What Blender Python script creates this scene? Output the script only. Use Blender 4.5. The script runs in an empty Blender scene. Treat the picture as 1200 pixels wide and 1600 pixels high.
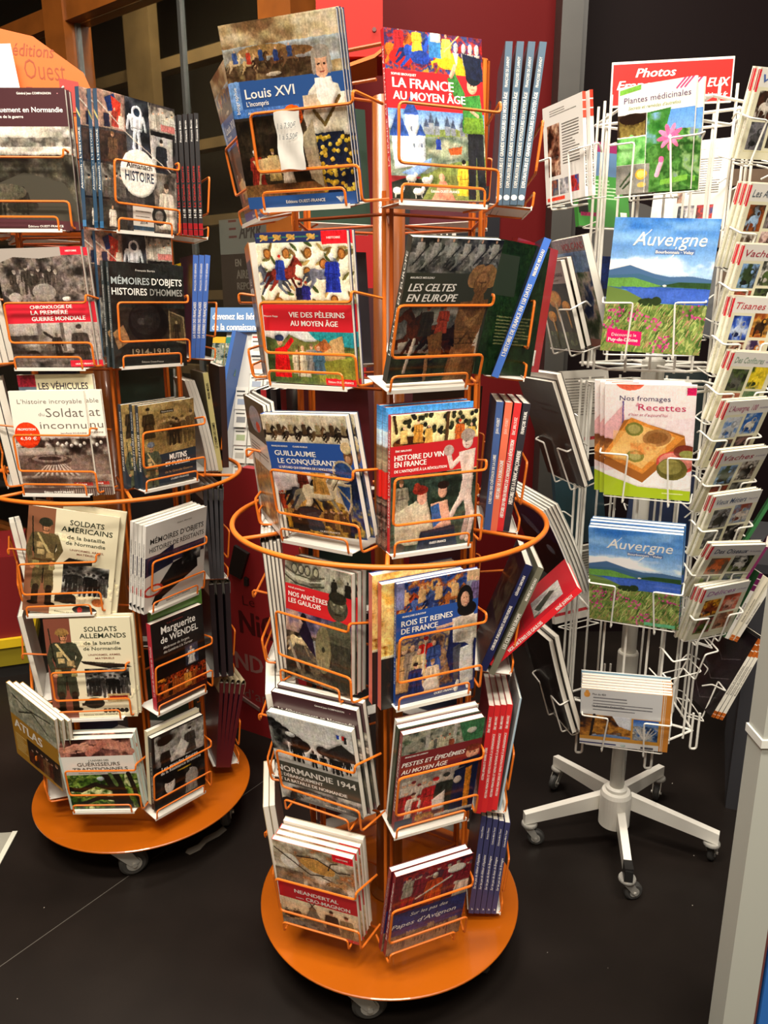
import bpy, math, random
import numpy as np
from mathutils import Matrix, Vector
random.seed(4)
SC = bpy.context.scene
COL = SC.collection
R = math.radians

# ------------------------------------------------------------------ camera
cam = bpy.data.objects.new('camera', bpy.data.cameras.new('camera'))
COL.objects.link(cam)
cam.data.sensor_fit = 'VERTICAL'; cam.data.sensor_height = 24.0
cam.data.lens = 1204.1/1600*24.0
cam.data.clip_start = 0.02
cam.matrix_world = Matrix.Translation((0, 0, 1.4439)) @ Matrix.Rotation(math.pi/2-.2637, 4, 'X') @ Matrix.Rotation(-.0025, 4, 'Z')
SC.camera = cam

# ------------------------------------------------------------------ world and lamps
w = bpy.data.worlds.new('night'); SC.world = w; w.use_nodes = True
w.node_tree.nodes['Background'].inputs[0].default_value = (.05, .045, .04, 1)
w.node_tree.nodes['Background'].inputs[1].default_value = .15

def lamp(x, y, z, sx, sy, p, col=(1, .915, .79)):
    l = bpy.data.lights.new('ceiling_light', 'AREA'); l.shape = 'RECTANGLE'
    l.size = sx; l.size_y = sy; l.energy = p; l.color = col
    o = bpy.data.objects.new('ceiling_light', l); COL.objects.link(o); o.location = (x, y, z)
    return o
LAMPS = [(-.9, .3, 1.2, .3, 68), (.9, .3, 1.2, .3, 68), (0, -1.0, 1.8, .5, 75), (-1.0, 2.1, .9, .3, 36), (.35, 2.3, .9, .3, 36)]
for x, y, sx, sy, p in LAMPS: lamp(x, y, 3.72, sx, sy, p)

SC.view_settings.view_transform = 'Standard'; SC.view_settings.look = 'None'
SC.view_settings.gamma = 1; SC.view_settings.use_curve_mapping = False
SC.view_settings.exposure = .82

# ------------------------------------------------------------------ helpers
def lin(c):
    if isinstance(c, str):
        c = c.lstrip('#'); c = [int(c[i:i+2], 16)/255 for i in (0, 2, 4)]
    return tuple(x/12.92 if x <= .04045 else ((x+.055)/1.055)**2.4 for x in c)
def srgb(c):
    c = c.lstrip('#'); c = ''.join(x*2 for x in c) if len(c) == 3 else c; return np.array([int(c[i:i+2], 16)/255 for i in (0, 2, 4)])
_M = {}
def mat(c, rough=.5, metal=0.0, coat=0.0, noise=0.0, scale=30, spec=.5, bump=0.0):
    k = (c, rough, metal, coat, noise, scale, spec, bump)
    if k in _M: return _M[k]
    m = bpy.data.materials.new('paint_'+str(c).lstrip('#')); m.use_nodes = True
    nt = m.node_tree; b = nt.nodes['Principled BSDF']
    b.inputs['Base Color'].default_value = (*lin(c), 1)
    b.inputs['Roughness'].default_value = rough; b.inputs['Metallic'].default_value = metal
    b.inputs['Coat Weight'].default_value = coat; b.inputs['Specular IOR Level'].default_value = spec
    if noise or bump:
        tc = nt.nodes.new('ShaderNodeTexCoord'); n = nt.nodes.new('ShaderNodeTexNoise')
        n.inputs['Scale'].default_value = scale; n.inputs['Detail'].default_value = 5
        nt.links.new(tc.outputs['Object'], n.inputs['Vector'])
        if noise:
            hv = nt.nodes.new('ShaderNodeHueSaturation'); hv.inputs['Color'].default_value = (*lin(c), 1)
            mr = nt.nodes.new('ShaderNodeMapRange')
            mr.inputs['To Min'].default_value = 1-noise; mr.inputs['To Max'].default_value = 1+noise
            mr.inputs['From Min'].default_value = .3; mr.inputs['From Max'].default_value = .7
            nt.links.new(n.outputs['Fac'], mr.inputs['Value']); nt.links.new(mr.outputs[0], hv.inputs['Value'])
            nt.links.new(hv.outputs[0], b.inputs['Base Color'])
        if bump:
            bp = nt.nodes.new('ShaderNodeBump'); bp.inputs['Strength'].default_value = bump; bp.inputs['Distance'].default_value = .002
            nt.links.new(n.outputs['Fac'], bp.inputs['Height']); nt.links.new(bp.outputs[0], b.inputs['Normal'])
    _M[k] = m; return m
def paper_mat():
    m = bpy.data.materials.new('page_edges'); m.use_nodes = True; nt = m.node_tree; b = nt.nodes['Principled BSDF']
    tc = nt.nodes.new('ShaderNodeTexCoord'); wv = nt.nodes.new('ShaderNodeTexWave'); cr = nt.nodes.new('ShaderNodeValToRGB')
    wv.bands_direction = 'Y'; wv.inputs['Scale'].default_value = 260; wv.inputs['Distortion'].default_value = 1.5; wv.inputs['Detail'].default_value = 2
    cr.color_ramp.elements[0].color = (*lin('#c9c2b2'), 1); cr.color_ramp.elements[1].color = (*lin('#f1ece0'), 1)
    nt.links.new(tc.outputs['Object'], wv.inputs['Vector']); nt.links.new(wv.outputs['Fac'], cr.inputs[0])
    nt.links.new(cr.outputs[0], b.inputs['Base Color']); b.inputs['Roughness'].default_value = .8
    return m
PAPER = paper_mat()

def mesh(name, V, F, mats, mi=None, uv=None, smooth=False):
    me = bpy.data.meshes.new(name); me.from_pydata([tuple(v) for v in V], [], F)
    for m in (mats if isinstance(mats, (list, tuple)) else [mats]): me.materials.append(m)
    if mi is not None: me.polygons.foreach_set('material_index', mi)
    if smooth: me.polygons.foreach_set('use_smooth', [True]*len(F))
    if uv is not None:
        l = me.uv_layers.new(name='UVMap')
        for p in me.polygons:
            for li, vi in zip(p.loop_indices, p.vertices): l.data[li].uv = uv.get((p.index, vi), (0, 0)) if isinstance(uv, dict) else uv[vi]
    return me
def ob(name, me, parent=None, M=None):
    o = bpy.data.objects.new(name, me); COL.objects.link(o)
    if M is not None: o.matrix_local = M
    if parent: o.parent = parent
    return o
def tag(o, label, cat, group=None, kind=None):
    if label: o['label'] = label
    if cat: o['category'] = cat
    if group: o['group'] = group
    if kind: o['kind'] = kind
    return o
def thing(name, label, cat, M, group=None):
    return tag(ob(name, None, None, M), label, cat, group)
class MB:
    def __init__(s): s.V = []; s.F = []; s.I = []
    def add(s, V, F, i=0, M=None):
        n = len(s.V); s.V += [tuple((M @ Vector(v)) if M else v) for v in V]; s.F += [tuple(n+k for k in f) for f in F]; s.I += [i]*len(F)
        return s
    def box(s, x0, x1, y0, y1, z0, z1, i=0, M=None):
        V = [(x, y, z) for z in (z0, z1) for y in (y0, y1) for x in (x0, x1)]
        return s.add(V, [(0, 2, 3, 1), (4, 5, 7, 6), (0, 1, 5, 4), (2, 6, 7, 3), (0, 4, 6, 2), (1, 3, 7, 5)], i, M)
    def tube(s, P, r, n=6, i=0, closed=False, M=None, cap=True):
        P = [Vector(p) for p in P]; N = len(P); V = []; F = []; up = None
        for k, p in enumerate(P):
            if closed: t = (P[(k+1) % N]-P[k-1]).normalized()
            else: t = (P[min(k+1, N-1)]-P[max(k-1, 0)]).normalized()
            if up is None:
                a = Vector((0, 0, 1)) if abs(t.z) < .9 else Vector((1, 0, 0)); up = t.cross(a).normalized()
            up = (up-t*up.dot(t)).normalized(); b = t.cross(up)
            for j in range(n):
                an = 2*math.pi*j/n; V.append(p+(up*math.cos(an)+b*math.sin(an))*r)
        for k in range(N if closed else N-1):
            a = k*n; c = ((k+1) % N)*n
            for j in range(n): F.append((a+j, a+(j+1) % n, c+(j+1) % n, c+j))
        if cap and not closed: F.append(tuple(range(n))[::-1]); F.append(tuple((N-1)*n+j for j in range(n)))
        return s.add(V, F, i, M)
    def lathe(s, prof, n=32, i=0, M=None):
        V = []; F = []
        for r, z in prof:
            for j in range(n): V.append((r*math.cos(2*math.pi*j/n), r*math.sin(2*math.pi*j/n), z))
        for k in range(len(prof)-1):
            for j in range(n): F.append((k*n+j, k*n+(j+1) % n, (k+1)*n+(j+1) % n, (k+1)*n+j))
        if prof[0][0] > 0: F.append(tuple(range(n))[::-1])
        if prof[-1][0] > 0: F.append(tuple((len(prof)-1)*n+j for j in range(n)))
        return s.add(V, F, i, M)
    def prism(s, P, y0, y1, i=0, M=None):      # polygon in x,z extruded along y
        n = len(P); V = [(x, y0, z) for x, z in P]+[(x, y1, z) for x, z in P]
        F = [tuple(range(n)), tuple(range(2*n-1, n-1, -1))]+[(k, n+k, n+(k+1) % n, (k+1) % n) for k in range(n)]
        return s.add(V, F, i, M)
    def me(s, name, mats, smooth=False): return mesh(name, s.V, s.F, mats, s.I, None, smooth)
def fillet(P, r=.008, n=3):
    P = [Vector(p) for p in P]; out = [P[0]]
    for a, b, c in zip(P, P[1:], P[2:]):
        d1 = (a-b); d2 = (c-b); q = min(r, d1.length*.45, d2.length*.45)
        p1 = b+d1.normalized()*q; p2 = b+d2.normalized()*q
        for k in range(n+1):
            t = k/n; out.append((1-t)**2*p1+2*t*(1-t)*b+t*t*p2)
    return out+[P[-1]]
def pose(x, y, z, yaw, lean=0, roll=0):
    return Matrix.Translation((x, y, z)) @ Matrix.Rotation(yaw, 4, 'Z') @ Matrix.Rotation(-lean, 4, 'X') @ Matrix.Rotation(roll, 4, 'Y')

# ------------------------------------------------------------------ lettering (font curves turned into flat meshes)
_T = {}; _TP = []
def want(t, st):
    if (t, st) in _T: return
    c = bpy.data.curves.new('t', 'FONT'); c.body = t; c.size = 1; c.resolution_u = 2; c.fill_mode = 'FRONT'
    c.offset = {'b': .006, 'i': .006, 'r': 0, 'l': -.008, 's': .012, 'c': .004}[st]
    if st in 'ic': c.shear = .25
    o = bpy.data.objects.new('t', c); COL.objects.link(o); _T[(t, st)] = None; _TP.append((t, st, o))
def make_texts():
    bpy.context.view_layer.update(); dg = bpy.context.evaluated_depsgraph_get()
    for t, st, o in _TP:
        m = bpy.data.meshes.new_from_object(o.evaluated_get(dg)); V = np.array([v.co[:2] for v in m.vertices]) if m.vertices else np.zeros((1, 2))
        F = [tuple(p.vertices) for p in m.polygons]
        V[:, 0] -= V[:, 0].min(); _T[(t, st)] = (V, F); bpy.data.meshes.remove(m)
        c = o.data; bpy.data.objects.remove(o); bpy.data.curves.remove(c)
    _TP.clear()
def put_text(mb, mats, t, st, col, x, z, h, wd=None, rot=0, y=-.0004, al='l'):
    V, F = _T[(t, st)]; s = h/.72; W = V[:, 0].max()*s or 1; sx = s*(wd/W if wd else 1); W = wd or W
    dx = {'l': 0, 'c': -W/2, 'r': -W}[al]; c, sn = math.cos(R(rot)), math.sin(R(rot))
    X = V[:, 0]*sx+dx; Z = V[:, 1]*s
    if col not in mats: mats.append(col)
    for e in ((-.022*s, .022*s) if st in 'bi' else (0,)): mb.add([(x+(a+e)*c-b*sn, y-e*.002, z+(a+e)*sn+b*c) for a, b in zip(X, Z)], F, mats.index(col))
def lettering(items, parent, W, H, name='lettering', y=-.0004, mirror=None):
    mb = MB(); cols = []
    for it in items:
        t, u, v, h, wd, col = it[:6]; st = it[6] if len(it) > 6 else 'b'; rot = it[7] if len(it) > 7 else 0; al = it[8] if len(it) > 8 else 'l'
        put_text(mb, cols, t, st, col, (u-.5)*W, (1-v)*H, h*H, wd*(H if rot else W) if wd else None, rot, y, al)
    o = ob(name, mb.me(name, [mat(c, .4) for c in cols]), parent); o['kind'] = 'stuff'; return o

# ------------------------------------------------------------------ painter for the printed covers
def tone(c, f):
    return '#%02x%02x%02x' % tuple(int(min(255, max(0, x*255*f))) for x in srgb(c))
class Art:
    def __init__(s, H_W=1.45, bg='#ffffff', w=300):
        s.w = w; s.h = int(w*H_W); s.k = H_W; s.gr = .5; s.fl = {bg}; s.p = np.empty((s.h, s.w, 3)); s.p[:] = srgb(bg)
    def _g(s, u0, v0, u1, v1):
        x0, x1 = max(0, int(u0*s.w)), min(s.w, int(math.ceil(u1*s.w))); y0, y1 = max(0, int(v0*s.h)), min(s.h, int(math.ceil(v1*s.h)))
        if x1 <= x0 or y1 <= y0: return None
        return (slice(y0, y1), slice(x0, x1)), (np.arange(x0, x1)[None, :]+.5)/s.w, (np.arange(y0, y1)[:, None]+.5)/s.h
    def rect(s, u0, v0, u1, v1, c):
        g = s._g(u0, v0, u1, v1)
        if g: s.p[g[0]] = srgb(c)
        if (u1-u0)*(v1-v0) > .05: s.fl.add(c)
        return s
    def poly(s, P, c):
        u = [p[0] for p in P]; v = [p[1] for p in P]; g = s._g(min(u), min(v), max(u), max(v))
        if not g: return s
        if max(u)-min(u) > .94: s.fl.add(c)
        sl, U, V = g; m = np.zeros((V.shape[0], U.shape[1]), bool)
        for (x0, y0), (x1, y1) in zip(P, P[1:]+P[:1]):
            if y0 == y1: continue
            m ^= ((V < y0) != (V < y1)) & (U < (x1-x0)*(V-y0)/(y1-y0)+x0)
        s.p[sl][m] = srgb(c); return s
    def ell(s, u, v, a, b, c, rot=0):
        q = max(a, b*s.k)*1.02; g = s._g(u-q, v-q/s.k, u+q, v+q/s.k)
        if not g: return s
        sl, U, V = g; X = U-u; Y = (V-v)*s.k; cr, sr = math.cos(R(rot)), math.sin(R(rot))
        m = ((X*cr+Y*sr)/a)**2+((Y*cr-X*sr)/(b*s.k))**2 < 1
        s.p[sl][m] = srgb(c); return s
    def line(s, P, wd, c):
        for (x0, y0), (x1, y1) in zip(P, P[1:]):
            g = s._g(min(x0, x1)-wd, min(y0, y1)-wd, max(x0, x1)+wd, max(y0, y1)+wd)
            if not g: continue
            sl, U, V = g; dx, dy = x1-x0, (y1-y0)*s.k; L = dx*dx+dy*dy+1e-9
            t = np.clip(((U-x0)*dx+(V-y0)*s.k*dy)/L, 0, 1)
            s.p[sl][(U-x0-t*dx)**2+((V-y0)*s.k-t*dy)**2 < (wd/2)**2] = srgb(c)
        return s
    def mot(s, u0, v0, u1, v1, pal, sc=8, seed=1, st=1.0, rough=.55, a=1.0):
        g = s._g(u0, v0, u1, v1)
        if not g: return s
        sl, U, V = g; rs = np.random.RandomState(seed); n = 0; amp = 1; tot = 0
        for o in range(4):
            f = sc*2**o; G = rs.rand(int(f*1.6*s.k)+3, int(f*st)+3); X = U*f*st/1.0; Y = V*f*s.k
            X = np.minimum(X, G.shape[1]-2.01); Y = np.minimum(Y, G.shape[0]-2.01)
            xi = X.astype(int); yi = Y.astype(int); fx = X-xi; fy = Y-yi; fx = fx*fx*(3-2*fx); fy = fy*fy*(3-2*fy)
            n = n+amp*((G[yi, xi]*(1-fx)+G[yi, xi+1]*fx)*(1-fy)+(G[yi+1, xi]*(1-fx)+G[yi+1, xi+1]*fx)*fy); tot += amp; amp *= rough
        n = np.clip((n/tot-.5)*2.3+.5, 0, .9999)*(len(pal)-1); P = np.array([srgb(c) for c in pal]); i = n.astype(int); f = (n-i)[..., None]
        s.p[sl] = (P[i]*(1-f)+P[i+1]*f)*a+s.p[sl]*(1-a); return s
    def grad(s, u0, v0, u1, v1, c0, c1):
        g = s._g(u0, v0, u1, v1)
        if g:
            sl, U, V = g; t = ((V-v0)/(v1-v0))[..., None]; s.p[sl] = srgb(c0)*(1-t)+srgb(c1)*t
        return s
    def cloud(s, u0, v0, u1, v1, c, sc=4, seed=1, th=.5, st=.5):      # soft patches that fade out at the top and bottom
        b = s.p.copy(); s.mot(u0, v0, u1, v1, ['#000000', '#ffffff'], sc, seed, st); g = s._g(u0, v0, u1, v1)
        if g:
            sl, U, V = g; m = np.clip((s.p[sl][..., 0]-th)*2.5, 0, 1)*np.clip(np.sin(np.pi*(V-v0)/(v1-v0))*1.6, 0, 1); s.p[:] = b; s.p[sl] = b[sl]*(1-m[..., None])+srgb(c)*m[..., None]
        return s
    def fig(s, u, v, h, c, skin='#d8a98a', hair=None, robe=True, w=.34, leg=None):   # a standing figure, feet at (u,v), height h in v
        k = s.k; r = h*.075
        if robe: s.poly([(u-w*h*.42*k, v-h*.8), (u+w*h*.42*k, v-h*.8), (u+w*h*.75*k, v), (u-w*h*.75*k, v)], c)
        else:
            for d in (-1, 1): s.line([(u+d*h*.05*k, v-h*.5), (u+d*h*.1*k, v)], h*.11*k, leg or c)
            s.poly([(u-w*h*.5*k, v-h*.8), (u+w*h*.5*k, v-h*.8), (u+w*h*.36*k, v-h*.42), (u-w*h*.36*k, v-h*.42)], c)
        if h > .13:
            for i_, f_ in enumerate((.72, 1.22, .8, 1.15)): x_ = (-.3+.2*i_)*w*h*k; s.line([(u+x_*.8, v-h*.72), (u+x_*(1.9 if robe else 1), v-h*(.06 if robe else .45))], h*.028*k, tone(c, f_))
            s.line([(u-w*h*.42*k, v-h*.48), (u+w*h*.42*k, v-h*.48)], h*.022*k, tone(c, .6))
        s.line([(u-w*h*.5*k, v-h*.75), (u-w*h*.62*k, v-h*.45)], h*.075*k, c); s.line([(u+w*h*.5*k, v-h*.75), (u+w*h*.62*k, v-h*.45)], h*.075*k, c)
        s.ell(u, v-h*.9, r*.85*k, r*1.15, skin)
        if h > .13:
            for e_ in (-.3, .35): s.ell(u+e_*r*k, v-h*.905, r*.13*k, r*.1, '#241a16')
            s.line([(u-r*.2*k, v-h*.872), (u+r*.25*k, v-h*.872)], r*.14*k, tone(skin, .6))
        if hair: s.ell(u, v-h*.96, r*1.0*k, r*.75, hair)
        return s
    def horse(s, u, v, h, c, d=1, rider=None):      # a galloping horse, hooves at v, height h
        q = h*s.k
        def pg(P, col): s.poly([(u+d*x*q*.82, v-h*y*.95) for x, y in P], col)
        dk, lt = tone(c, .62), tone(c, 1.25)
        pg([(-.5, .38), (-.66, .3), (-.88, .1), (-.94, .16), (-.76, .36), (-.58, .56)], dk); pg([(.3, .44), (.36, .36), (.5, .12), (.58, .02), (.48, .02), (.42, .12), (.2, .42)], dk)
        pg([(-.54, .64), (-.78, .58), (-.94, .34), (-.9, .3), (-.76, .46), (-.56, .52)], dk)
        pg([(-.58, .58), (-.52, .7), (-.36, .73), (-.1, .67), (.12, .73), (.26, .86), (.4, 1.02), (.44, 1.12), (.48, 1.04), (.56, 1.0), (.74, .83), (.72, .76), (.64, .77), (.55, .83), (.47, .78), (.44, .58), (.36, .44), (.1, .38), (-.16, .38), (-.34, .44), (-.5, .4)], c)
        pg([(.4, .56), (.52, .44), (.7, .4), (.66, .2), (.59, .2), (.61, .34), (.36, .38)], c); pg([(-.58, .56), (-.3, .5), (-.3, .34), (-.46, .18), (-.68, .02), (-.76, .06), (-.56, .24), (-.5, .36)], c)
        pg([(-.3, .7), (0, .66), (.12, .7), (.1, .62), (-.3, .62)], lt); pg([(.2, .8), (.4, 1.0), (.44, .95), (.3, .74)], dk); pg([(-.2, .42), (.2, .42), (.1, .38), (-.14, .38)], dk)
        if rider: s.fig(u, v-h*.5, h*.72, rider, w=.36)
        return s
    def crowd(s, u0, u1, v, h, n, pal, seed=1, skin='#d2a68a', robe=True, dv=.02):
        r = random.Random(seed)
        for i in range(n):
            s.fig(u0+(u1-u0)*(i+.5)/n+r.uniform(-.01, .01), v+r.uniform(-dv, dv), h*r.uniform(.85, 1.1), r.choice(pal), skin, r.choice(pal), robe)
        return s
    def tree(s, u, v, h, c, tr='#3a2a1c', seed=0):
        r = random.Random(seed); s.line([(u, v), (u, v-h*.5)], h*.08, tr)
        for i in range(14): s.ell(u+r.uniform(-.3, .3)*h*s.k, v-h*r.uniform(.4, 1), h*.16*s.k, h*.11, c[i % len(c)])
        return s
    def lines(s, u0, v0, u1, v1, n, c='#8a8580', seed=0, th=.3):   # unreadable small print
        r = random.Random(seed); d = (v1-v0)/n
        for i in range(n): s.rect(u0, v0+i*d, u1-r.random()**3*.5*(u1-u0), v0+i*d+d*th, c)
        return s
    def finish(s, seed=1):      # picture grain, uneven edges and painted-in relief light and shade; flat bands left clean
        if s.w < 100: return
        p = np.round(s.p*255).astype(np.int64); key = p[..., 0]*65536+p[..., 1]*256+p[..., 2]
        fk = [int(x[0])*65536+int(x[1])*256+int(x[2]) for x in (np.round(srgb(c)*255) for c in s.fl)]; flat = np.isin(key, fk); g_ = s.gr
        rs = np.random.RandomState(seed)
        def nz(f, g=None):
            g = g or f; G = rs.rand(int(g*s.k)+3, int(f)+3); X = (np.arange(s.w)+.5)/s.w*f; Y = (np.arange(s.h)+.5)/s.h*g*s.k
            xi = X.astype(int); yi = Y.astype(int); fx = (X-xi)[None, :]; fy = (Y-yi)[:, None]; fx = fx*fx*(3-2*fx); fy = fy*fy*(3-2*fy)
            a = G[yi][:, xi]; b = G[yi][:, xi+1]; c = G[yi+1][:, xi]; d = G[yi+1][:, xi+1]
            return (a*(1-fx)+b*fx)*(1-fy)+(c*(1-fx)+d*fx)*fy-.5
        def box(A, r):
            for ax in (0, 1):
                P_ = np.pad(A, [(r+1, r) if i == ax else (0, 0) for i in (0, 1)], mode='edge').cumsum(ax)
                A = (np.take(P_, range(2*r+1, P_.shape[ax]), ax)-np.take(P_, range(0, P_.shape[ax]-2*r-1), ax))/(2*r+1)
            return A
        def sh(A, d): return np.roll(np.roll(A, d, 0), d, 1)
        dx = (nz(26)*3.5+nz(60)*3)*g_; dy = (nz(26)*3.5+nz(60)*3)*g_
        yy, xx = np.mgrid[0:s.h, 0:s.w]; Y_, X_ = np.clip((yy+dy).astype(int), 0, s.h-1), np.clip((xx+dx).astype(int), 0, s.w-1)
        q = np.where(flat[Y_, X_][..., None], s.p, s.p[Y_, X_])
        L = np.where(flat, .45, q.mean(-1)); B = box(box(L, 3), 3); em = sh(B, 3)-sh(B, -3)
        am = (1.1-.85*q.mean(-1))*.8
        t = 1+g_*(am*(nz(14)*.3+nz(34)*.45+nz(75)*.75+nz(150)*.8+nz(90, 14)*.6+nz(14, 70)*.2)+np.clip(1.0*(box(box(L, 6), 5)-L), -.4, .3)-np.clip(1.0*em, -.35, .35))
        q = q*t[..., None]*(1+1.3*g_*am[..., None]*np.stack([nz(22)*.2, nz(22)*.1, nz(22)*.22], -1))
        q = (q-.46)*1.16+.47; s.p = np.where(flat[..., None], s.p, np.clip(q, .02, 1))
    def mat(s, name, rough=.3, coat=.25):
        s.finish(len(name)*7+sum(map(ord, name)))
        im = bpy.data.images.new(name, s.w, s.h); a = np.ones((s.h, s.w, 4), np.float32); a[..., :3] = np.clip(s.p[::-1], 0, 1)
        im.pixels.foreach_set(a.ravel()); im.update(); im.pack()
        m = bpy.data.materials.new(name); m.use_nodes = True; nt = m.node_tree; b = nt.nodes['Principled BSDF']
        t = nt.nodes.new('ShaderNodeTexImage'); t.image = im; t.extension = 'EXTEND'
        nt.links.new(t.outputs[0], b.inputs['Base Color']); b.inputs['Roughness'].default_value = rough; b.inputs['Coat Weight'].default_value = coat
        b.inputs['Coat Roughness'].default_value = .12
        return m
# ------------------------------------------------------------------ the printed covers: (painter, lettering)
# lettering: text, u, v of the baseline (from the top), cap height, width, colour, style, rotation, alignment
WH, BK = '#f6f3ec', '#141414'
SEPIA = ['#1e1a18', '#4a423d', '#857b72', '#b7aea2']; GREY = ['#151515', '#3c3c3c', '#777672', '#b5b4ae']
def c_louis(k):
    a = Art(k, '#2a2420'); a.mot(0, 0, 1, .4, ['#6b5138', '#a08a66', '#b9a98a', '#c8bda6', '#7d8288'], 5, 2, .5)
    a.mot(0, .12, 1, .24, ['#8b99a6', '#a9b3b8', '#6d5a46'], 4, 5, .4).ell(.35, .15, .22, .03, '#8a6b45').ell(.62, .17, .16, .025, '#6d4f33')
    a.mot(0, .21, .75, .32, ['#2b2018', '#5c4a35', '#3a2a1e', '#7d6a4a'], 7, 3)
    for i, (u, c, rc) in enumerate(((.1, '#c9b08a', '#3d4f7a'), (.22, '#caa878', '#a03a2a'), (.33, '#4a3526', '#2c3f6a'), (.46, '#5b3f2c', '#2a3a66'), (.58, '#6a4a30', '#303c5a'))): a.horse(u, .245+.01*(i % 2), .095, c, 1, rc)
    a.ell(.42, .27, .07, .01, '#c9b59c').mot(0, .5, 1, .93, ['#17130f', '#2d251c', '#3a3226', '#211b15'], 5, 8)
    a.fig(.14, .86, .2, '#7a2a22', hair='#ddd').fig(.3, .84, .18, '#b39a62', hair='#8a6a3a').fig(.42, .86, .17, '#cfc7b4').poly([(.1, .72), (.35, .7), (.4, .8), (.16, .8)], '#b9a478')
    a.line([(.16, .8), (.13, .9)], .02, '#c9b58a').rect(0, .86, 1, .935, '#6a4a30').mot(0, .86, 1, .935, ['#5a3c26', '#7d5a38', '#46301f'], 5, 4)
    a.poly([(0, .29), (1, .3), (1, .47), (0, .48)], '#2c5596').rect(0, .29, .1, .48, '#6f93c4').rect(0, .44, .6, .482, '#4a74b0')
    a.poly([(.62, .5), (.7, .38), (.8, .32), (.95, .36), (1, .5), (1, .62), (.66, .62)], '#d9d2c2').mot(.64, .4, 1, .62, ['#e5dfd2', '#cfc5b2', '#b4a78f'], 6, 9)
    a.poly([(.7, .6), (.95, .6), (1, .94), (.76, .94)], '#1d2436')
    r = random.Random(3)
    for i in range(70): a.ell(r.uniform(.7, 1), r.uniform(.62, .92), .018, .012, r.choice(['#c9a83a', '#e0c155', '#a98a2c']))
    a.poly([(.58, .62), (.7, .52), (.73, .9), (.62, .84)], '#a2937a').line([(.72, .48), (.8, .56), (.95, .42)], .025, '#5a4a2c')
    a.poly([(.76, .32), (.9, .32), (.92, .42), (.84, .5), (.76, .42)], '#e8e4da').ell(.83, .26, .068, .062, '#cf9e80').ell(.83, .19, .075, .035, '#8f857a').ell(.765, .25, .02, .055, '#8f857a').ell(.895, .25, .02, .055, '#8f857a')
    for u in (.806, .854): a.ell(u, .252, .011, .005, '#2a1d18')
    a.line([(.832, .255), (.838, .277)], .01, '#b07e62').line([(.815, .292), (.85, .292)], .008, '#8a4a40')
    a.rect(0, .93, 1, 1, '#2c5596').ell(.53, .5, .09, .062, '#e8641e')
    for t in range(-3, 4): a.line([(.86, .985), (.86+t*.012, .955)], .006, WH)
    return a, [('Louis XVI', .14, .385, .052, .44, WH, 's'), ('L’incompris', .14, .425, .026, .2, WH, 's'), ('Alexandre MARAL', .14, .468, .014, .2, WH, 's'), ('biographie', .07, .46, .024, .14, WH, 'r', 90),
        ('PROMOTION', .46, .487, .012, .14, '#3a160a', 'r'), ('8,50 €', .455, .523, .022, .15, '#3a160a', 'b'), ('Editions OUEST-FRANCE', .36, .975, .018, .36, WH, 's')]
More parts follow.
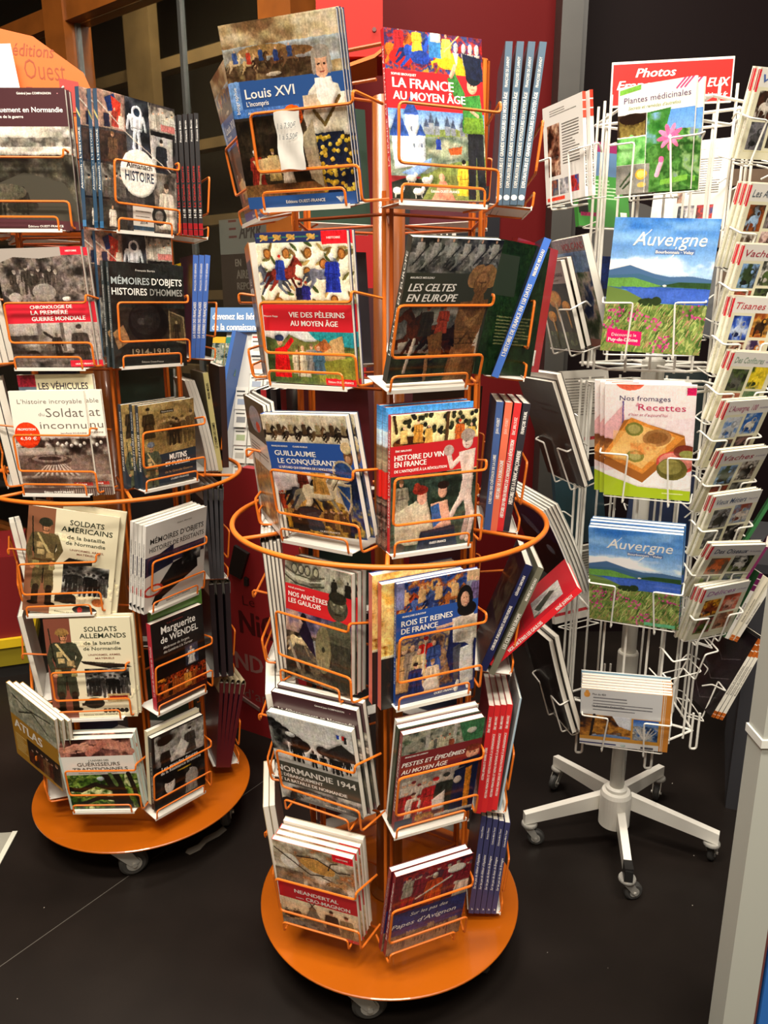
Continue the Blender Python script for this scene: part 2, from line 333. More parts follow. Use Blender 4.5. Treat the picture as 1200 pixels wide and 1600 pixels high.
def c_pel(k):
    a = Art(k, '#e4dac0'); a.mot(0, 0, 1, .47, ['#d9cfb2', '#efe7d2', '#e2d6ba'], 5, 2); r = random.Random(5)
    for i in range(42):
        u, v = r.random(), r.uniform(.07, .46); a.ell(u, v, .05, .011, r.choice(['#3f4a2a', '#5c5a36', '#9a8252', '#6d5a36']), r.uniform(-70, 70))
    for u, v in ((.33, .13), (.57, .13), (.73, .2), (.93, .14), (.55, .25), (.82, .43), (.2, .44), (.12, .13)): a.ell(u, v, .045, .034, '#6a4526').ell(u, v, .032, .024, '#a8703a')
    a.horse(.14, .4, .2, '#5b5f6a', -1).horse(.3, .38, .23, '#7a3028', 1).horse(.72, .38, .22, '#6a6a76', 1)
    a.fig(.25, .3, .16, '#2c3f8a', hair='#b02a20').fig(.82, .38, .24, '#27348c', '#ddd', '#cfd0d4').fig(.45, .46, .14, '#20203a', hair='#222').fig(.52, .46, .15, '#2a2a6a', hair='#b0402a')
    a.rect(0, .43, 1, .47, '#a08a5c').rect(0, 0, 1, .062, '#26305e').line([(.02, .03), (.7, .03)], .012, '#3d6a58')
    for u in (.1, .25, .4, .62): a.ell(u, .03, .05, .016, '#b08a48', 20).line([(u-.04, .05), (u+.04, .02)], .015, '#c9a05a')
    a.rect(.73, 0, 1, .078, '#d9252f').rect(0, .46, 1, .64, '#d4222e')
    a.mot(0, .64, 1, 1, ['#3f4d2e', '#5c6a3a', '#7a7a44', '#4a5a34'], 4, 8, .6).poly([(.5, .64), (1, .64), (1, .74), (.7, .72), (.55, .68)], '#2f8a92').poly([(0, .64), (.5, .64), (.6, .7), (.3, .72), (0, .68)], '#d3d4cf')
    a.poly([(.1, .76), (.28, .66), (.5, .72), (.6, .8), (.1, .82)], '#6b6a3c').poly([(.55, .84), (.75, .69), (.88, .66), (.9, .84)], '#b39668').poly([(.55, .74), (.68, .68), (.75, .74), (.6, .8)], '#9a5f38').poly([(.55, .85), (1, .8), (1, .98), (.6, .98)], '#8a8a3c')
    a.poly([(.1, .76), (.24, .74), (.27, .96), (.07, .96)], '#c21d22').line([(.22, .76), (.3, .7)], .05, '#c21d22').ell(.16, .71, .035, .03, '#c99a7a').ell(.16, .685, .055, .022, '#2b3450')
    a.fig(.42, .95, .22, '#c9c0a8').fig(.52, .92, .2, '#8a8a86', hair='#6a5a44').fig(.6, .93, .2, '#4a6a7c').fig(.35, .93, .17, '#d8cdb0')
    a.line([(.36, .96), (.38, .74)], .012, '#5a4020').rect(.66, .955, 1, 1, '#d9252f')
    return a, [('VIE DES PÈLERINS', .3, .545, .036, .62, WH), ('AU MOYEN ÂGE', .31, .602, .036, .53, WH), ('HISTOIRE', .79, .048, .013, .14, WH), ('Francis Rapp', .01, .545, .012, .16, WH, 's'), ('Éditions OUEST-FRANCE', .69, .983, .014, .28, WH, 's')]
def c_guil(k):
    a = Art(k, '#cfc3ac'); a.mot(0, 0, 1, .23, ['#d8cdb8', '#c4b79d', '#b3a488'], 7, 2)
    for i, u in enumerate((.06, .2, .34, .5, .66, .82, .95)): a.horse(u, .215, .13, ['#2f2722', '#5b4632', '#3a302a'][i % 3], 1, ['#8a7a5c', '#4a3a2c'][i % 2])
    a.mot(0, .42, 1, .68, ['#cfc2c2', '#d8d0cc', '#b9adb2', '#e4dfd6'], 3, 5, .5).mot(0, .66, 1, 1, ['#3a2e22', '#8a6a38', '#c2a04a', '#5a4630', '#2d2824'], 7, 6)
    a.crowd(.02, .34, .8, .15, 9, ['#8a3a26', '#b08a4a', '#5a3a26'], 4)
    a.crowd(.1, .6, .9, .14, 8, ['#5a3a26', '#8a6a3a', '#3a2c22'], 11).horse(.36, .8, .3, '#33343a', 1, '#5a2a22').horse(.56, .84, .4, '#d2c4a6', 1, '#b58a4a').ell(.36, .8, .15, .045, '#25282e').poly([(.28, .96), (.32, .82), (.44, .8), (.52, .92), (.5, .98)], '#3a3c42').crowd(.0, .3, .98, .14, 5, ['#6a3a22', '#a8802a', '#2a2420'], 3)
    a.crowd(.62, .8, .94, .16, 6, ['#4a3a2a', '#6a5030', '#8a7040'], 7)
    a.rect(0, .225, 1, .46, '#2a52a0'); a.poly([(.86, .42), (1, .42), (1, .98), (.82, .98)], '#232c44').ell(.95, .32, .05, .07, '#6a4a34').ell(.94, .25, .06, .05, '#c9b48a').ell(.945, .34, .03, .03, '#c09070')
    a.mot(.86, .66, 1, 1, ['#1d2a4c', '#2c3f6a', '#c0a050', '#182036'], 6, 3)
    a.ell(.86, .44, .12, .09, '#b9a88a').ell(.86, .44, .1, .075, '#2f4a78').poly([(.74, .54), (.93, .54), (.9, .72), (.84, .8), (.78, .7)], '#c2b292').poly([(.76, .56), (.91, .56), (.88, .7), (.84, .77), (.8, .69)], '#2f4a78').line([(.77, .58), (.9, .7)], .02, '#c2b292')
    a.line([(.5, .42), (.82, .48)], .01, '#3a2a1a').line([(.7, .6), (.8, .5)], .008, '#3a2a1a')
    return a, [('GUILLAUME', .08, .333, .043, .5, WH), ('LE CONQUÉRANT', .1, .398, .043, .7, WH), ('LE BÂTARD QUI S’EMPARA DE L’ANGLETERRE', .1, .44, .019, .68, WH), ('FRANÇOIS NEVEUX', .06, .262, .013, .2, WH), ('CLAIRE RUELLE', .32, .262, .013, .18, WH), ('OUEST-FRANCE', .45, .975, .016, .24, WH)]
def c_gaul(k):
    a = Art(k, '#8a8672'); a.mot(0, 0, 1, .27, ['#5d5a4c', '#8c887a', '#aaa694', '#74705f'], 6, 2)
    for v, c in ((.08, '#4a473c'), (.11, '#b5b19f'), (.15, '#3d3a32')): a.line([(0, v-.02), (.15, v+.03), (.4, v+.04), (.6, v+.01)], .02, c)
    for u in (.15, .25, .35, .48): a.ell(u, .06, .05, .045, '#45423a').ell(u, .06, .034, .03, '#98947f')
    for u in (.75, .95): a.fig(u, .2, .13, '#25231f', '#25231f')
    a.rect(0, .2, 1, .42, '#cc2229'); a.grad(0, .42, 1, .62, '#4b4560', '#c9a58a').mot(0, .42, .6, .6, ['#3a3548', '#6a5f78', '#b08f86', '#d8bfa4'], 4, 3).mot(0, .6, 1, 1, ['#2a2622', '#4a443a', '#6a5f4c', '#1d1a18'], 6, 6)
    a.ell(.25, .72, .2, .1, '#4a463e').horse(.22, .78, .22, '#c2ae88', 1).poly([(.2, .6), (.3, .46), (.42, .62), (.5, .78), (.38, .72)], '#2a2030').ell(.28, .46, .05, .04, '#1d1a20').line([(.45, .64), (.52, .84)], .05, '#8a8a86').line([(.05, .7), (.2, .9)], .05, '#8d8474')
    BZ, B2 = '#3f3d33', '#5a5848'
    a.poly([(.68, .5), (.98, .46), (1, .98), (.72, .98)], BZ).poly([(.62, .46), (.8, .4), (.98, .42), (1, .6), (.66, .6)], B2).ell(.8, .3, .15, .105, BZ).ell(.8, .27, .12, .07, B2).ell(.8, .22, .13, .05, '#2f2d26')
    for u in (.75, .86): a.ell(u, .28, .022, .009, '#a39f86')
    a.line([(.8, .29), (.8, .33)], .025, '#6f6c58').line([(.76, .355), (.85, .355)], .014, '#26241e').ell(.58, .68, .12, .2, '#7d7458').ell(.58, .68, .025, .025, '#3a372c')
    return a, [('NOS ANCÊTRES', .05, .3, .04, .6, WH), ('LES GAULOIS', .05, .355, .04, .5, WH), ('RENÉ JOFFROY', .05, .235, .012, .26, WH), ('OUEST-FRANCE', .5, .985, .015, .3, '#c9c4b0')]
def c_n44(k):
    a = Art(k, '#c9c9c4'); a.grad(0, 0, 1, .4, '#b9b9b4', '#d8d7d2').mot(0, .34, 1, .52, ['#8a8986', '#c9c7c2', '#e0dfda', '#a09f9a'], 6, 3, .5)
    for i in range(16): a.ell(.03+.025*i, .1+.013*i+.02*(i % 3), .075, .05, ['#1a1a1a', '#2c2c2c', '#3f3f3d'][i % 3])
    a.mot(0, .16, .2, .42, ['#151515', '#4a4a48', '#8a8a86'], 9, 7).ell(.25, .2, .06, .03, '#d0d0cc')
    for i in range(8): a.ell(.62+.045*i, .3+.012*(i % 3), .07, .05, ['#222222', '#3a3a38', '#2c2c2a'][i % 3])
    a.poly([(.72, .25), (.86, .17), (1, .26), (1, .36), (.72, .34)], '#2a2a28')
    for u, v, h in ((.28, .5, .22), (.34, .5, .2), (.5, .52, .19), (.62, .52, .17), (.74, .53, .2), (.8, .53, .2), (.9, .5, .18)): a.fig(u, v, h, '#1d1d1c', '#3a3a38', '#161616', False)
    for i, c in enumerate(('#2a3f8a', '#e8e6e0', '#b92a2a')): a.rect(.82+.03*i, .07, .85+.03*i, .115, c)
    a.rect(.9, .08, .93, .15, '#2a2a2a'); a.poly([(0, .555), (1, .555), (1, .815), (0, .815)], '#4a4b41')
    a.mot(0, .815, 1, 1, ['#1d1d1c', '#5a5a56', '#a3a29c', '#c9c8c2'], 6, 11, .6).poly([(.1, .98), (.16, .85), (.35, .83), (.9, .88), (1, 1), (.1, 1)], '#2f2f2d').mot(.2, .86, .95, .98, ['#161616', '#4a4a47', '#8a8984', '#222222'], 12, 4)
    return a, [('NORMANDIE 1944', .0, .665, .068, .96, WH), ('LE DÉBARQUEMENT', .0, .728, .038, .56, WH), ('ET LA BATAILLE DE NORMANDIE', .0, .788, .038, .84, WH), ('OUEST-FRANCE', .55, .97, .015, .25, WH)]
def c_nean(k):
    a = Art(k, '#b3a898'); a.mot(0, 0, 1, .48, ['#d8cdb8', '#b8aa94', '#8f7f68', '#a3683f', '#d3c8b8'], 5, 2, .7)
    O = '#33261c'
    a.ell(.55, .19, .22, .075, '#b98a4a', 12).ell(.2, .2, .12, .08, '#d8d0c4', 20).line([(.02, .08), (.25, .2), (.45, .3), (.62, .28)], .016, O).line([(.3, .12), (.55, .1), (.8, .2), (.95, .18)], .016, O).line([(.6, .3), (.75, .33), (.9, .42), (.7, .44), (.6, .4)], .016, O)
    a.horse(.78, .42, .14, '#a08058', 1).line([(.68, .2), (.72, .12), (.8, .1)], .014, O).mot(.4, .38, .9, .48, ['#8a4a2a', '#b39a80', '#6a5a48'], 8, 5).mot(0, .3, .35, .48, ['#2a211a', '#5a4c3c', '#8a7a64'], 5, 9)
    a.rect(.75, 0, 1, .075, '#d4222e').rect(0, .47, 1, .65, '#cc2029')
    a.grad(0, .65, 1, .98, '#d8c8a8', '#b9a27c').mot(0, .8, 1, .98, ['#a08a64', '#c2ad84', '#7d6848'], 5, 6).poly([(.28, .9), (.42, .66), (.56, .9)], '#6f6656').line([(.38, .64), (.46, .72)], .012, '#3a2c20').line([(.46, .64), (.38, .72)], .012, '#3a2c20')
    a.fig(.66, .95, .27, '#2f241d', '#a8806a', '#2a1f18').fig(.85, .97, .27, '#7a6a4a', '#a8806a', '#33261c').crowd(.05, .25, .88, .1, 4, ['#3a2c22', '#4d3c2c'], 3).mot(0, .9, .6, .97, ['#5a5248', '#8a8072', '#3d362e'], 7, 8).rect(.6, .965, 1, 1, '#cc2029')
    return a, [('NEANDERTAL', .21, .565, .042, .56, WH), ('CRO-MAGNON', .35, .632, .042, .56, WH), ('contre', .22, .625, .016, .1, WH), ('HISTOIRE', .8, .045, .014, .14, WH)]
def c_fra(k):
    a = Art(k, '#8a2a2a'); a.mot(0, 0, 1, .24, ['#8a1f22', '#3a2c5a', '#b03a2a', '#2a3f7a', '#a3762c'], 9, 2)
    a.horse(.14, .22, .2, '#c8641e', 1, '#b0262a').ell(.16, .16, .12, .05, '#c2221f').horse(.32, .22, .2, '#2c4a9a', 1, '#d9b43a').ell(.35, .15, .1, .04, '#27408c').horse(.62, .24, .2, '#d9b02a', -1, '#e0c155').ell(.62, .17, .1, .035, '#d9b02a').ell(.78, .2, .08, .07, '#c9a82a')
    for u in (.72, .8, .87, .94): a.ell(u, .07, .025, .03, '#c9c4bc').poly([(u-.03, .1), (u+.03, .1), (u, .18)], '#d9d2c6')
    a.rect(.44, .01, .56, .14, '#3f7ab0').rect(.46, 0, .56, .05, '#d8cfc2').line([(.6, .1), (.75, 0)], .012, '#d8c080')
    a.rect(0, .235, 1, .46, '#cb2027'); a.grad(0, .46, 1, .6, '#5f86b8', '#c9d3d8').mot(0, .58, 1, .86, ['#6d7868', '#8a9482', '#5a6658', '#a0a48a'], 4, 4, .6).poly([(.3, .58), (.7, .56), (.85, .6), (.3, .62)], '#7d8a50')
    for u, h in ((.38, .06), (.43, .1), (.49, .07), (.6, .08), (.66, .06), (.76, .07), (.84, .08)): a.rect(u-.025, .59-h*.6, u+.025, .6, '#8a8f98').poly([(u-.03, .59-h*.6), (u, .56-h), (u+.03, .59-h*.6)], '#48546a')
    a.poly([(.02, .6), (.2, .6), (.2, .8), (.04, .82)], '#c9ced4').poly([(.17, .47), (.3, .47), (.3, .8), (.17, .8)], '#dcdfe0').poly([(.28, .6), (.36, .6), (.36, .79), (.28, .8)], '#b9c0c8').poly([(.0, .62), (.1, .45), (.2, .62)], '#34508c').poly([(.15, .49), (.23, .38), (.31, .49)], '#2f4a86').poly([(.27, .61), (.32, .54), (.37, .61)], '#34508c').poly([(.1, .84), (.3, .78), (.42, .74), (.4, .8), (.25, .86)], '#7d9ac2')
    for u, v in ((.08, .66), (.22, .56), (.24, .66), (.32, .66)): a.rect(u, v, u+.012, v+.025, '#5a6270')
    a.fig(.5, .69, .08, '#2c3f8a').poly([(.6, .68), (.75, .66), (.74, .71), (.62, .72)], '#a8562c').poly([(.2, .9), (.55, .78), (1, .72), (1, 1), (.2, 1)], '#6d7a44').mot(.3, .84, 1, 1, ['#5f6e3c', '#7a8048', '#8a8a50'], 4, 5).rect(0, .9, .25, 1, '#2a2c26').poly([(.0, .9), (.2, .86), (.4, .9), (.3, 1), (0, 1)], '#2c302a')
    for u, v in ((.06, .95), (.2, .87), (.27, .95), (.36, .88)): a.ell(u, v, .055, .022, '#e8e4da').line([(u-.03, v), (u-.03, v+.04)], .012, '#d8d2c6').line([(u+.03, v), (u+.03, v+.04)], .012, '#d8d2c6').ell(u+.05, v-.02, .02, .016, '#e8e4da')
    a.poly([(.42, .98), (.5, .88), (.56, .88), (.66, 1), (.4, 1)], '#d08a72').ell(.52, .86, .03, .025, '#d8a98a').fig(.76, .97, .22, '#d8b23c', hair='#1a1a1a').poly([(.7, .88), (.84, .86), (.86, .97), (.7, .97)], '#dcb63e')
    a.poly([(.82, .55), (.98, .55), (1, .99), (.92, .99), (.9, .7), (.88, .99), (.8, .99)], '#26282c').poly([(.78, .36), (.96, .34), (1, .56), (.76, .57)], '#3f7a3a').poly([(.62, .26), (.7, .22), (.8, .34), (.78, .42), (.68, .36)], '#3f7a3a').poly([(.78, .48), (.98, .48), (1, .58), (.77, .58)], '#6a8a34').ell(.88, .29, .055, .05, '#d8a98a').ell(.9, .24, .085, .045, '#1c2028').poly([(.78, .1), (.98, .12), (1, .26), (.82, .24)], '#20263a').line([(.66, .24), (.7, .18)], .04, '#d8a98a').line([(.86, .44), (.93, .47)], .03, '#d8a98a')
    for u in (.865, .9): a.ell(u, .285, .008, .004, '#2a1d18')
    a.line([(.87, .31), (.9, .31)], .008, '#9a5a48')
    return a, [('LA FRANCE', .06, .335, .058, .62, WH), ('AU MOYEN ÂGE', .06, .405, .05, .74, WH), ('SOPHIE BROUQUET', .05, .265, .014, .25, WH), ('Éditions OUEST-FRANCE', .4, .955, .016, .3, WH, 's')]
def c_celt(k):
    a = Art(k, '#383a2e'); a.mot(0, 0, 1, .235, ['#1c1c1a', '#4c4c48', '#8a8984', '#2c2c2a'], 6, 2)
    for i, u in enumerate((.1, .27, .44, .6, .76, .92)): a.horse(u, .21, .17, ['#7a7974', '#8f8e88', '#63625e'][i % 3], 1, '#9a9992').line([(u-.05, .17), (u+.08, .05)], .014, '#2a2a28')
    a.rect(0, .225, 1, .46, '#36382c'); a.mot(0, .45, .72, .8, ['#5a5a54', '#8f8d84', '#4a4a46', '#a8a498'], 3, 5).mot(0, .78, 1, 1, ['#20241c', '#38402e', '#161a14'], 5, 6)
    a.horse(.3, .82, .36, '#4a2416', -1).horse(.42, .84, .34, '#351a10', -1).horse(.56, .78, .25, '#2a1a14', 1).fig(.32, .66, .22, '#2c2620', '#8a5a42', '#1a1a1a').fig(.5, .64, .2, '#8a3a28', '#a06a4a', '#5a3220').poly([(.36, .66), (.52, .62), (.56, .8), (.44, .84)], '#6a4a2c').line([(.22, .68), (.16, .92)], .035, '#c2b8a8').line([(.4, .8), (.42, .98)], .04, '#8a6a4a').poly([(.7, .5), (.95, .48), (.98, .8), (.75, .82)], '#b3aa9a')
    S1, S2, S3 = '#6d4f33', '#8a6844', '#4c3522'
    a.poly([(.66, .42), (.98, .4), (.97, .58), (.9, .76), (.7, .76), (.64, .56)], S1).poly([(.66, .74), (.95, .74), (1, 1), (.64, 1)], S1).poly([(.7, .78), (.82, .78), (.8, 1), (.66, 1)], S2).ell(.78, .24, .085, .085, S2, 25).ell(.93, .24, .085, .085, S2, -25).ell(.855, .29, .09, .085, S1).ell(.855, .27, .06, .05, S2).poly([(.8, .36), (.91, .36), (.93, .43), (.78, .43)], S1)
    a.line([(.82, .28), (.85, .285)], .012, S3).line([(.87, .285), (.9, .28)], .012, S3).line([(.858, .28), (.858, .32)], .012, S3).line([(.66, .46), (.8, .56), (.92, .5)], .03, S2).line([(.95, .44), (.84, .6), (.76, .56)], .03, S2)
    for v in (.64, .68, .72): a.line([(.68, v), (.94, v)], .008, S3)
    a.poly([(.72, .72), (.82, .62), (.92, .72)], S3).poly([(.75, .715), (.82, .65), (.89, .715)], S1)
    return a, [('LES CELTES', .05, .345, .052, .52, WH, 'i'), ('EN EUROPE', .05, .415, .052, .56, WH, 'i'), ('MAURICE MEULEAU', .05, .262, .014, .26, WH, 'i'), ('Éditions OUEST-FRANCE', .38, .955, .017, .36, WH, 'i')]
def c_vin(k):
    a = Art(k, '#d8c38a'); a.mot(0, 0, 1, .24, ['#d8c48c', '#e2d29c', '#c9b070'], 5, 2); r = random.Random(2)
    for i in range(60): a.ell(r.uniform(.1, 1), r.uniform(0, .14), .024, .017, r.choice(['#2a2a1e', '#3c3c26', '#1e1e18']))
    a.line([(.62, .25), (.64, 0)], .04, '#4a3420').line([(.03, 0), (.06, .12)], .03, '#3a2a1a').ell(.22, .2, .2, .05, '#6a3a1e').ell(.22, .18, .17, .03, '#3a2214').fig(.3, .2, .16, '#b8823a', hair='#3a2a1c').fig(.42, .21, .13, '#c79a52').fig(.14, .2, .12, '#cfae6a').fig(.78, .23, .17, '#b05a26', '#d0a080', '#a33a20').fig(.92, .24, .15, '#caa050')
    a.poly([(0, .215), (1, .2), (1, .42), (0, .44)], '#bf2026'); a.mot(0, .43, 1, 1, ['#20281f', '#37443a', '#4a5648', '#2a3029'], 4, 5)
    a.fig(.12, .72, .26, '#8a8270', '#c99a80', '#6a4a34').poly([(.05, .7), (.3, .62), (.45, .95), (.05, .95)], '#b3aa94').poly([(.22, .66), (.42, .62), (.5, .86), (.3, .92)], '#bfb49c').ell(.36, .6, .06, .055, '#cf9a82').ell(.34, .545, .09, .035, '#7a2a22').ell(.3, .52, .04, .03, '#9a3a2c').poly([(.46, .66), (.66, .64), (.72, .84), (.5, .86)], '#cf9f88').ell(.6, .57, .055, .055, '#d8a68e').ell(.61, .525, .07, .03, '#2a1c16').poly([(.46, .68), (.56, .66), (.6, .8), (.5, .84)], '#3a5a8a').poly([(.35, .86), (.75, .84), (.8, 1), (.3, 1)], '#2c3444').ell(.08, .96, .09, .035, '#4a4038')
    S1, S2 = '#cdb9ae', '#b09a90'
    a.poly([(.78, .3), (.98, .28), (.96, .5), (.84, .52)], S1).poly([(.84, .48), (.97, .48), (.93, .72), (.97, .8), (.9, .8), (.86, .66), (.78, .72), (.72, .8), (.68, .76), (.8, .62)], S1).line([(.93, .72), (.86, .95)], .06, S2).line([(.8, .34), (.7, .4), (.66, .3)], .055, S1).ell(.66, .28, .06, .04, S2).ell(.88, .22, .065, .06, S1).ell(.88, .18, .085, .045, '#9a8a80').line([(.9, .6), (.98, .78), (.92, .97)], .06, S1)
    a.line([(.86, .225), (.87, .225)], .012, '#5a4a42').line([(.86, .25), (.89, .25)], .008, '#7a5a50')
    return a, [('HISTOIRE DU VIN', .04, .315, .038, .56, WH), ('EN FRANCE', .04, .362, .038, .36, WH), ('DE L’ANTIQUITÉ À LA RÉVOLUTION', .04, .402, .02, .6, WH), ('ÉRIC BIRLOUEZ', .05, .255, .013, .18, WH), ('OUEST-FRANCE', .46, .965, .018, .2, WH)]
def c_rois(k):
    a = Art(k, '#2a3358'); a.mot(0, 0, 1, .3, ['#1f2a52', '#34487c', '#8a4a2c', '#c9985a', '#27325c'], 9, 2)
    for u, c in ((.1, '#8a3a22'), (.3, '#4a5a8a'), (.5, '#2f3a66'), (.7, '#9a5a30')): a.horse(u, .27, .18, c, 1, '#c9a070')
    a.rect(.84, 0, 1, .26, '#b89a78').fig(.9, .24, .2, '#8a8a9a').fig(.97, .25, .2, '#6a5a7a').rect(0, 0, .09, .2, '#7a7aa0'); a.rect(0, .235, 1, .455, '#27509f')
    a.mot(0, .45, 1, 1, ['#2a2c44', '#6a4a3a', '#9a7a5a', '#3a3a5a', '#b89a70'], 8, 6).rect(0, .9, 1, 1, '#2c3768')
    a.fig(.1, .88, .38, '#a8865c', '#d8b090', '#c2a070').fig(.2, .8, .3, '#8a7a6a').fig(.36, .74, .28, '#b02a24', '#d0a080', '#7a2018').fig(.28, .8, .26, '#b9a27a').fig(.46, .76, .26, '#3a4a7a').fig(.24, .92, .26, '#27305c', '#c99a80', '#2a2020').fig(.45, .92, .26, '#c9b49a', '#d8a98a', '#8a6a4a').ell(.43, .86, .1, .05, '#d8cfc0').line([(.36, .5), (.32, .76)], .012, '#d8d0c0')
    a.poly([(.66, .44), (1, .4), (1, .9), (.72, .9), (.62, .66)], '#20264c').poly([(.68, .36), (.95, .34), (1, .5), (.95, .62), (.85, .58), (.7, .56)], '#cfc8bc').mot(.72, .36, 1, .56, ['#e0dacd', '#b9b0a2', '#8f8678'], 6, 4).poly([(.76, .62), (.96, .6), (.98, .92), (.82, .94)], '#b9b8b4').poly([(.7, .6), (.8, .58), (.78, .9), (.72, .88)], '#4a4a52').line([(.5, .41), (.68, .4)], .04, '#d0a890').line([(.78, .9), (.76, .97)], .05, '#d8d4ca').line([(.9, .9), (.92, .97)], .05, '#d8d4ca')
    a.ell(.83, .22, .1, .11, '#1a1512').ell(.86, .3, .12, .06, '#1a1512').ell(.83, .22, .055, .062, '#cf9f86').line([(.815, .21), (.82, .21)], .01, '#201510').line([(.85, .21), (.855, .21)], .01, '#201510').line([(.82, .25), (.85, .25)], .008, '#8a4a40')
    return a, [('ROIS ET REINES', .06, .34, .045, .62, WH), ('DE FRANCE', .06, .4, .045, .44, WH), ('FRANÇOISE SURCOUF', .07, .27, .014, .28, WH), ('OUEST-FRANCE', .48, .965, .019, .26, WH)]
def c_pest(k):
    a = Art(k, '#5a5c50'); a.mot(0, 0, 1, .29, ['#3a3f38', '#7a7a6c', '#a09c8a', '#4d5a48', '#8a4a3a'], 7, 2).poly([(.68, 0), (1, 0), (1, .24), (.76, .2)], '#3f6a48').ell(.85, .1, .06, .03, '#b9b8a8').rect(.28, 0, .33, .26, '#a8a498').rect(.62, 0, .66, .2, '#a8a498').crowd(.34, .64, .22, .13, 6, ['#8a4a34', '#5a5a52', '#b0a890'], 3).ell(.14, .14, .12, .05, '#8a8676')
    a.rect(0, .21, 1, .435, '#7c2528'); a.mot(0, .43, 1, .95, ['#a89c92', '#bcb0a4', '#948a80'], 3, 4)
    a.crowd(.04, .36, .8, .3, 5, ['#cbbcae', '#7c2528', '#d8cfc4'], 5).crowd(.0, .4, .92, .3, 5, ['#8a2226', '#c9bfb2', '#5a3a36'], 8).fig(.47, .92, .4, '#9c1f24', '#d0b8a8', '#a82a2a').fig(.4, .86, .32, '#a8282c').fig(.6, .92, .42, '#2c322c', '#c9b4a4', '#3a3a36').poly([(.44, .76), (.6, .68), (.62, .95), (.48, .95)], '#cfc8c0')
    a.poly([(.7, .5), (1, .44), (1, .95), (.68, .95)], '#1e2440').poly([(.84, .5), (.92, .48), (.93, .95), (.86, .95)], '#c07a2a').ell(.9, .34, .085, .06, '#c99a80').ell(.9, .29, .1, .035, '#7a3a2c').poly([(.78, .4), (1, .38), (1, .46), (.74, .48)], '#2a2434').ell(.75, .6, .05, .04, '#c2b0a4')
    for u in (.87, .93): a.ell(u, .335, .011, .006, '#2a1d18')
    a.rect(0, .9, .6, 1, '#2c3148').rect(.22, .88, .62, .97, '#8a2a28').mot(.25, .88, .6, .96, ['#8a2a28', '#b98a3a', '#5a2a26'], 9, 2).rect(.5, .93, 1, .96, '#b9aca0').rect(.6, .96, 1, 1, '#23283c')
    return a, [('PESTES ET ÉPIDÉMIES', .02, .33, .044, .78, WH, 'i'), ('AU MOYEN ÂGE', .02, .405, .044, .57, WH, 'i'), ('FRANÇOISE DE LANNOY', .05, .24, .015, .28, WH, 'i')]
def c_papes(k):
    a = Art(k, '#2c2438'); a.mot(0, 0, 1, .52, ['#3a2030', '#7a2028', '#a33a34', '#4a3448', '#8a7a6a'], 6, 2).crowd(.02, .98, .48, .4, 9, ['#8a1f26', '#a8322c', '#6a2a34', '#c9bfb0', '#5a3038'], 4, '#c9a894').crowd(.0, 1, .3, .24, 8, ['#7a2430', '#9a9080', '#54303c'], 9, '#c0a08c').fig(.52, .46, .36, '#a8441f', '#d0a48a', '#d8d0c2').ell(.8, .12, .12, .05, '#d8d2c6').line([(.3, .35), (.75, .2)], .03, '#c9c2b4').rect(0, 0, .1, .5, '#6a1f28')
    a.mot(0, .48, 1, .8, ['#1e2a58', '#2c3c74', '#243064'], 3, 5); a.mot(0, .76, 1, 1, ['#6a5a4a', '#8a7860', '#4a4038', '#2a2c4c'], 6, 6)
    for u0, u1, v in ((.0, .1, .92), (.1, .2, .8), (.24, .36, .76), (.36, .5, .82), (.52, .62, .74), (.64, .8, .8), (.82, .94, .77)):
        a.rect(u0, v, u1, 1, '#8a7862')
        for j in range(3): a.rect(u0+(u1-u0)*j/3, v-.015, u0+(u1-u0)*(j+.55)/3, v, '#8a7862').rect(u0+(u1-u0)*(j+.2)/3, v+.05, u0+(u1-u0)*(j+.5)/3, v+.09, '#3a342e')
    return a, [('Sur les pas des', .26, .55, .042, .5, WH, 'c'), ('Papes d’Avignon', .03, .665, .056, .86, WH, 'c'), ('Éditions OUEST-FRANCE', .44, .97, .013, .22, '#c9c4b8', 's')]
def c_deb(k):
    a = Art(k, '#45242a'); a.mot(0, .265, 1, .46, ['#5a5650', '#b9b3a6', '#d8d2c6', '#8a857a'], 5, 2, .4).mot(0, .34, 1, .4, ['#8a857a', '#4a4640', '#a8a296'], 9, 3).mot(0, .46, 1, .95, ['#15130f', '#3a372f', '#5c574a', '#25221d'], 4, 5).poly([(0, .72), (.5, .58), (.9, .66), (1, .8), (1, .95), (0, .95)], '#3c3930').crowd(.05, .5, .88, .2, 6, ['#22201b', '#4a463a'], 4, '#8a8272', False).ell(.45, .82, .16, .05, '#2a2822').ell(.3, .72, .2, .06, '#4c483c')
    a.rect(0, .94, 1, 1, '#4a252c').poly([(0, .9), (1, .935), (1, 1), (0, 1)], '#4a252c')
    return a, [('Le débarquement en Normandie', .96, .165, .036, .9, WH, 's', 0, 'r'), ('Une victoire de la guerre', .56, .205, .02, .42, WH, 's', 0, 'r'), ('Général Jean COMPAGNON', .86, .045, .016, .34, WH, 's', 0, 'r'), ('▪', .92, .045, .016, None, '#d08a92'), ('Éditions OUEST-FRANCE', .48, .975, .016, .36, WH, 's')]
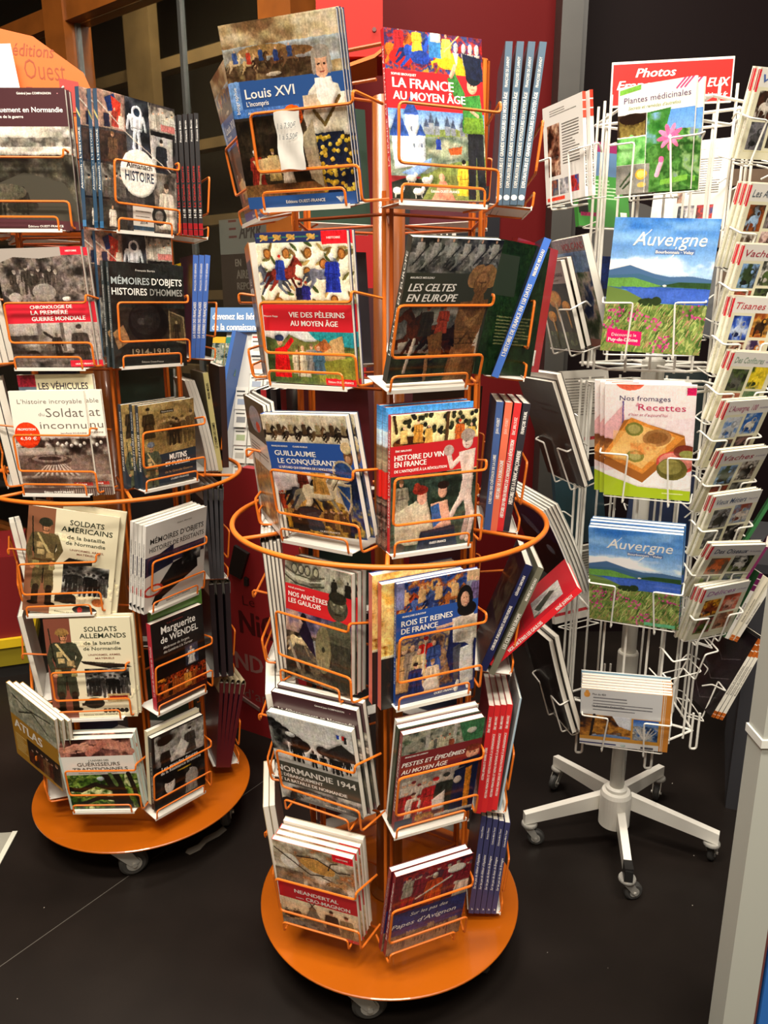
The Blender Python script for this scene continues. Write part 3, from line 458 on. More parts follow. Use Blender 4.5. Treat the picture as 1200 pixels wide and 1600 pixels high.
def c_chro(k):
    a = Art(k, '#4a4440'); a.mot(0, 0, 1, .46, ['#221e1c', '#4a423e', '#857a72', '#352e2b'], 7, 2).poly([(0, 0), (1, 0), (1, .05), (.5, .09), (.2, .07), (0, .12)], '#a39a92').crowd(.15, .7, .38, .22, 8, ['#5a504a', '#7d736a', '#3a332f'], 3, '#b0a59a', False).ell(.15, .4, .08, .04, '#9a9088').ell(.5, .36, .14, .07, '#8a8078').ell(.75, .42, .05, .02, '#c9c2b8')
    a.rect(.76, 0, 1, .065, '#cf2436').rect(0, .445, 1, .625, '#cf2436'); a.mot(0, .62, 1, 1, ['#3a3431', '#7a716a', '#aaa198', '#5a514c'], 5, 5, .7).grad(0, .62, 1, .72, '#a8a098', '#8f867e').rect(.34, .62, .4, .9, '#6a615a').rect(.62, .62, .66, .86, '#5a524c').poly([(.3, .9), (.45, .78), (.6, .8), (.62, 1), (.3, 1)], '#5c544e').fig(.56, .9, .2, '#2f2926', '#6a5f58', None, False).line([(.5, .74), (.42, .7)], .03, '#2f2926').fig(.84, .98, .34, '#3f3733', '#a3988e', '#3a332f').ell(.25, .9, .1, .05, '#2c2623').mot(0, .88, .8, 1, ['#3a332f', '#6a605a', '#221e1c'], 6, 7).rect(.68, .945, 1, 1, '#cf2436')
    return a, [('CHRONOLOGIE DE', .3, .5, .03, .5, WH), ('LA PREMIÈRE', .3, .548, .036, .44, WH), ('GUERRE MONDIALE', .3, .6, .036, .64, WH), ('HISTOIRE', .82, .04, .014, .13, WH), ('OUEST-FRANCE', .74, .982, .014, .22, WH)]
def c_sold(k):
    a = Art(k, '#ece8da'); a.rect(0, .43, 1, 1, '#6a5851').mot(0, .43, 1, 1, ['#5a4a42', '#77655b'], 6, 2).mot(0, .43, 1, .56, ['#3a2c28', '#8a7a72', '#d8d0c6', '#54443e'], 12, 2).grad(0, .53, 1, .6, '#c2b8ac', '#8a7a70').mot(.5, .45, 1, .6, ['#2a1f1c', '#4a3c36', '#a89c90'], 9, 4)
    for i in range(9): a.poly([(.5, .62), (-.2+.16*i, 1), (-.12+.16*i, 1)], '#b9aca0')
    a.ell(.42, .645, .3, .05, '#4a3a34').ell(.42, .635, .24, .035, '#7d6c62').ell(.42, .632, .16, .02, '#3a2c28')
    for i in range(7): a.ell(.56+.06*i, .49+.02*(i % 2), .022, .018, '#d8cfc4')
    a.mot(0, .8, 1, .93, ['#6d5c52', '#9a8b80', '#54443c'], 5, 6, .5).rect(0, .92, 1, 1, '#4a3934')
    for i in range(18): a.rect(.5+.03*i, .93, .512+.03*i, 1, '#8a7a70')
    a.rect(.7, .865, .96, .895, '#9a3a34').ell(.17, .41, .17, .122, '#dc3f1e')
    return a, [('L’histoire incroyable', .1, .115, .042, .86, '#6a625c', 'l'), ('du', .36, .23, .034, .08, '#8a827c', 'l'), ('Soldat', .46, .24, .085, .5, '#5d5650', 'l'), ('inconnu', .36, .35, .07, .62, '#5d5650', 'l'), ('Jean-Pascal SOUDAGNE', .62, .4, .015, .35, '#7a6a60', 's'), ('PROMOTION', .05, .365, .022, .24, WH, 'b'), ('6,50 €', .07, .455, .03, .22, WH, 's'), ('7,50 €', .11, .412, .014, .12, WH, 's'), ('France', .74, .89, .018, .14, WH, 's'), ('Éditions OUEST-FRANCE', .28, .972, .02, .4, WH, 's')]
def c_veh(k):
    a = Art(k, '#d8d0ae'); a.rect(0, .0, .24, .1, '#8a2434').rect(0, .1, .24, .5, '#5a6a7a').mot(.1, .3, 1, .95, ['#5a5a44', '#8a8a6a', '#3a3a2c'], 5, 3)
    return a, [('LES VÉHICULES', .27, .12, .055, .66, '#221c34', 's')]
def soldier(a, u, v, h, coat, helm, face='#b98a6a', gun=True):
    k = a.k*.8; dk = '#26241c'; lt = '#8f8358'
    for d in (-1, 1): a.line([(u+d*h*.06*k, v-h*.48), (u+d*h*.085*k, v-h*.2)], h*.125*k, coat).line([(u+d*h*.085*k, v-h*.2), (u+d*h*.09*k, v-h*.03)], h*.085*k, '#2c241c').ell(u+d*h*.11*k, v-h*.015, h*.07*k, h*.022, '#1e1812')
    a.line([(u, v-h*.45), (u, v-h*.25)], h*.014*k, dk)
    a.poly([(u-h*.13*k, v-h*.82), (u+h*.13*k, v-h*.82), (u+h*.155*k, v-h*.7), (u+h*.125*k, v-h*.55), (u+h*.15*k, v-h*.42), (u-h*.15*k, v-h*.42), (u-h*.125*k, v-h*.55), (u-h*.155*k, v-h*.7)], coat)
    a.line([(u-h*.14*k, v-h*.78), (u-h*.2*k, v-h*.62), (u-h*.15*k, v-h*.45)], h*.075*k, coat).line([(u+h*.14*k, v-h*.78), (u+h*.2*k, v-h*.64), (u+h*.11*k, v-h*.5)], h*.075*k, coat)
    a.line([(u-h*.15*k, v-h*.7), (u-h*.12*k, v-h*.58)], h*.012*k, dk).line([(u+h*.15*k, v-h*.7), (u+h*.12*k, v-h*.58)], h*.012*k, dk)
    a.line([(u-h*.09*k, v-h*.8), (u+h*.12*k, v-h*.53)], h*.03*k, '#c2ae7c').rect(u-h*.1*k, v-h*.71, u-h*.02*k, v-h*.65, '#a8946a').rect(u-h*.09*k, v-h*.63, u-h*.0*k, v-h*.575, '#b39f72').rect(u+h*.03*k, v-h*.6, u+h*.12*k, v-h*.54, '#97845c').line([(u-h*.14*k, v-h*.51), (u+h*.14*k, v-h*.51)], h*.03*k, '#4a3a26')
    a.rect(u-h*.14*k, v-h*.5, u-h*.06*k, v-h*.42, lt).rect(u+h*.07*k, v-h*.49, u+h*.14*k, v-h*.41, lt)
    if gun: a.line([(u-h*.17*k, v-h*.98), (u-h*.14*k, v-h*.6)], h*.016*k, dk)
    a.rect(u-h*.03*k, v-h*.85, u+h*.04*k, v-h*.81, face).ell(u+h*.01*k, v-h*.885, h*.05*k, h*.055, face).ell(u, v-h*.935, h*.085*k, h*.05, helm).rect(u-h*.088*k, v-h*.935, u+h*.088*k, v-h*.915, helm)
    for e in (-.012, .032): a.ell(u+h*e*k, v-h*.893, h*.009*k, h*.006, '#2a1d18')
    a.line([(u-h*.005*k, v-h*.862), (u+h*.025*k, v-h*.862)], h*.008*k, '#7a4a3a').line([(u-h*.045*k, v-h*.91), (u-h*.03*k, v-h*.84), (u+h*.03*k, v-h*.835), (u+h*.055*k, v-h*.91)], h*.008*k, dk)
    a.ell(u-h*.14*k, v-h*.43, h*.033*k, h*.028, face).ell(u+h*.1*k, v-h*.48, h*.033*k, h*.028, face)
def c_amer(k, ger=False):
    a = Art(k, '#ddd5b6'); a.gr = .4; a.cloud(.3, 0, 1, 1, '#d2c8a4', 3, 2, .5).rect(0, 0, .3, 1, '#86563c' if not ger else '#7a4434')
    a.mot(.42, .5, .94, .78, ['#1f1e1c', '#5a5854', '#a3a09a', '#d0cdc6'], 8, 3, .7); a.crowd(.46, .92, .77, .2, 8, ['#2a2826', '#3f3c39', '#1c1b1a'], 4, '#77746e', False)
    a.poly([(.4, .5), (.48, .44), (.74, .46), (.74, .49), (.5, .52)] if not ger else [(.38, .42), (.9, .46), (.98, .49), (.7, .5), (.42, .45)], '#26231f').ell(.47 if not ger else .5, .85 if ger else .83, .12, .055, '#2c2a24').rect(.35, .85, .59, .875, '#2c2a24')
    soldier(a, .2, .92, .84, '#5d5138' if not ger else '#3c3d30', '#35352a' if not ger else '#8a6a40', '#b5805e')
    if ger: a.rect(.66, .76, .92, .84, '#a8946c').rect(.68, .78, .9, .8, '#7a2a20'); [a.ell(.62+.05*i, .93, .026, .022, '#2c2822') for i in range(6)]
    else: a.ell(.7, .93, .14, .045, '#2a2622').ell(.64, .93, .03, .03, '#9a2a22').ell(.84, .84, .07, .04, '#a8643a')
    return a, [('SOLDATS', .46, .13, .048, .38, '#2c3426', 's'), ('AMÉRICAINS' if not ger else 'ALLEMANDS', .37 if not ger else .4, .195, .048, .57 if not ger else .54, '#2c3426', 's'), ('de la bataille', .44, .26, .034, .42, '#3a4030', 's'), ('de Normandie', .43, .315, .034, .44, '#3a4030', 's'), ('UNIFORMES, ARMES,', .48, .37, .018, .38, '#7a4434', 's'), ('MATÉRIELS', .56, .405, .018, .22, '#7a4434', 's'), ('Grégory Le Henry', .56, .45, .015, .22, '#5a5a4a', 's'), ('Éditions OUEST-FRANCE', .36, .975, .014, .4, '#6a6a55', 's')]
def c_guer(k):
    a = Art(k, '#bccbc2'); a.rect(.03, .0, .97, 1, '#d8d6cc').mot(.03, 0, .97, .24, ['#2c1714', '#5a3a34', '#b07a6a', '#3a201c'], 4, 2)
    for u, v, d in ((.08, .14, 1), (.26, .1, 1), (.42, .13, -1), (.66, .1, 1), (.84, .1, -1)):
        a.ell(u, v, .08, .045, '#b8806c')
        for j in range(4): a.line([(u+d*.05, v-.03+.02*j), (u+d*.15, v-.06+.035*j)], .028, '#c08c78')
    a.line([(.4, .2), (.62, .06)], .09, '#a86c5c').line([(.66, .02), (.95, .18)], .1, '#b07a68'); a.rect(.03, .24, .97, .5, '#dedcd4')
    a.mot(.03, .5, .97, 1, ['#1e3014', '#4a6a28', '#86a04a', '#2c4418', '#c9d39a'], 7, 5); T = '#241d15'
    a.poly([(.5, .5), (.74, .5), (.8, .78), (.86, 1), (.6, 1), (.6, .75)], T).line([(.62, .72), (.4, .64), (.2, .72), (.05, .7)], .07, T).line([(.64, .86), (.42, .84), (.18, .92)], .06, T).line([(.86, .5), (.9, .7), (.95, 1)], .06, T).line([(.62, .5), (.68, .66)], .05, '#5a7040').ell(.48, .56, .05, .03, '#c9d8d8')
    return a, [('L’UNIVERS DES', .38, .31, .026, .26, '#5a5a52', 's'), ('GUÉRISSEURS', .22, .375, .05, .56, '#56544c', 's'), ('TRADITIONNELS', .15, .445, .05, .72, '#56544c', 's'), ('Panorama des médecines en France', .22, .48, .018, .5, '#77756c', 'r')]
def c_alm(k):
    a = Art(k, '#1d1b1c'); a.mot(0, 0, 1, 1, ['#121112', '#2c292a', '#4a4442', '#1c1a1b'], 5, 2)
    P = [(0, 0, .33, .26, ['#8a7a6a', '#b08a7a', '#5a4a44']), (.34, 0, .64, .4, ['#15161a', '#2c2e34', '#4a4c52']), (.65, .02, 1, .2, ['#6a665e', '#a39c90', '#3a3632']), (.0, .28, .33, .5, ['#2a2220', '#4a3830']), (.66, .24, .96, .48, ['#8a8884', '#b5b2ac']), (0, .52, .3, .76, ['#3a3634', '#8a857e', '#25211f']), (.68, .5, 1, .98, ['#2a2624', '#6a625a', '#8a8278']), (0, .78, .3, 1, ['#25211e', '#46403a'])]
    for i, (u0, v0, u1, v1, pl) in enumerate(P): a.mot(u0, v0, u1, v1, pl, 8, 10+i)
    a.poly([(.08, .05), (.2, .0), (.25, .12), (.12, .14)], '#23345c').poly([(.16, .02), (.28, .06), (.26, .18), (.18, .14)], '#b03a2c').fig(.2, .24, .14, '#8a3a32').fig(.1, .25, .12, '#2a2a3a').fig(.28, .25, .12, '#c9beb0')
    a.fig(.47, .36, .3, '#c9cbd0', '#e8e8ea', '#dcdcde', False, .5).ell(.48, .1, .07, .05, '#e4e5e8').ell(.48, .1, .04, .03, '#26303c').fig(.16, .48, .2, '#5a4434', '#c99a7c', '#7a5a40').crowd(.68, .98, .19, .14, 5, ['#4a4640', '#8a8478', '#b8b2a6'], 3).rect(.8, .14, 1, .19, '#a86a64').fig(.8, .52, .26, '#22242a', '#d0b8a6', '#2a2420').crowd(.02, .28, .75, .16, 4, ['#1d1c1c', '#55504a'], 6).fig(.85, .96, .36, '#b8b0a2', '#c9b09a', '#3a2c24').fig(.12, .98, .16, '#c0b8aa')
    a.ell(.48, .55, .24, .18, '#d9d5cc').rect(.38, .8, .66, 1, '#c2bcb2').line([(.42, .84), (.62, .84)], .012, '#6a625a').line([(.42, .88), (.6, .88)], .012, '#6a625a').ell(.74, .86, .1, .075, '#2a2826').ell(.74, .86, .06, .045, '#77736c').line([(0, .08), (.35, .27), (.92, .5)], .012, '#c9c0b4').line([(.64, 0), (.66, .4)], .008, '#c9c0b4').rect(.38, .955, .66, .985, '#3a4c5c')
    return a, [('Almanach', .32, .515, .045, .34, '#1c1c1e', 'b'), ('HISTOIRE', .3, .61, .075, .38, '#1d2a44', 's'), ('2014', .47, .935, .024, .1, '#2a2624', 'b')]
def c_obj(k):
    a = Art(k, '#1f2220'); a.mot(0, 0, 1, 1, ['#191b1a', '#262927', '#1f2220'], 3, 2).mot(.1, .42, 1, .74, ['#1a1714', '#332c26', '#24201c'], 4, 4).ell(.48, .56, .27, .2, '#151313').ell(.44, .53, .2, .15, '#211e1d').ell(.38, .55, .05, .035, '#3a3634').ell(.48, .54, .06, .05, '#2c2927').poly([(.0, .66), (.14, .58), (.22, .74), (.06, .82)], '#8a6a4a').ell(.04, .72, .02, .015, '#5a4430').poly([(.76, .44), (.98, .5), (1, .78), (.76, .74)], '#77684e').poly([(.78, .46), (.96, .51), (.98, .76), (.78, .72)], '#463c2c').fig(.87, .74, .2, '#2a241c', '#8a7a5c', None, False)
    return a, [('François Bertin', .34, .075, .018, .26, '#c9c6be', 's'), ('MÉMOIRES', .02, .2, .066, .5, '#aab4b4', 's'), ('D’OBJETS', .55, .2, .066, .42, '#e8e6de', 's'), ('HISTOIRES', .02, .3, .066, .46, '#e4e4de', 's'), ('D’HOMMES', .52, .3, .066, .45, '#8f918c', 's'), ('1914-1918', .24, .875, .06, .52, '#8a7d66', 's'), ('Éditions Ouest-France', .36, .955, .018, .3, '#b9b6ae', 's')]
def c_mut(k):
    a = Art(k, '#8a744c'); a.mot(0, 0, 1, .66, ['#a08a5c', '#8a7448', '#75613c', '#b39c6c'], 3, 2); a.crowd(.4, .98, .5, .32, 7, ['#5a4a30', '#4a3c28', '#6d5a3a'], 5, '#b39a70', False).fig(.16, .4, .36, '#3a3020', '#8a7450', '#2c2418').crowd(.5, .7, .5, .3, 2, ['#2f271b'], 2, '#9a8460', False)
    a.poly([(0, .7), (.1, .62), (1, .6), (1, 1), (0, 1)], '#26303a'); soldier(a, .18, 1.15, .72, '#4c5040', '#6a7078', '#a8805e'); a.line([(.3, .78), (.5, .7)], .03, '#3a2c20').rect(.38, .09, .62, .125, '#3a3428')
    return a, [('MUTINS', .5, .7, .07, .32, WH, 'b'), ('ET FUSILLÉS', .42, .775, .055, .46, WH, 'b'), ('de la Grande Guerre', .4, .86, .028, .52, '#b08a5c', 's'), ('OUEST-FRANCE', .5, .955, .022, .34, WH, 'r'), ('François de Lannoy', .4, .115, .014, .2, '#d8d0bc', 's')]
def c_res(k):
    a = Art(k, '#d9d6d0'); a.rect(0, .36, .98, .56, '#2a2a44').mot(0, .36, .98, .56, ['#20203a', '#33334e', '#4a3c4c'], 4, 2).rect(0, .5, 1, 1, '#d2cfc9').poly([(0, .42), (.45, .3), (.45, .52), (0, .58)], '#25253c')
    a.poly([(.25, .7), (.45, .52), (.6, .5), (.7, .56), (.86, .54), (.88, .68), (.6, .78), (.3, .88), (.2, .96), (.12, .92)], '#191617').rect(.6, .45, .92, .58, '#77756f').mot(.6, .45, .92, .58, GREY, 9, 3).ell(.14, .76, .16, .07, '#b03a30').ell(.14, .76, .12, .048, '#d2cfc9')
    return a, [('MÉMOIRES D’OBJETS', .07, .22, .06, .88, '#33302e', 's'), ('HISTOIRES DE RÉSISTANTS', .06, .31, .055, .9, '#4a4644', 's'), ('Éditions OUEST-FRANCE', .36, .955, .02, .4, '#2a2826', 's'), ('Édith Marois', .5, .08, .014, .24, '#77736e', 's')]
def c_wen(k):
    a = Art(k, '#15100f'); a.mot(0, .3, 1, 1, ['#0f0b0b', '#221613', '#17110f'], 4, 2).mot(0, .66, 1, .95, ['#120c0b', '#5a1d12', '#b0481a', '#2a1210', '#e08a2c'], 8, 4).crowd(.15, .9, .9, .2, 8, ['#6a2416', '#1d1412', '#8a4a22'], 3, '#c08a5a').fig(.62, .88, .2, '#b8843a').rect(.6, .4, .86, .64, '#2a2a34').mot(.61, .41, .85, .63, ['#1d1f2a', '#4a4c5c', '#2c2e3c'], 6, 6).fig(.72, .63, .2, '#cfccc6', '#d8b8a0', '#b9b4aa').rect(0, .9, 1, 1, '#3a1512')
    return a, [('Marguerite', .18, .155, .085, .66, WH, 's'), ('de WENDEL', .16, .26, .075, .72, WH, 's'), ('Maîtresse de forges,', .2, .33, .03, .5, '#d8d4cc', 'c'), ('des Lumières à la Terreur', .2, .38, .03, .56, '#d8d4cc', 'c'), ('Le destin', .3, .06, .018, .3, '#9a3a34', 'r'), ('OUEST-FRANCE', .5, .965, .018, .3, '#c9605a', 's')]
def c_figu(k):
    a = Art(k, '#161616'); a.mot(.05, .02, 1, .44, ['#2a2a29', '#77756f', '#b5b3ac', '#4a4947'], 4, 2).ell(.24, .2, .12, .13, '#8a8780').ell(.24, .11, .14, .06, '#1c1b1a').fig(.24, .5, .3, '#22211f', '#9a968e').fig(.72, .42, .34, '#3a3936', '#c2beb6', '#222120').poly([(.42, .36), (.55, .18), (.7, .3), (.6, .44)], '#c9c6be').rect(0, .44, 1, .62, '#161616').rect(.46, .6, .72, .64, '#c9a83a')
    a.mot(.05, .62, 1, .98, ['#121212', '#33322f', '#1a1a19'], 4, 5).ell(.3, .74, .1, .12, '#c2beb6').ell(.3, .66, .11, .05, '#1a1918').fig(.72, .98, .36, '#8a8880', '#d0ccc4', '#2a2927').ell(.74, .78, .12, .12, '#8f8c86').poly([(.15, .98), (.2, .88), (.45, .86), (.5, .98)], '#22211f')
    for u in (.27, .33): a.ell(u, .73, .012, .007, '#1a1918')
    return a, [('Les grandes figures', .16, .5, .042, .7, WH, 's'), ('de la Résistance bretonne', .14, .56, .042, .78, WH, 's')]
def c_atlas(k):
    a = Art(k, '#b8862a'); a.mot(0, 0, 1, .42, ['#a8a690', '#8a8c7a', '#c2c0ac', '#5a5c4c'], 6, 2).line([(.1, .1), (.4, .16), (.9, .1)], .02, '#3a3a30').line([(.2, .3), (.5, .16), (.8, .3)], .02, '#3a3a30').rect(0, .4, 1, .62, '#b8862a').rect(.3, .62, 1, .95, '#2c2018').crowd(.34, .98, .94, .28, 6, ['#5a3020', '#3a2a20', '#7a5a3c'], 2).lines(.04, .66, .28, .92, 9, '#e0c88a', 1)
    return a, [('ATLAS', .06, .56, .12, .6, WH, 'b')]
def c_plan(k):
    a = Art(k, '#f2efe6'); a.gr = .25; a.rect(.39, .26, 1, 1, '#5f94d8').grad(.39, .26, 1, .6, '#5f94d8', '#8fb0d0').mot(.39, .44, 1, 1, ['#3a6a2c', '#5f944a', '#2f5a28', '#86a86a', '#7a8aa0'], 5, 3).poly([(.39, .26), (.7, .24), (.62, .5), (.39, .6)], '#3f7a3a').mot(.39, .27, .62, .55, ['#2f6a2c', '#4f8a44', '#7da8c8'], 6, 8)
    a.rect(0, .26, .385, .46, '#3a2a1e').mot(.02, .3, .37, .46, ['#5a4a26', '#8a7a44', '#3c3018'], 9, 4).ell(.2, .3, .18, .05, '#2a1e16').rect(0, .47, .385, .72, '#4f8a4a').mot(0, .47, .385, .72, ['#2f6a2c', '#6fb060', '#9acb8a'], 6, 5).ell(.1, .56, .1, .03, '#8ac47a', 30).ell(.25, .6, .1, .03, '#8ac47a', -40).ell(.2, .5, .08, .03, '#7ab86c', 80).rect(0, .725, .45, 1, '#77756e').mot(0, .725, .45, 1, ['#66645e', '#8a8880', '#9a978e'], 4, 6).line([(.06, .92), (.2, .8)], .025, '#3a4a34').line([(.1, .94), (.22, .86)], .025, '#3a4a34').ell(.34, .82, .08, .05, '#d8a440').ell(.34, .82, .055, .034, '#e8c86a').ell(.35, .92, .06, .025, '#d8b060')
    for i in range(9):
        t = R(40*i+10); a.ell(.7+.085*math.cos(t), .5+.06*math.sin(t), .085, .022, ['#e86a98', '#f08ab0'][i % 2], math.degrees(math.atan2(math.sin(t), math.cos(t))))
    a.ell(.7, .5, .025, .018, '#f6d8e0').line([(.68, .56), (.5, .72)], .014, '#4a6a34').line([(.55, .84), (.6, .72)], .06, '#e8b0c4').ell(.6, .7, .035, .03, '#e86a98').poly([(.02, .03), (.3, .0), (.3, .045), (.02, .075)], '#7ab04a').poly([(.6, .89), (.95, .86), (.95, .91), (.6, .94)], '#7ab04a')
    for i in range(3): a.line([(.76+.05*i, .08), (.9+.05*i, -.03)], .022, '#d84a78')
    a.rect(.385, .26, .392, 1, '#e8e6dc').rect(0, .46, .39, .47, '#e8e6dc')
    return a, [('Plantes médicinales', .08, .155, .055, .86, '#5a3a6a', 'r'), ('Secrets et remèdes d’autrefois', .14, .215, .03, .68, '#8a9a4a', 'c')]
def c_auv(k, first=True):
    a = Art(k, '#4f8fd8'); a.gr = .22; a.grad(0, 0, 1, .45, '#2a68b8', '#b4d2ec').cloud(0, -.05, 1, .2, '#8cb8e4', 3, 3, .45, .4).cloud(.2, .12, 1, .34, '#a8cdec', 3, 9, .4, .3).cloud(0, .26, 1, .42, '#f4f6f6', 4, 7, .35, .5).cloud(0, .29, 1, .41, '#ffffff', 5, 12, .3, .6)
    a.poly([(0, .38), (.2, .34), (.45, .4), (.6, .42), (.8, .41), (1, .43), (1, .5), (0, .5)], '#4a6f9a').poly([(0, .42), (.3, .4), (.55, .45), (1, .45), (1, .52), (0, .52)], '#3f6a8a').poly([(0, .44), (.25, .43), (.55, .49), (.2, .51), (0, .5)], '#6a9a4c').poly([(.5, .49), (.7, .455), (1, .455), (1, .5)], '#33502f').poly([(.13, .5), (1, .5), (1, .63), (.4, .61), (.25, .54)], '#3a5cae').mot(.2, .51, 1, .61, ['#34549f', '#4a6cc0', '#3a5cae'], 6, 5, .3)
    a.poly([(0, .5), (.2, .53), (.4, .6), (.6, .64), (1, .63), (1, 1), (0, 1)], '#6a8440').mot(0, .62, 1, 1, ['#4a6430', '#7a8f4a', '#8f8a54', '#5a7a3c', '#a8b06a'], 11, 6, 1.4).ell(.42, .61, .1, .03, '#2f3f24').ell(.5, .6, .05, .035, '#2f3f24').ell(.56, .485, .02, .008, '#e8e4dc'); r = random.Random(8)
    for i in range(260):
        u, v = r.random(), r.uniform(.66, 1); a.line([(u, v), (u+r.uniform(.01, .05), v-.05)], .007, r.choice(['#a8b86a', '#c2cc86', '#3a5428', '#7f9a52', '#b98a72']))
    for i in range(110):
        cx, cy = r.choice([(.06, .75), (.1, .82), (.62, .93), (.6, .88), (.3, .72), (.5, .76), (.12, .68), (.9, .7)]); a.ell(r.gauss(cx, .05), r.gauss(cy, .03), .012, .009, r.choice(['#c94f8a', '#d8649a', '#a83a72']))
    a.line([(.62, .2), (.6, .26), (.55, .3), (.48, .31), (.44, .29), (.45, .275)], .009, WH).line([(.2, .195), (.28, .15), (.36, .08)], .007, WH)
    if first: a.poly([(.05, .82), (.4, .84), (.4, .95), (.05, .93)], '#d8246a')
    else: a.rect(.62, .955, .96, .99, '#6ab48a')
    a.rect(.42, .22, .8, .255, '#5a78a8')
    L = [('Auvergne', .2, .195, .1, .7, WH, 'c'), ('Bourbonnais · Velay', .43, .25, .022, .36, WH, 'b')]
    if first: L += [('Découvrez le', .1, .88, .025, .25, WH, 'r'), ('Puy-de-Dôme', .07, .92, .028, .3, WH, 'b')]
    return a, L
def c_from(k):
    a = Art(k, '#efe4e2'); a.gr = .25; a.grad(0, 0, 1, .8, '#f2e6e2', '#e4d2d4').poly([(0, .35), (.22, .16), (.24, .5), (0, .62)], '#e0b0b2').ell(.28, -.02, .16, .07, '#e06a50').rect(.2, .14, .215, .5, '#6a5a8a').poly([(.5, .7), (.72, .3), (1, .26), (1, .8)], '#ead8da').rect(.9, .02, 1, .08, '#cf2a60').ell(.02, .56, .2, .09, '#7a4a2c').mot(0, .5, .2, .64, ['#6a3f22', '#8f5f36', '#a87444'], 9, 2).ell(.5, .83, .6, .1, '#f4efe8').ell(.5, .82, .58, .085, '#f0e8e4')
    a.poly([(-.02, .7), (.45, .86), (.92, .5), (.9, .42), (.3, .29), (.22, .31)], '#b06a2a').poly([(-.02, .62), (.45, .78), (.9, .44), (.3, .28)], '#d88f42').poly([(.05, .6), (.44, .73), (.8, .44), (.33, .32)], '#e8b870').mot(.1, .4, .7, .66, ['#e8b870', '#efc988', '#d89a50'], 5, 4, a=.5)
    a.ell(.34, .38, .1, .06, '#7a7a3c').ell(.34, .38, .07, .042, '#a8a060').ell(.6, .45, .16, .075, '#a87a4a', -10).ell(.6, .45, .12, .05, '#8f6238', -10).ell(.36, .62, .1, .055, '#8a8444').ell(.36, .62, .065, .036, '#b0a86a').mot(.3, .5, .6, .6, ['#d87a3c', '#e8b870', '#c2502c'], 7, 6, a=.6)
    a.ell(.82, .66, .22, .1, '#c9544a').ell(.82, .65, .19, .08, '#d88a7c').ell(.78, .72, .17, .1, '#6a6434').ell(.76, .7, .13, .07, '#948c50').ell(.92, .56, .13, .06, '#7a3a2c').ell(.94, .58, .09, .035, '#8a8a4c').poly([(0, .8), (.4, .9), (1, .91), (1, 1), (0, 1)], '#b5cf22').rect(.68, .94, .92, .948, '#eaf2b0')
    return a, [('Nos fromages', .17, .135, .042, .56, '#4a3a6a', 'r'), ('Recettes', .38, .215, .056, .52, '#cf2a60', 'r'), ('&', .35, .18, .03, .04, '#e8a0b0', 'i'), ('d’hier et d’aujourd’hui', .27, .265, .024, .44, '#c2607a', 'c')]
def c_pays(k):
    a = Art(k, '#e2e3e2'); a.gr = .3; a.rect(0, .46, 1, 1, '#d89a3c').rect(0, .9, 1, 1, '#eceae6').mot(0, .45, .58, .84, ['#3a2418', '#8a5a26', '#c28a3a', '#5a3a22', '#a8b0b8'], 7, 2, .7).line([(.12, .84), (.16, .45)], .03, '#2a1d16').poly([(.1, .84), (.3, .78), (.58, .8), (.58, .86), (.1, .87)], '#6a86b0').poly([(.36, .45), (.58, .45), (.58, .68), (.44, .62)], '#d8dbe0').mot(.6, .47, .88, .86, ['#23304a', '#4a6a9a', '#a8a8a8', '#6a6a6a', '#d8d4cc'], 9, 4).grad(.6, .47, .88, .58, '#3a64b0', '#7a9ac8')
    for i in range(9): a.line([(.73, .84), (.62+.03*i, .6+.03*(i % 3))], .012, '#c9c4bc')
    a.rect(0, .84, .9, .9, '#d89a3c').rect(.9, 0, 1, 1, '#e0913a').rect(.915, 0, .922, 1, '#f2e8d8').rect(.935, 0, .94, 1, '#f2e8d8').rect(.0, .955, .42, .975, '#3a3a66').lines(.14, .14, .8, .4, 5, '#77777a', 2, .25).ell(.07, .1, .035, .05, '#d89a4c').ell(.07, .05, .02, .025, '#d89a4c').ell(.5, .965, .03, .025, '#c9d8d0').rect(.7, .95, .84, .985, '#55555a')
    return a, [('Plus de 450', .13, .1, .03, .15, '#3a3a40', 's'), ('Un dictionnaire d’aujourd’hui', .13, .3, .03, .36, '#3a3a40', 's')]
def carnet(title, tcol, pals, sub=''):
    def f(k):
        a = Art(k, '#e3dfc0'); a.gr = .3; a.rect(0, 0, 1, .2, '#e6e3da').rect(0, 0, .05, 1, '#ded9c0').poly([(0, .02), (.045, .02), (.045, .26), (0, .26)], '#cc2f3c')
        for i, (u, v) in enumerate(((.12, .24), (.54, .2), (.12, .58), (.54, .55))):
            a.mot(u, v, u+.36, v+.31, pals[i], 7, 3+i+len(title)); c = pals[i]; a.ell(u+.17, v+.19, .11, .07, c[2]).ell(u+.23, v+.11, .055, .05, tone(c[2], .8)).ell(u+.24, v+.1, .03, .025, c[1]).ell(u+.12, v+.24, .07, .03, tone(c[0], .8)).line([(u+.1, v+.2), (u+.08, v+.29)], .03, tone(c[2], .7)).line([(u+.24, v+.22), (u+.25, v+.29)], .03, tone(c[2], .7))
        a.rect(.1, .9, .95, .91, '#d8d2a8')
        L = [(title, .1, .15, .085, .62 if sub else .8, tcol, 'c')]
        if sub: L.append((sub, .76, .13, .03, .2, '#8a7a9a', 'c'))
        return a, L
    return f
DK = ['#1d1a16', '#4a4238', '#8a8070']
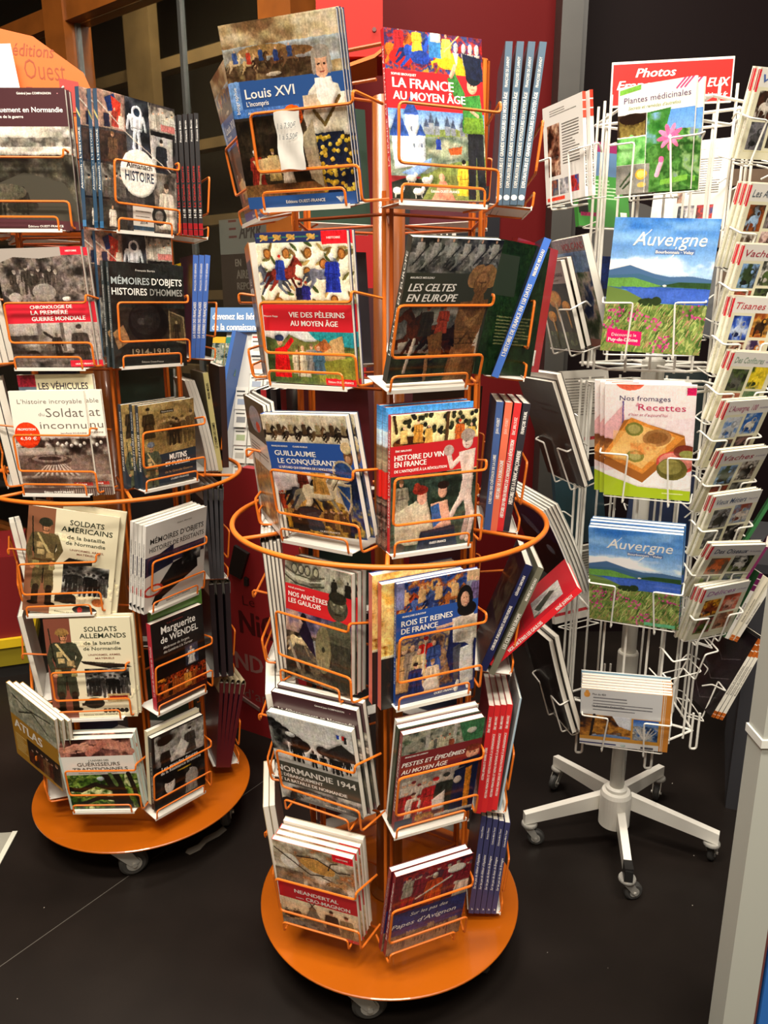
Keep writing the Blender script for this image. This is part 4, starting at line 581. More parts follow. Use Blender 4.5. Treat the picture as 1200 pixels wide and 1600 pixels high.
CARN = {
 'vie': carnet('Vieux', '#4a66a8', [['#4a2c20', '#2a1d18', '#c9c0b4'], ['#8a8a7c', '#3a3a34', '#6a5a44'], ['#2a2c2a', '#77757a', '#4a4a4c'], DK]),
 'animaux': carnet('Les Animaux', '#55606a', [['#8a4a24', '#3a2a1c', '#9ab4d0'], ['#77706a', '#3a3430', '#c9b0b8'], ['#3a2c20', '#c0bcb4', '#5a4a3a'], ['#b08a80', '#d8c0b8', '#6a4a44']]),
 'vaches': carnet('Vaches', '#a8344a', [['#2a2a26', '#86a8d0', '#3a4a30'], ['#e0dcd0', '#3a3a34', '#5a6a3c'], ['#2c3826', '#8a3a24', '#a8502c'], ['#24281e', '#4a5a34', '#1c1c1a']], 'et nos terroirs'),
 'tisanes': carnet('Tisanes', '#c2444c', [['#23305c', '#3a5ab0', '#b8c4d8'], ['#8a4a24', '#d8a04a', '#3a2a1c'], ['#5a2a24', '#c9b89a', '#2a2420'], ['#3a2a4c', '#d8d0c4', '#c9843a']], 'Recettes'),
 'carnet': carnet('Des Confitures', '#86a08a', [['#23261f', '#4a5a34', '#5a5a52'], ['#3f4c22', '#c9b42c', '#e0c83a'], ['#5a2420', '#8a4a3c', '#a86a54'], ['#26302a', '#5a7a54', '#8a8a74']], 'sauvages'),
 'auv100': carnet('L’Auvergne, 100', '#a8346a', [['#3a6ab0', '#c9ccd0', '#b0b4ba'], ['#2f5aa0', '#4a74b0', '#d8d4c8'], ['#2a3a52', '#1c2a3c', '#6a4a3a'], ['#5a4a44', '#8a6a64', '#3a3430']], 'recettes'),
 'vaches2': carnet('Vaches', '#a8344a', [['#2a2a26', '#86a8d0', '#3a4a30'], ['#4a3a30', '#c9c4b8', '#2c2620'], ['#2c3826', '#8a3a24', '#a8502c'], ['#33302a', '#8a8a84', '#1c1c1a']], 'de nos terroirs'),
 'metiers': carnet('Vieux Métiers', '#4a5a78', [['#3a302c', '#8a8a8a', '#1c1a18'], ['#8a4a3a', '#7a8aa0', '#c9beb0'], ['#2a2a2c', '#9a9a9c', '#4a4a4c'], ['#5a5450', '#d8d0c8', '#2a2624']], 'Tout un art'),
 'oiseaux': carnet('Des Oiseaux', '#2c3a58', [['#6a5a48', '#c2602c', '#d8743a'], ['#6f7a44', '#1a1c1a', '#e0dccc'], ['#5a5a54', '#8a8a7c', '#9aa86a'], ['#7f9a54', '#2a3a44', '#3f5a6c']], 'de nos jardins'),
 'delices': carnet('Délices', '#a86aa0', [['#4a3418', '#d89a2c', '#7a3a1c'], ['#8a4a34', '#c2543a', '#d8a890'], ['#3a3a1c', '#a84a5a', '#5a6a2c'], ['#77503c', '#c29a7c', '#a06a4a']], 'à la française'),
}
def c_rlback(k):
    a = Art(k, '#dfdcd6'); a.lines(.18, .06, .85, .13, 3, '#8a8680', 2).rect(.1, .2, .42, .72, '#3a2420').mot(.1, .2, .42, .72, ['#2a1714', '#6a4434', '#c9a890', '#4a2c24'], 6, 2).lines(.48, .22, .9, .64, 15, '#6a6660', 4, .35)
    for i, p in enumerate((['#b8643a', '#3a4a6a', '#77706a'], ['#3a3c44', '#d8d4d0', '#77757c'], ['#3a4a8a', '#c03a34', '#26262c'])): a.mot(.12+.26*i, .76, .34+.26*i, .92, p, 7, 5+i)
    a.rect(.04, .94, .5, .975, '#dc4a34'); return a, []
def c_mush(k):
    a = Art(k, '#1d1713'); a.rect(0, 0, 1, .25, '#b9aaa2').mot(0, .25, 1, 1, ['#120e0c', '#2c241c', '#3a3424', '#1a1410'], 5, 2)
    for u, v, s in ((.55, .42, .2), (.35, .62, .13), (.85, .5, .12)): a.ell(u, v, s, s*.5, '#b8762a').ell(u, v-.02, s*.8, s*.3, '#d89a44').line([(u, v+.04), (u+.04, v+.24)], s*.4, '#c9a060')
    a.mot(0, .8, 1, 1, ['#1c2414', '#4a5a2c', '#2a3a1c', '#8a9a6a'], 10, 5, a=.7); return a, [('Les champignons', .1, .17, .06, .85, '#5a3a4a', 'r'), ('de nos régions', .3, .22, .025, .5, '#8a6a5a', 'c')]
def c_volc(k):
    a = Art(k, '#8a8a94'); a.grad(0, 0, 1, .2, '#7a6a6c', '#8a7a78').mot(0, .12, 1, .3, ['#6a86b0', '#8aa4c4', '#5a6a86'], 4, 2).mot(0, .3, 1, 1, ['#2a3a34', '#5a6a50', '#c2b4a8', '#3a4a6a'], 4, 6).rect(.0, .9, 1, .97, '#a8543a'); return a, [('VOLCANS', .3, .1, .06, .66, '#b02a30', 'r')]
def c_rldark(k):
    a = Art(k, '#1c1a22'); a.mot(0, 0, 1, .5, ['#16151f', '#22212c', '#1a1922'], 3, 2).mot(0, .4, 1, 1, ['#14110f', '#33241c', '#1c1714', '#241c1a'], 5, 5).line([(.2, .5), (.85, .8)], .02, '#4a3a34').line([(.3, .95), (.85, .72)], .015, '#55504a').lines(.1, .1, .45, .16, 2, '#3a2a2c', 2); return a, [('Volcans', .3, .24, .03, .45, '#4a2a24', 'c'), ('d’Auvergne', .45, .3, .03, .45, '#4a2a24', 'c')]
def c_rlcurve(k):
    a = Art(k, '#1d2c58'); a.mot(0, 0, 1, .5, ['#16244c', '#24386c', '#1a2a55'], 3, 2).mot(0, .4, 1, 1, ['#14171c', '#2a2c30', '#1c1e22', '#3a3026'], 5, 4).ell(.4, .35, .2, .06, '#7a90b0', 20).ell(.7, .55, .1, .05, '#8aa0b8'); return a, []
def c_rllow(k):
    a = Art(k, '#171216'); a.mot(0, 0, 1, 1, ['#120e12', '#221a1e', '#181318'], 3, 2)
    for v in (.3, .55, .8): a.line([(.1, v), (.5, v+.12), (.95, v-.05)], .015, '#4a4446')
    return a, []
def c_darkgreen(k):
    a = Art(k, '#1d2e1d'); a.mot(0, 0, 1, 1, ['#182818', '#22351f', '#1c2c1c'], 3, 2).rect(.1, .1, .5, .4, '#2a3428').lines(.25, .55, .85, .78, 9, '#6a6d4a', 3, .3); return a, []
def c_redbar(k):
    a = Art(k, '#a81f2a'); a.rect(.55, .82, .85, .95, '#e0dcd4').rect(.6, .84, .8, .93, '#77726c').lines(.15, .4, .8, .7, 8, '#7a1820', 3); return a, []
def c_redphoto(k):
    a = Art(k, '#a81c26'); a.mot(.12, .14, .6, .46, ['#8a8684', '#b5b1ac', '#5f5f58', '#3f4a3a'], 4, 3).poly([(.2, .4), (.4, .2), (.5, .25), (.35, .44)], '#3f443c').lines(.1, .58, .9, .76, 6, '#7a4038', 2, .2); return a, []
def c_navyback(k):
    a = Art(k, '#181a26'); a.mot(.08, .1, .8, .6, ['#22201e', '#3c3630', '#57503f', '#1a1c20'], 5, 2).lines(.1, .66, .8, .85, 7, '#4a4236', 2, .25); return a, []
def c_pillars(k):
    a = Art(k, '#e8b45a'); a.mot(0, 0, 1, .5, ['#e0a850', '#f0cc84', '#d8b070', '#c98f44'], 5, 2).rect(0, .5, 1, 1, '#221e1c').mot(0, .48, 1, .56, ['#b8862a', '#e0c878', '#8a5a24'], 9, 3)
    for i in range(5): a.rect(.3+.15*i, .12+.05*(i % 2), .38+.15*i, .46, '#c9a060').poly([(.28+.15*i, .16), (.34+.15*i, .06), (.4+.15*i, .16)], '#a87a3c')
    a.fig(.8, .76, .26, '#c2a060', '#d8b090', '#6a3a20').rect(.0, .56, .3, .58, '#d8d0b0'); return a, [('D', .86, .88, .07, None, WH)]
def c_white(k):
    a = Art(k, '#cfcac0'); a.lines(.1, .1, .9, .6, 14, '#77726a', 3).rect(0, .86, 1, .9, '#a83038').rect(.7, .9, .8, .96, '#222222').rect(.86, .9, .93, .96, '#33302c'); return a, []
def c_blueleg(k):
    a = Art(k, '#1f3f6a'); a.rect(0, .6, 1, 1, '#33547a').mot(0, .62, .3, .98, ['#3a5a7a', '#8aa0b0', '#26384a'], 6, 2).mot(.34, .62, .64, .98, ['#2a1d1c', '#8a3a2c', '#c9a080'], 6, 3).mot(.68, .62, 1, .98, ['#3a4a3a', '#77806a', '#26301f'], 6, 4); return a, [('Gévaudan', .12, .2, .12, .8, '#c9b06a', 's'), ('légende et réalité', .3, .4, .06, .6, '#c9d0d8', 'c')]
def c_greenback(k):
    a = Art(k, '#3f8a3a'); a.rect(0, 0, 1, .12, '#8a2a5a').rect(0, .12, 1, .4, '#5a7aa0').rect(.02, .55, .2, .85, '#1f1c1c').lines(.3, .45, .9, .7, 6, '#b8d8b0', 2).rect(.05, .84, .5, .88, '#8a2450').rect(.82, .82, .95, .9, '#e8e4dc'); return a, []
def c_sliver(k):
    a = Art(k, '#2c231c'); a.rect(0, 0, 1, .12, '#d8801e').mot(0, .12, 1, 1, ['#2a1d16', '#6a5038', '#8a8a90', '#3a3430'], 4, 3); return a, [('LE', .3, .3, .05, .3, WH), ('MOYEN', .2, .37, .05, .6, WH)]
def c_mag(k):
    a = Art(k, '#cfcac2'); a.rect(0, 0, 1, .3, '#1c1a1a').ell(.5, .15, .3, .1, '#8a8a94').ell(.6, .2, .1, .04, '#c03a2c').lines(.1, .35, .9, .45, 4, '#55504c', 2).mot(.1, .5, .95, .95, ['#3a2c1c', '#a8864a', '#6a4a2a', '#c9b07a'], 7, 3); return a, []
def c_bwruin(k):
    a = Art(k, '#8f8f90'); a.mot(0, 0, 1, 1, ['#1c1c1e', '#77777a', '#c9cacc', '#33333a'], 5, 2); return a, []
def c_cream(k):
    a = Art(k, '#c2b8a0'); a.mot(0, .3, 1, 1, ['#8a8f98', '#5a6470', '#b0aa98', '#3a4048'], 4, 2); return a, []
def plain(c):
    return lambda k: (Art(k, c, 16), [])
def c_skysp(k):
    a = Art(k, '#4a8ac8'); a.grad(0, 0, 1, .2, '#3f86c8', '#8ab8dc').mot(0, .16, 1, .27, ['#d8dde0', '#b9cddc', '#eef0f0'], 4, 2).mot(0, .27, 1, .45, ['#5a5044', '#a8977c', '#77695a'], 7, 3).rect(0, .44, 1, .63, '#d8281f').mot(0, .63, 1, 1, ['#4a3a34', '#8a7264', '#2c2420', '#6a4a44'], 14, 5); return a, []
# ------------------------------------------------------------------ orange revolving book racks
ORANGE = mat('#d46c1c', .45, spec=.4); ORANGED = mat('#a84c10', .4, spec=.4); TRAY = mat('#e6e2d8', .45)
DISC = mat('#a65204', .33, coat=.35, noise=.05, scale=6); POLE = mat('#7d3f09', .3, coat=.25)
ZINC = mat('#b9b7b0', .3, .45); RUBBER = mat('#3c3b39', .6); ENAMEL = mat('#e9e6dc', .35, coat=.2)
TZ = [1.597, 1.313, 1.03, .737, .463, .176]
TIER = ['top', 'second', 'third', 'fourth', 'fifth', 'bottom']
def shared(cache, key, make):
    if key not in cache: cache[key] = make()
    return cache[key]
_C = {}
def caster(root, M, rad=.030, mets=ZINC):
    def fork():
        m = MB(); m.lathe([(.026, .0), (.028, -.004), (.028, -.009), (.02, -.013)], 16)
        for s in (-1, 1): m.prism([(-.02, -.012), (.014, -.012), (.036, -.05), (.026, -.058), (.016, -.056)], s*.014-.0015, s*.014+.0015)
        m.tube([(.024, -.019, -.0545), (.024, .019, -.0545)], .005, 8)
        return m.me('caster_fork', mets)
    def wheel():
        m = MB(); W = Matrix.Translation((.024, 0, -.0545)) @ Matrix.Rotation(math.pi/2, 4, 'X')
        m.lathe([(.010, -.011), (rad-.006, -.011), (rad, -.006), (rad, .006), (rad-.006, .011), (.010, .011)], 24, 0, W); m.lathe([(0, -.0125), (.016, -.0125), (.016, .0125), (0, .0125)], 16, 1, W)
        return m.me('caster_wheel', [RUBBER, mets])
    f = ob('caster', shared(_C, 'fork', fork), root, M); ob('caster_wheel', shared(_C, 'wheel', wheel), f)
def pocket_me(wd, u=0):
    a = wd/2; m = MB()
    m.tube(fillet([(a+.018, .06, .134+u), (a, -.009, .154+u), (a, -.010, .137+u), (-a, -.010, .137+u), (-a, -.010, .054), (a, -.010, .054), (a, -.010, .003), (a+.016, .06, -.002)], .009, 3), .0024)
    m.tube(fillet([(-a+.004, .055, -.004), (-a+.004, -.013, -.004), (-a+.004, -.013, .024), (a-.026, -.013, .024), (a-.026, -.013, -.004), (a-.026, .055, -.004)], .008, 3), .0022)
    return m.me('pocket_wire', ORANGE)
def tray_me(wd):
    a = wd/2; m = MB(); m.add([(-a, -.0105, -.0015), (a-.02, -.0105, -.0015), (a+.002, .062, -.0015), (-a, .062, -.0015), (-a, -.0105, -.003), (a-.02, -.0105, -.003), (a+.002, .062, -.003), (-a, .062, -.003)],
        [(0, 1, 2, 3), (7, 6, 5, 4), (0, 4, 5, 1), (1, 5, 6, 2), (2, 6, 7, 3), (3, 7, 4, 0)])
    m.box(-a, a-.02, -.0125, -.0105, -.006, .001); return m.me('tray', TRAY)
def pocket(root, M, wd=.176, up=0, tray=True):
    p = ob('pocket_wire', shared(_C, ('p', wd, up), lambda: pocket_me(wd, up)), root, M)
    if tray: ob('tray', shared(_C, ('t', wd), lambda: tray_me(wd)), p)
def orange_rack(cx, cy, az, label, poses, cast, up=.008):
    O = Matrix.Translation((cx, cy, 0)); root = thing('revolving_book_rack', label, 'book rack', O)
    m = MB(); m.lathe([(0, .1055), (.297, .1055), (.30, .107), (.30, .1095), (.298, .111), (.03, .111), (0, .111)], 96); ob('base_disc', m.me('base_disc', DISC), root)
    for a in cast: caster(root, Matrix.Translation((.252*math.cos(R(a)), .252*math.sin(R(a)), .105)) @ Matrix.Rotation(R(a+115), 4, 'Z') @ Matrix.Scale(1.24, 4))
    m = MB(); m.lathe([(.045, .111), (.045, .117), (.031, .125), (.03, .13), (.03, 1.80), (0, 1.80)], 32); ob('pole', m.me('pole', POLE, True), root)
    V = [(.188*math.cos(R(az+30+60*i)), .188*math.sin(R(az+30+60*i))) for i in range(6)]
    for i, (x, y) in enumerate(V):
        t = Vector((-y, x, 0)).normalized()*.006
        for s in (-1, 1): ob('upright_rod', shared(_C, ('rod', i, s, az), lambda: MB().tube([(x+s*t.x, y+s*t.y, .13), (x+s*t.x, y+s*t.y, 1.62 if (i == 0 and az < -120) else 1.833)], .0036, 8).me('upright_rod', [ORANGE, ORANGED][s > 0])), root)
    for z in TZ+[1.845]:
        m = MB(); m.tube([(x, y, z-.012) for x, y in V], .003, 6, closed=True)
        for x, y in V[::2]: m.tube([(x, y, z-.012), (x*.14, y*.14, z-.012)], .003, 6)
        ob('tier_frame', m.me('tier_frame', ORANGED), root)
    m = MB(); m.tube([(.317*math.cos(2*math.pi*i/72), .317*math.sin(2*math.pi*i/72), 1.0225) for i in range(72)], .0052, 8, closed=True)
    for x, y in V: k = .315/math.hypot(x, y); m.tube([(x, y, 1.0225), (x*k, y*k, 1.0225)], .004, 6)
    ob('guard_ring', m.me('guard_ring', ORANGE, True), root)
    for c in range(6):
        for t in range(6):
            if (c, t) in poses: x, y, z, yaw, lean, du = poses[(c, t)]
            else:
                a = R(az+60*c+poses.get(('da', t), 0)); x, y, z, yaw, lean, du = cx+.24*math.cos(a), cy+.24*math.sin(a), TZ[t], a+math.pi/2, R(-8), 0
            pocket(root, O.inverted() @ pose(x, y, z-.001, yaw, lean) @ Matrix.Translation((du, 0, 0)), .176, up if t > 2 else 0, (c, t) not in poses.get('bare', ()))
    return root

# ------------------------------------------------------------------ books
_B = {}; BOOKS = []
def slab(m, x0, x1, y0, y1, z0, z1, i, bend, H, ns=1):
    V = []; F = []
    for k in range(ns+1):
        z = z0+(z1-z0)*k/ns; d = bend*(z/H)**2
        V += [(x0, y0+d, z), (x1, y0+d, z), (x1, y1+d, z), (x0, y1+d, z)]
    for k in range(ns):
        a = 4*k; F += [(a, a+1, a+5, a+4), (a+1, a+2, a+6, a+5), (a+2, a+3, a+7, a+6), (a+3, a, a+4, a+7)]
    n = 4*ns; F += [(3, 2, 1, 0), (n, n+1, n+2, n+3)]
    m.add(V, F, i); return len(F)
def cover_me(W, H, T, front, spine, back, bend, sr):
    m = MB(); t = .0007; ns = 8 if bend else 1; c = -1 if not sr else 1
    slab(m, -W/2, W/2, 0, t, 0, H, 1, bend, H, ns); slab(m, -W/2, W/2, T-t, T, 0, H, 2, bend, H, ns)
    xs = (-W/2, -W/2+t) if not sr else (W/2-t, W/2); slab(m, *xs, t, T-t, 0, H, 1, bend, H, ns)
    for k in range(ns): m.I[4*k] = 0
    me = mesh('cover', m.V, m.F, [front, spine, back], m.I); l = me.uv_layers.new(name='UVMap')
    for p in me.polygons:
        for li, vi in zip(p.loop_indices, p.vertices):
            v = me.vertices[vi].co; l.data[li].uv = (v.x/W+.5, v.z/H)
    return me
def pages_me(W, H, T, bend, sr):
    m = MB(); t = .0008; e = .0015; xs = (-W/2+t, W/2-e) if not sr else (-W/2+e, W/2-t); slab(m, *xs, t, T-t, e, H-e, 0, bend, H, 8 if bend else 1)
    return m.me('pages', PAPER)
_A = {}
def cover_art(name, fn, k):
    if name not in _A:
        a, L = fn(k); _A[name] = (a.mat('cover_print_'+name), L)
    return _A[name]
PENDING = []
def book(label, M, W, H, T, art, fn, spine='#d8d4ca', back='#cfcabf', group=None, text=True, sptext=None, bend=0, sr=False, name='book', fold=None):
    fm, L = cover_art(art, fn, H/W)
    bm = cover_art(back[0], back[1], H/W)[0] if isinstance(back, tuple) else mat(back, .35, coat=.2)
    sm = cover_art(spine[0], spine[1], H/W)[0] if isinstance(spine, tuple) else mat(spine, .35, coat=.2)
    root = thing(name, label, 'book', M, group)
    cv = ob('cover', shared(_B, (art, W, H, T, spine, back, bend, sr), lambda: cover_me(W, H, T, fm, sm, bm, bend, sr)), root)
    ob('pages', shared(_B, ('pg', W, H, T, bend, sr), lambda: pages_me(W, H, T, bend, sr)), root)
    if fold:
        def fm_():
            m = MB(); n = 8; P = [(-.001, H-.03)]+[(T/2-(T/2+.002)*math.cos(math.pi*j/n), H+.001+.012*math.sin(math.pi*j/n)) for j in range(n+1)]+[(T+.001, H-.03)]
            V = [(x, y, z) for x in (-W/2-.001, W/2-.004) for y, z in P]; q = len(P)
            return m.add(V, [(j, j+1, q+j+1, q+j) for j in range(q-1)]).me('folded_top', mat(fold, .5))
        ob('folded_top', shared(_B, ('fold', W, H, T, fold), fm_), root)
    for it in (L if text else []): want(it[0], it[6] if len(it) > 6 else 'b')
    for it in (sptext or []): want(it[0], it[4])
    PENDING.append((cv, L if text else [], W, H, T, sptext, art, sr)); BOOKS.append(root)
    return root
def finish_lettering():
    make_texts(); cache = {}
    for cv, L, W, H, T, sp, art, sr in PENDING:
        if L:
            k = (art, W, H)
            if k in cache: ob('lettering', cache[k], cv)['kind'] = 'stuff'
            else: cache[k] = lettering(L, cv, W, H).data
        if sp:
            k = ('sp', W, H, T, tuple(sp))
            if k not in cache:
                mb = MB(); cols = []
                for t, z0, z1, h, st, col in sp: put_text(mb, cols, t, st, col, T/2+h*T/2, z0*H, h*T, (z1-z0)*H, 90, 0)
                # drawn in x,z then turned onto the spine (left side of the book)
                mb.V = [(-W/2-.0004, T-x, z) if not sr else (W/2+.0004, x, z) for x, y, z in mb.V]
                cache[k] = mb.me('spine_lettering', [mat(c, .4) for c in cols])
            ob('spine_lettering', cache[k], cv)['kind'] = 'stuff'
def stack(label, P, art, fn, T=.012, spine='#d8d4ca', back='#cfcabf', copies=(), sptext=None, gap=.0012, group=None, **kw):
    x, y, z, yaw, lean, roll, W, H = P; M = pose(x, y, z, yaw, lean, roll)
    book(label, M, W, H, T, art, fn, spine, back, group, True, sptext, **kw)
    d = T+gap
    for c in copies:      # label, du, dv, then optional: thickness, height, art, fn, spine
        lab, du, dv = c[:3]; t2 = c[3] if len(c) > 3 else T; h2 = c[4] if len(c) > 4 and c[4] else H; a2, f2 = (c[5], c[6]) if len(c) > 6 else (art, fn); s2 = c[7] if len(c) > 7 else spine
        st = sptext if len(c) <= 5 else None; vis = len(c) > 6 or abs(du) > .02 or dv > .02
        book(lab, M @ Matrix.Translation((du, d, dv)), W, h2, t2, a2, f2, s2, back, group, vis, st, **kw); d += t2+gap
def spine_pose(P, bw):
    x, y, z, yaw, lean, roll, T, H = P; M = pose(x, y, z, yaw, lean, roll)
    return M @ Matrix.Translation((T/2, bw/2, 0)) @ Matrix.Rotation(math.pi/2, 4, 'Z')
def row(labels, Pa, Pb, n, bw, T, arts, spines, sptexts, group=None, backs=None, same_label=None, **kw):
    Pb = Pb or Pa
    for i in range(n):
        f = i/(n-1) if n > 1 else 0; P = [a+(b-a)*f for a, b in zip(Pa, Pb)]
        s = spines[i % len(spines)]; a = arts[i % len(arts)]
        book(labels[i], spine_pose([*P[:6], T, P[7]], bw), bw, round(P[7], 4), T, a[0], a[1], s, (backs or spines)[i % len(backs or spines)], group, False, sptexts[i % len(sptexts)] if sptexts else None, **kw)
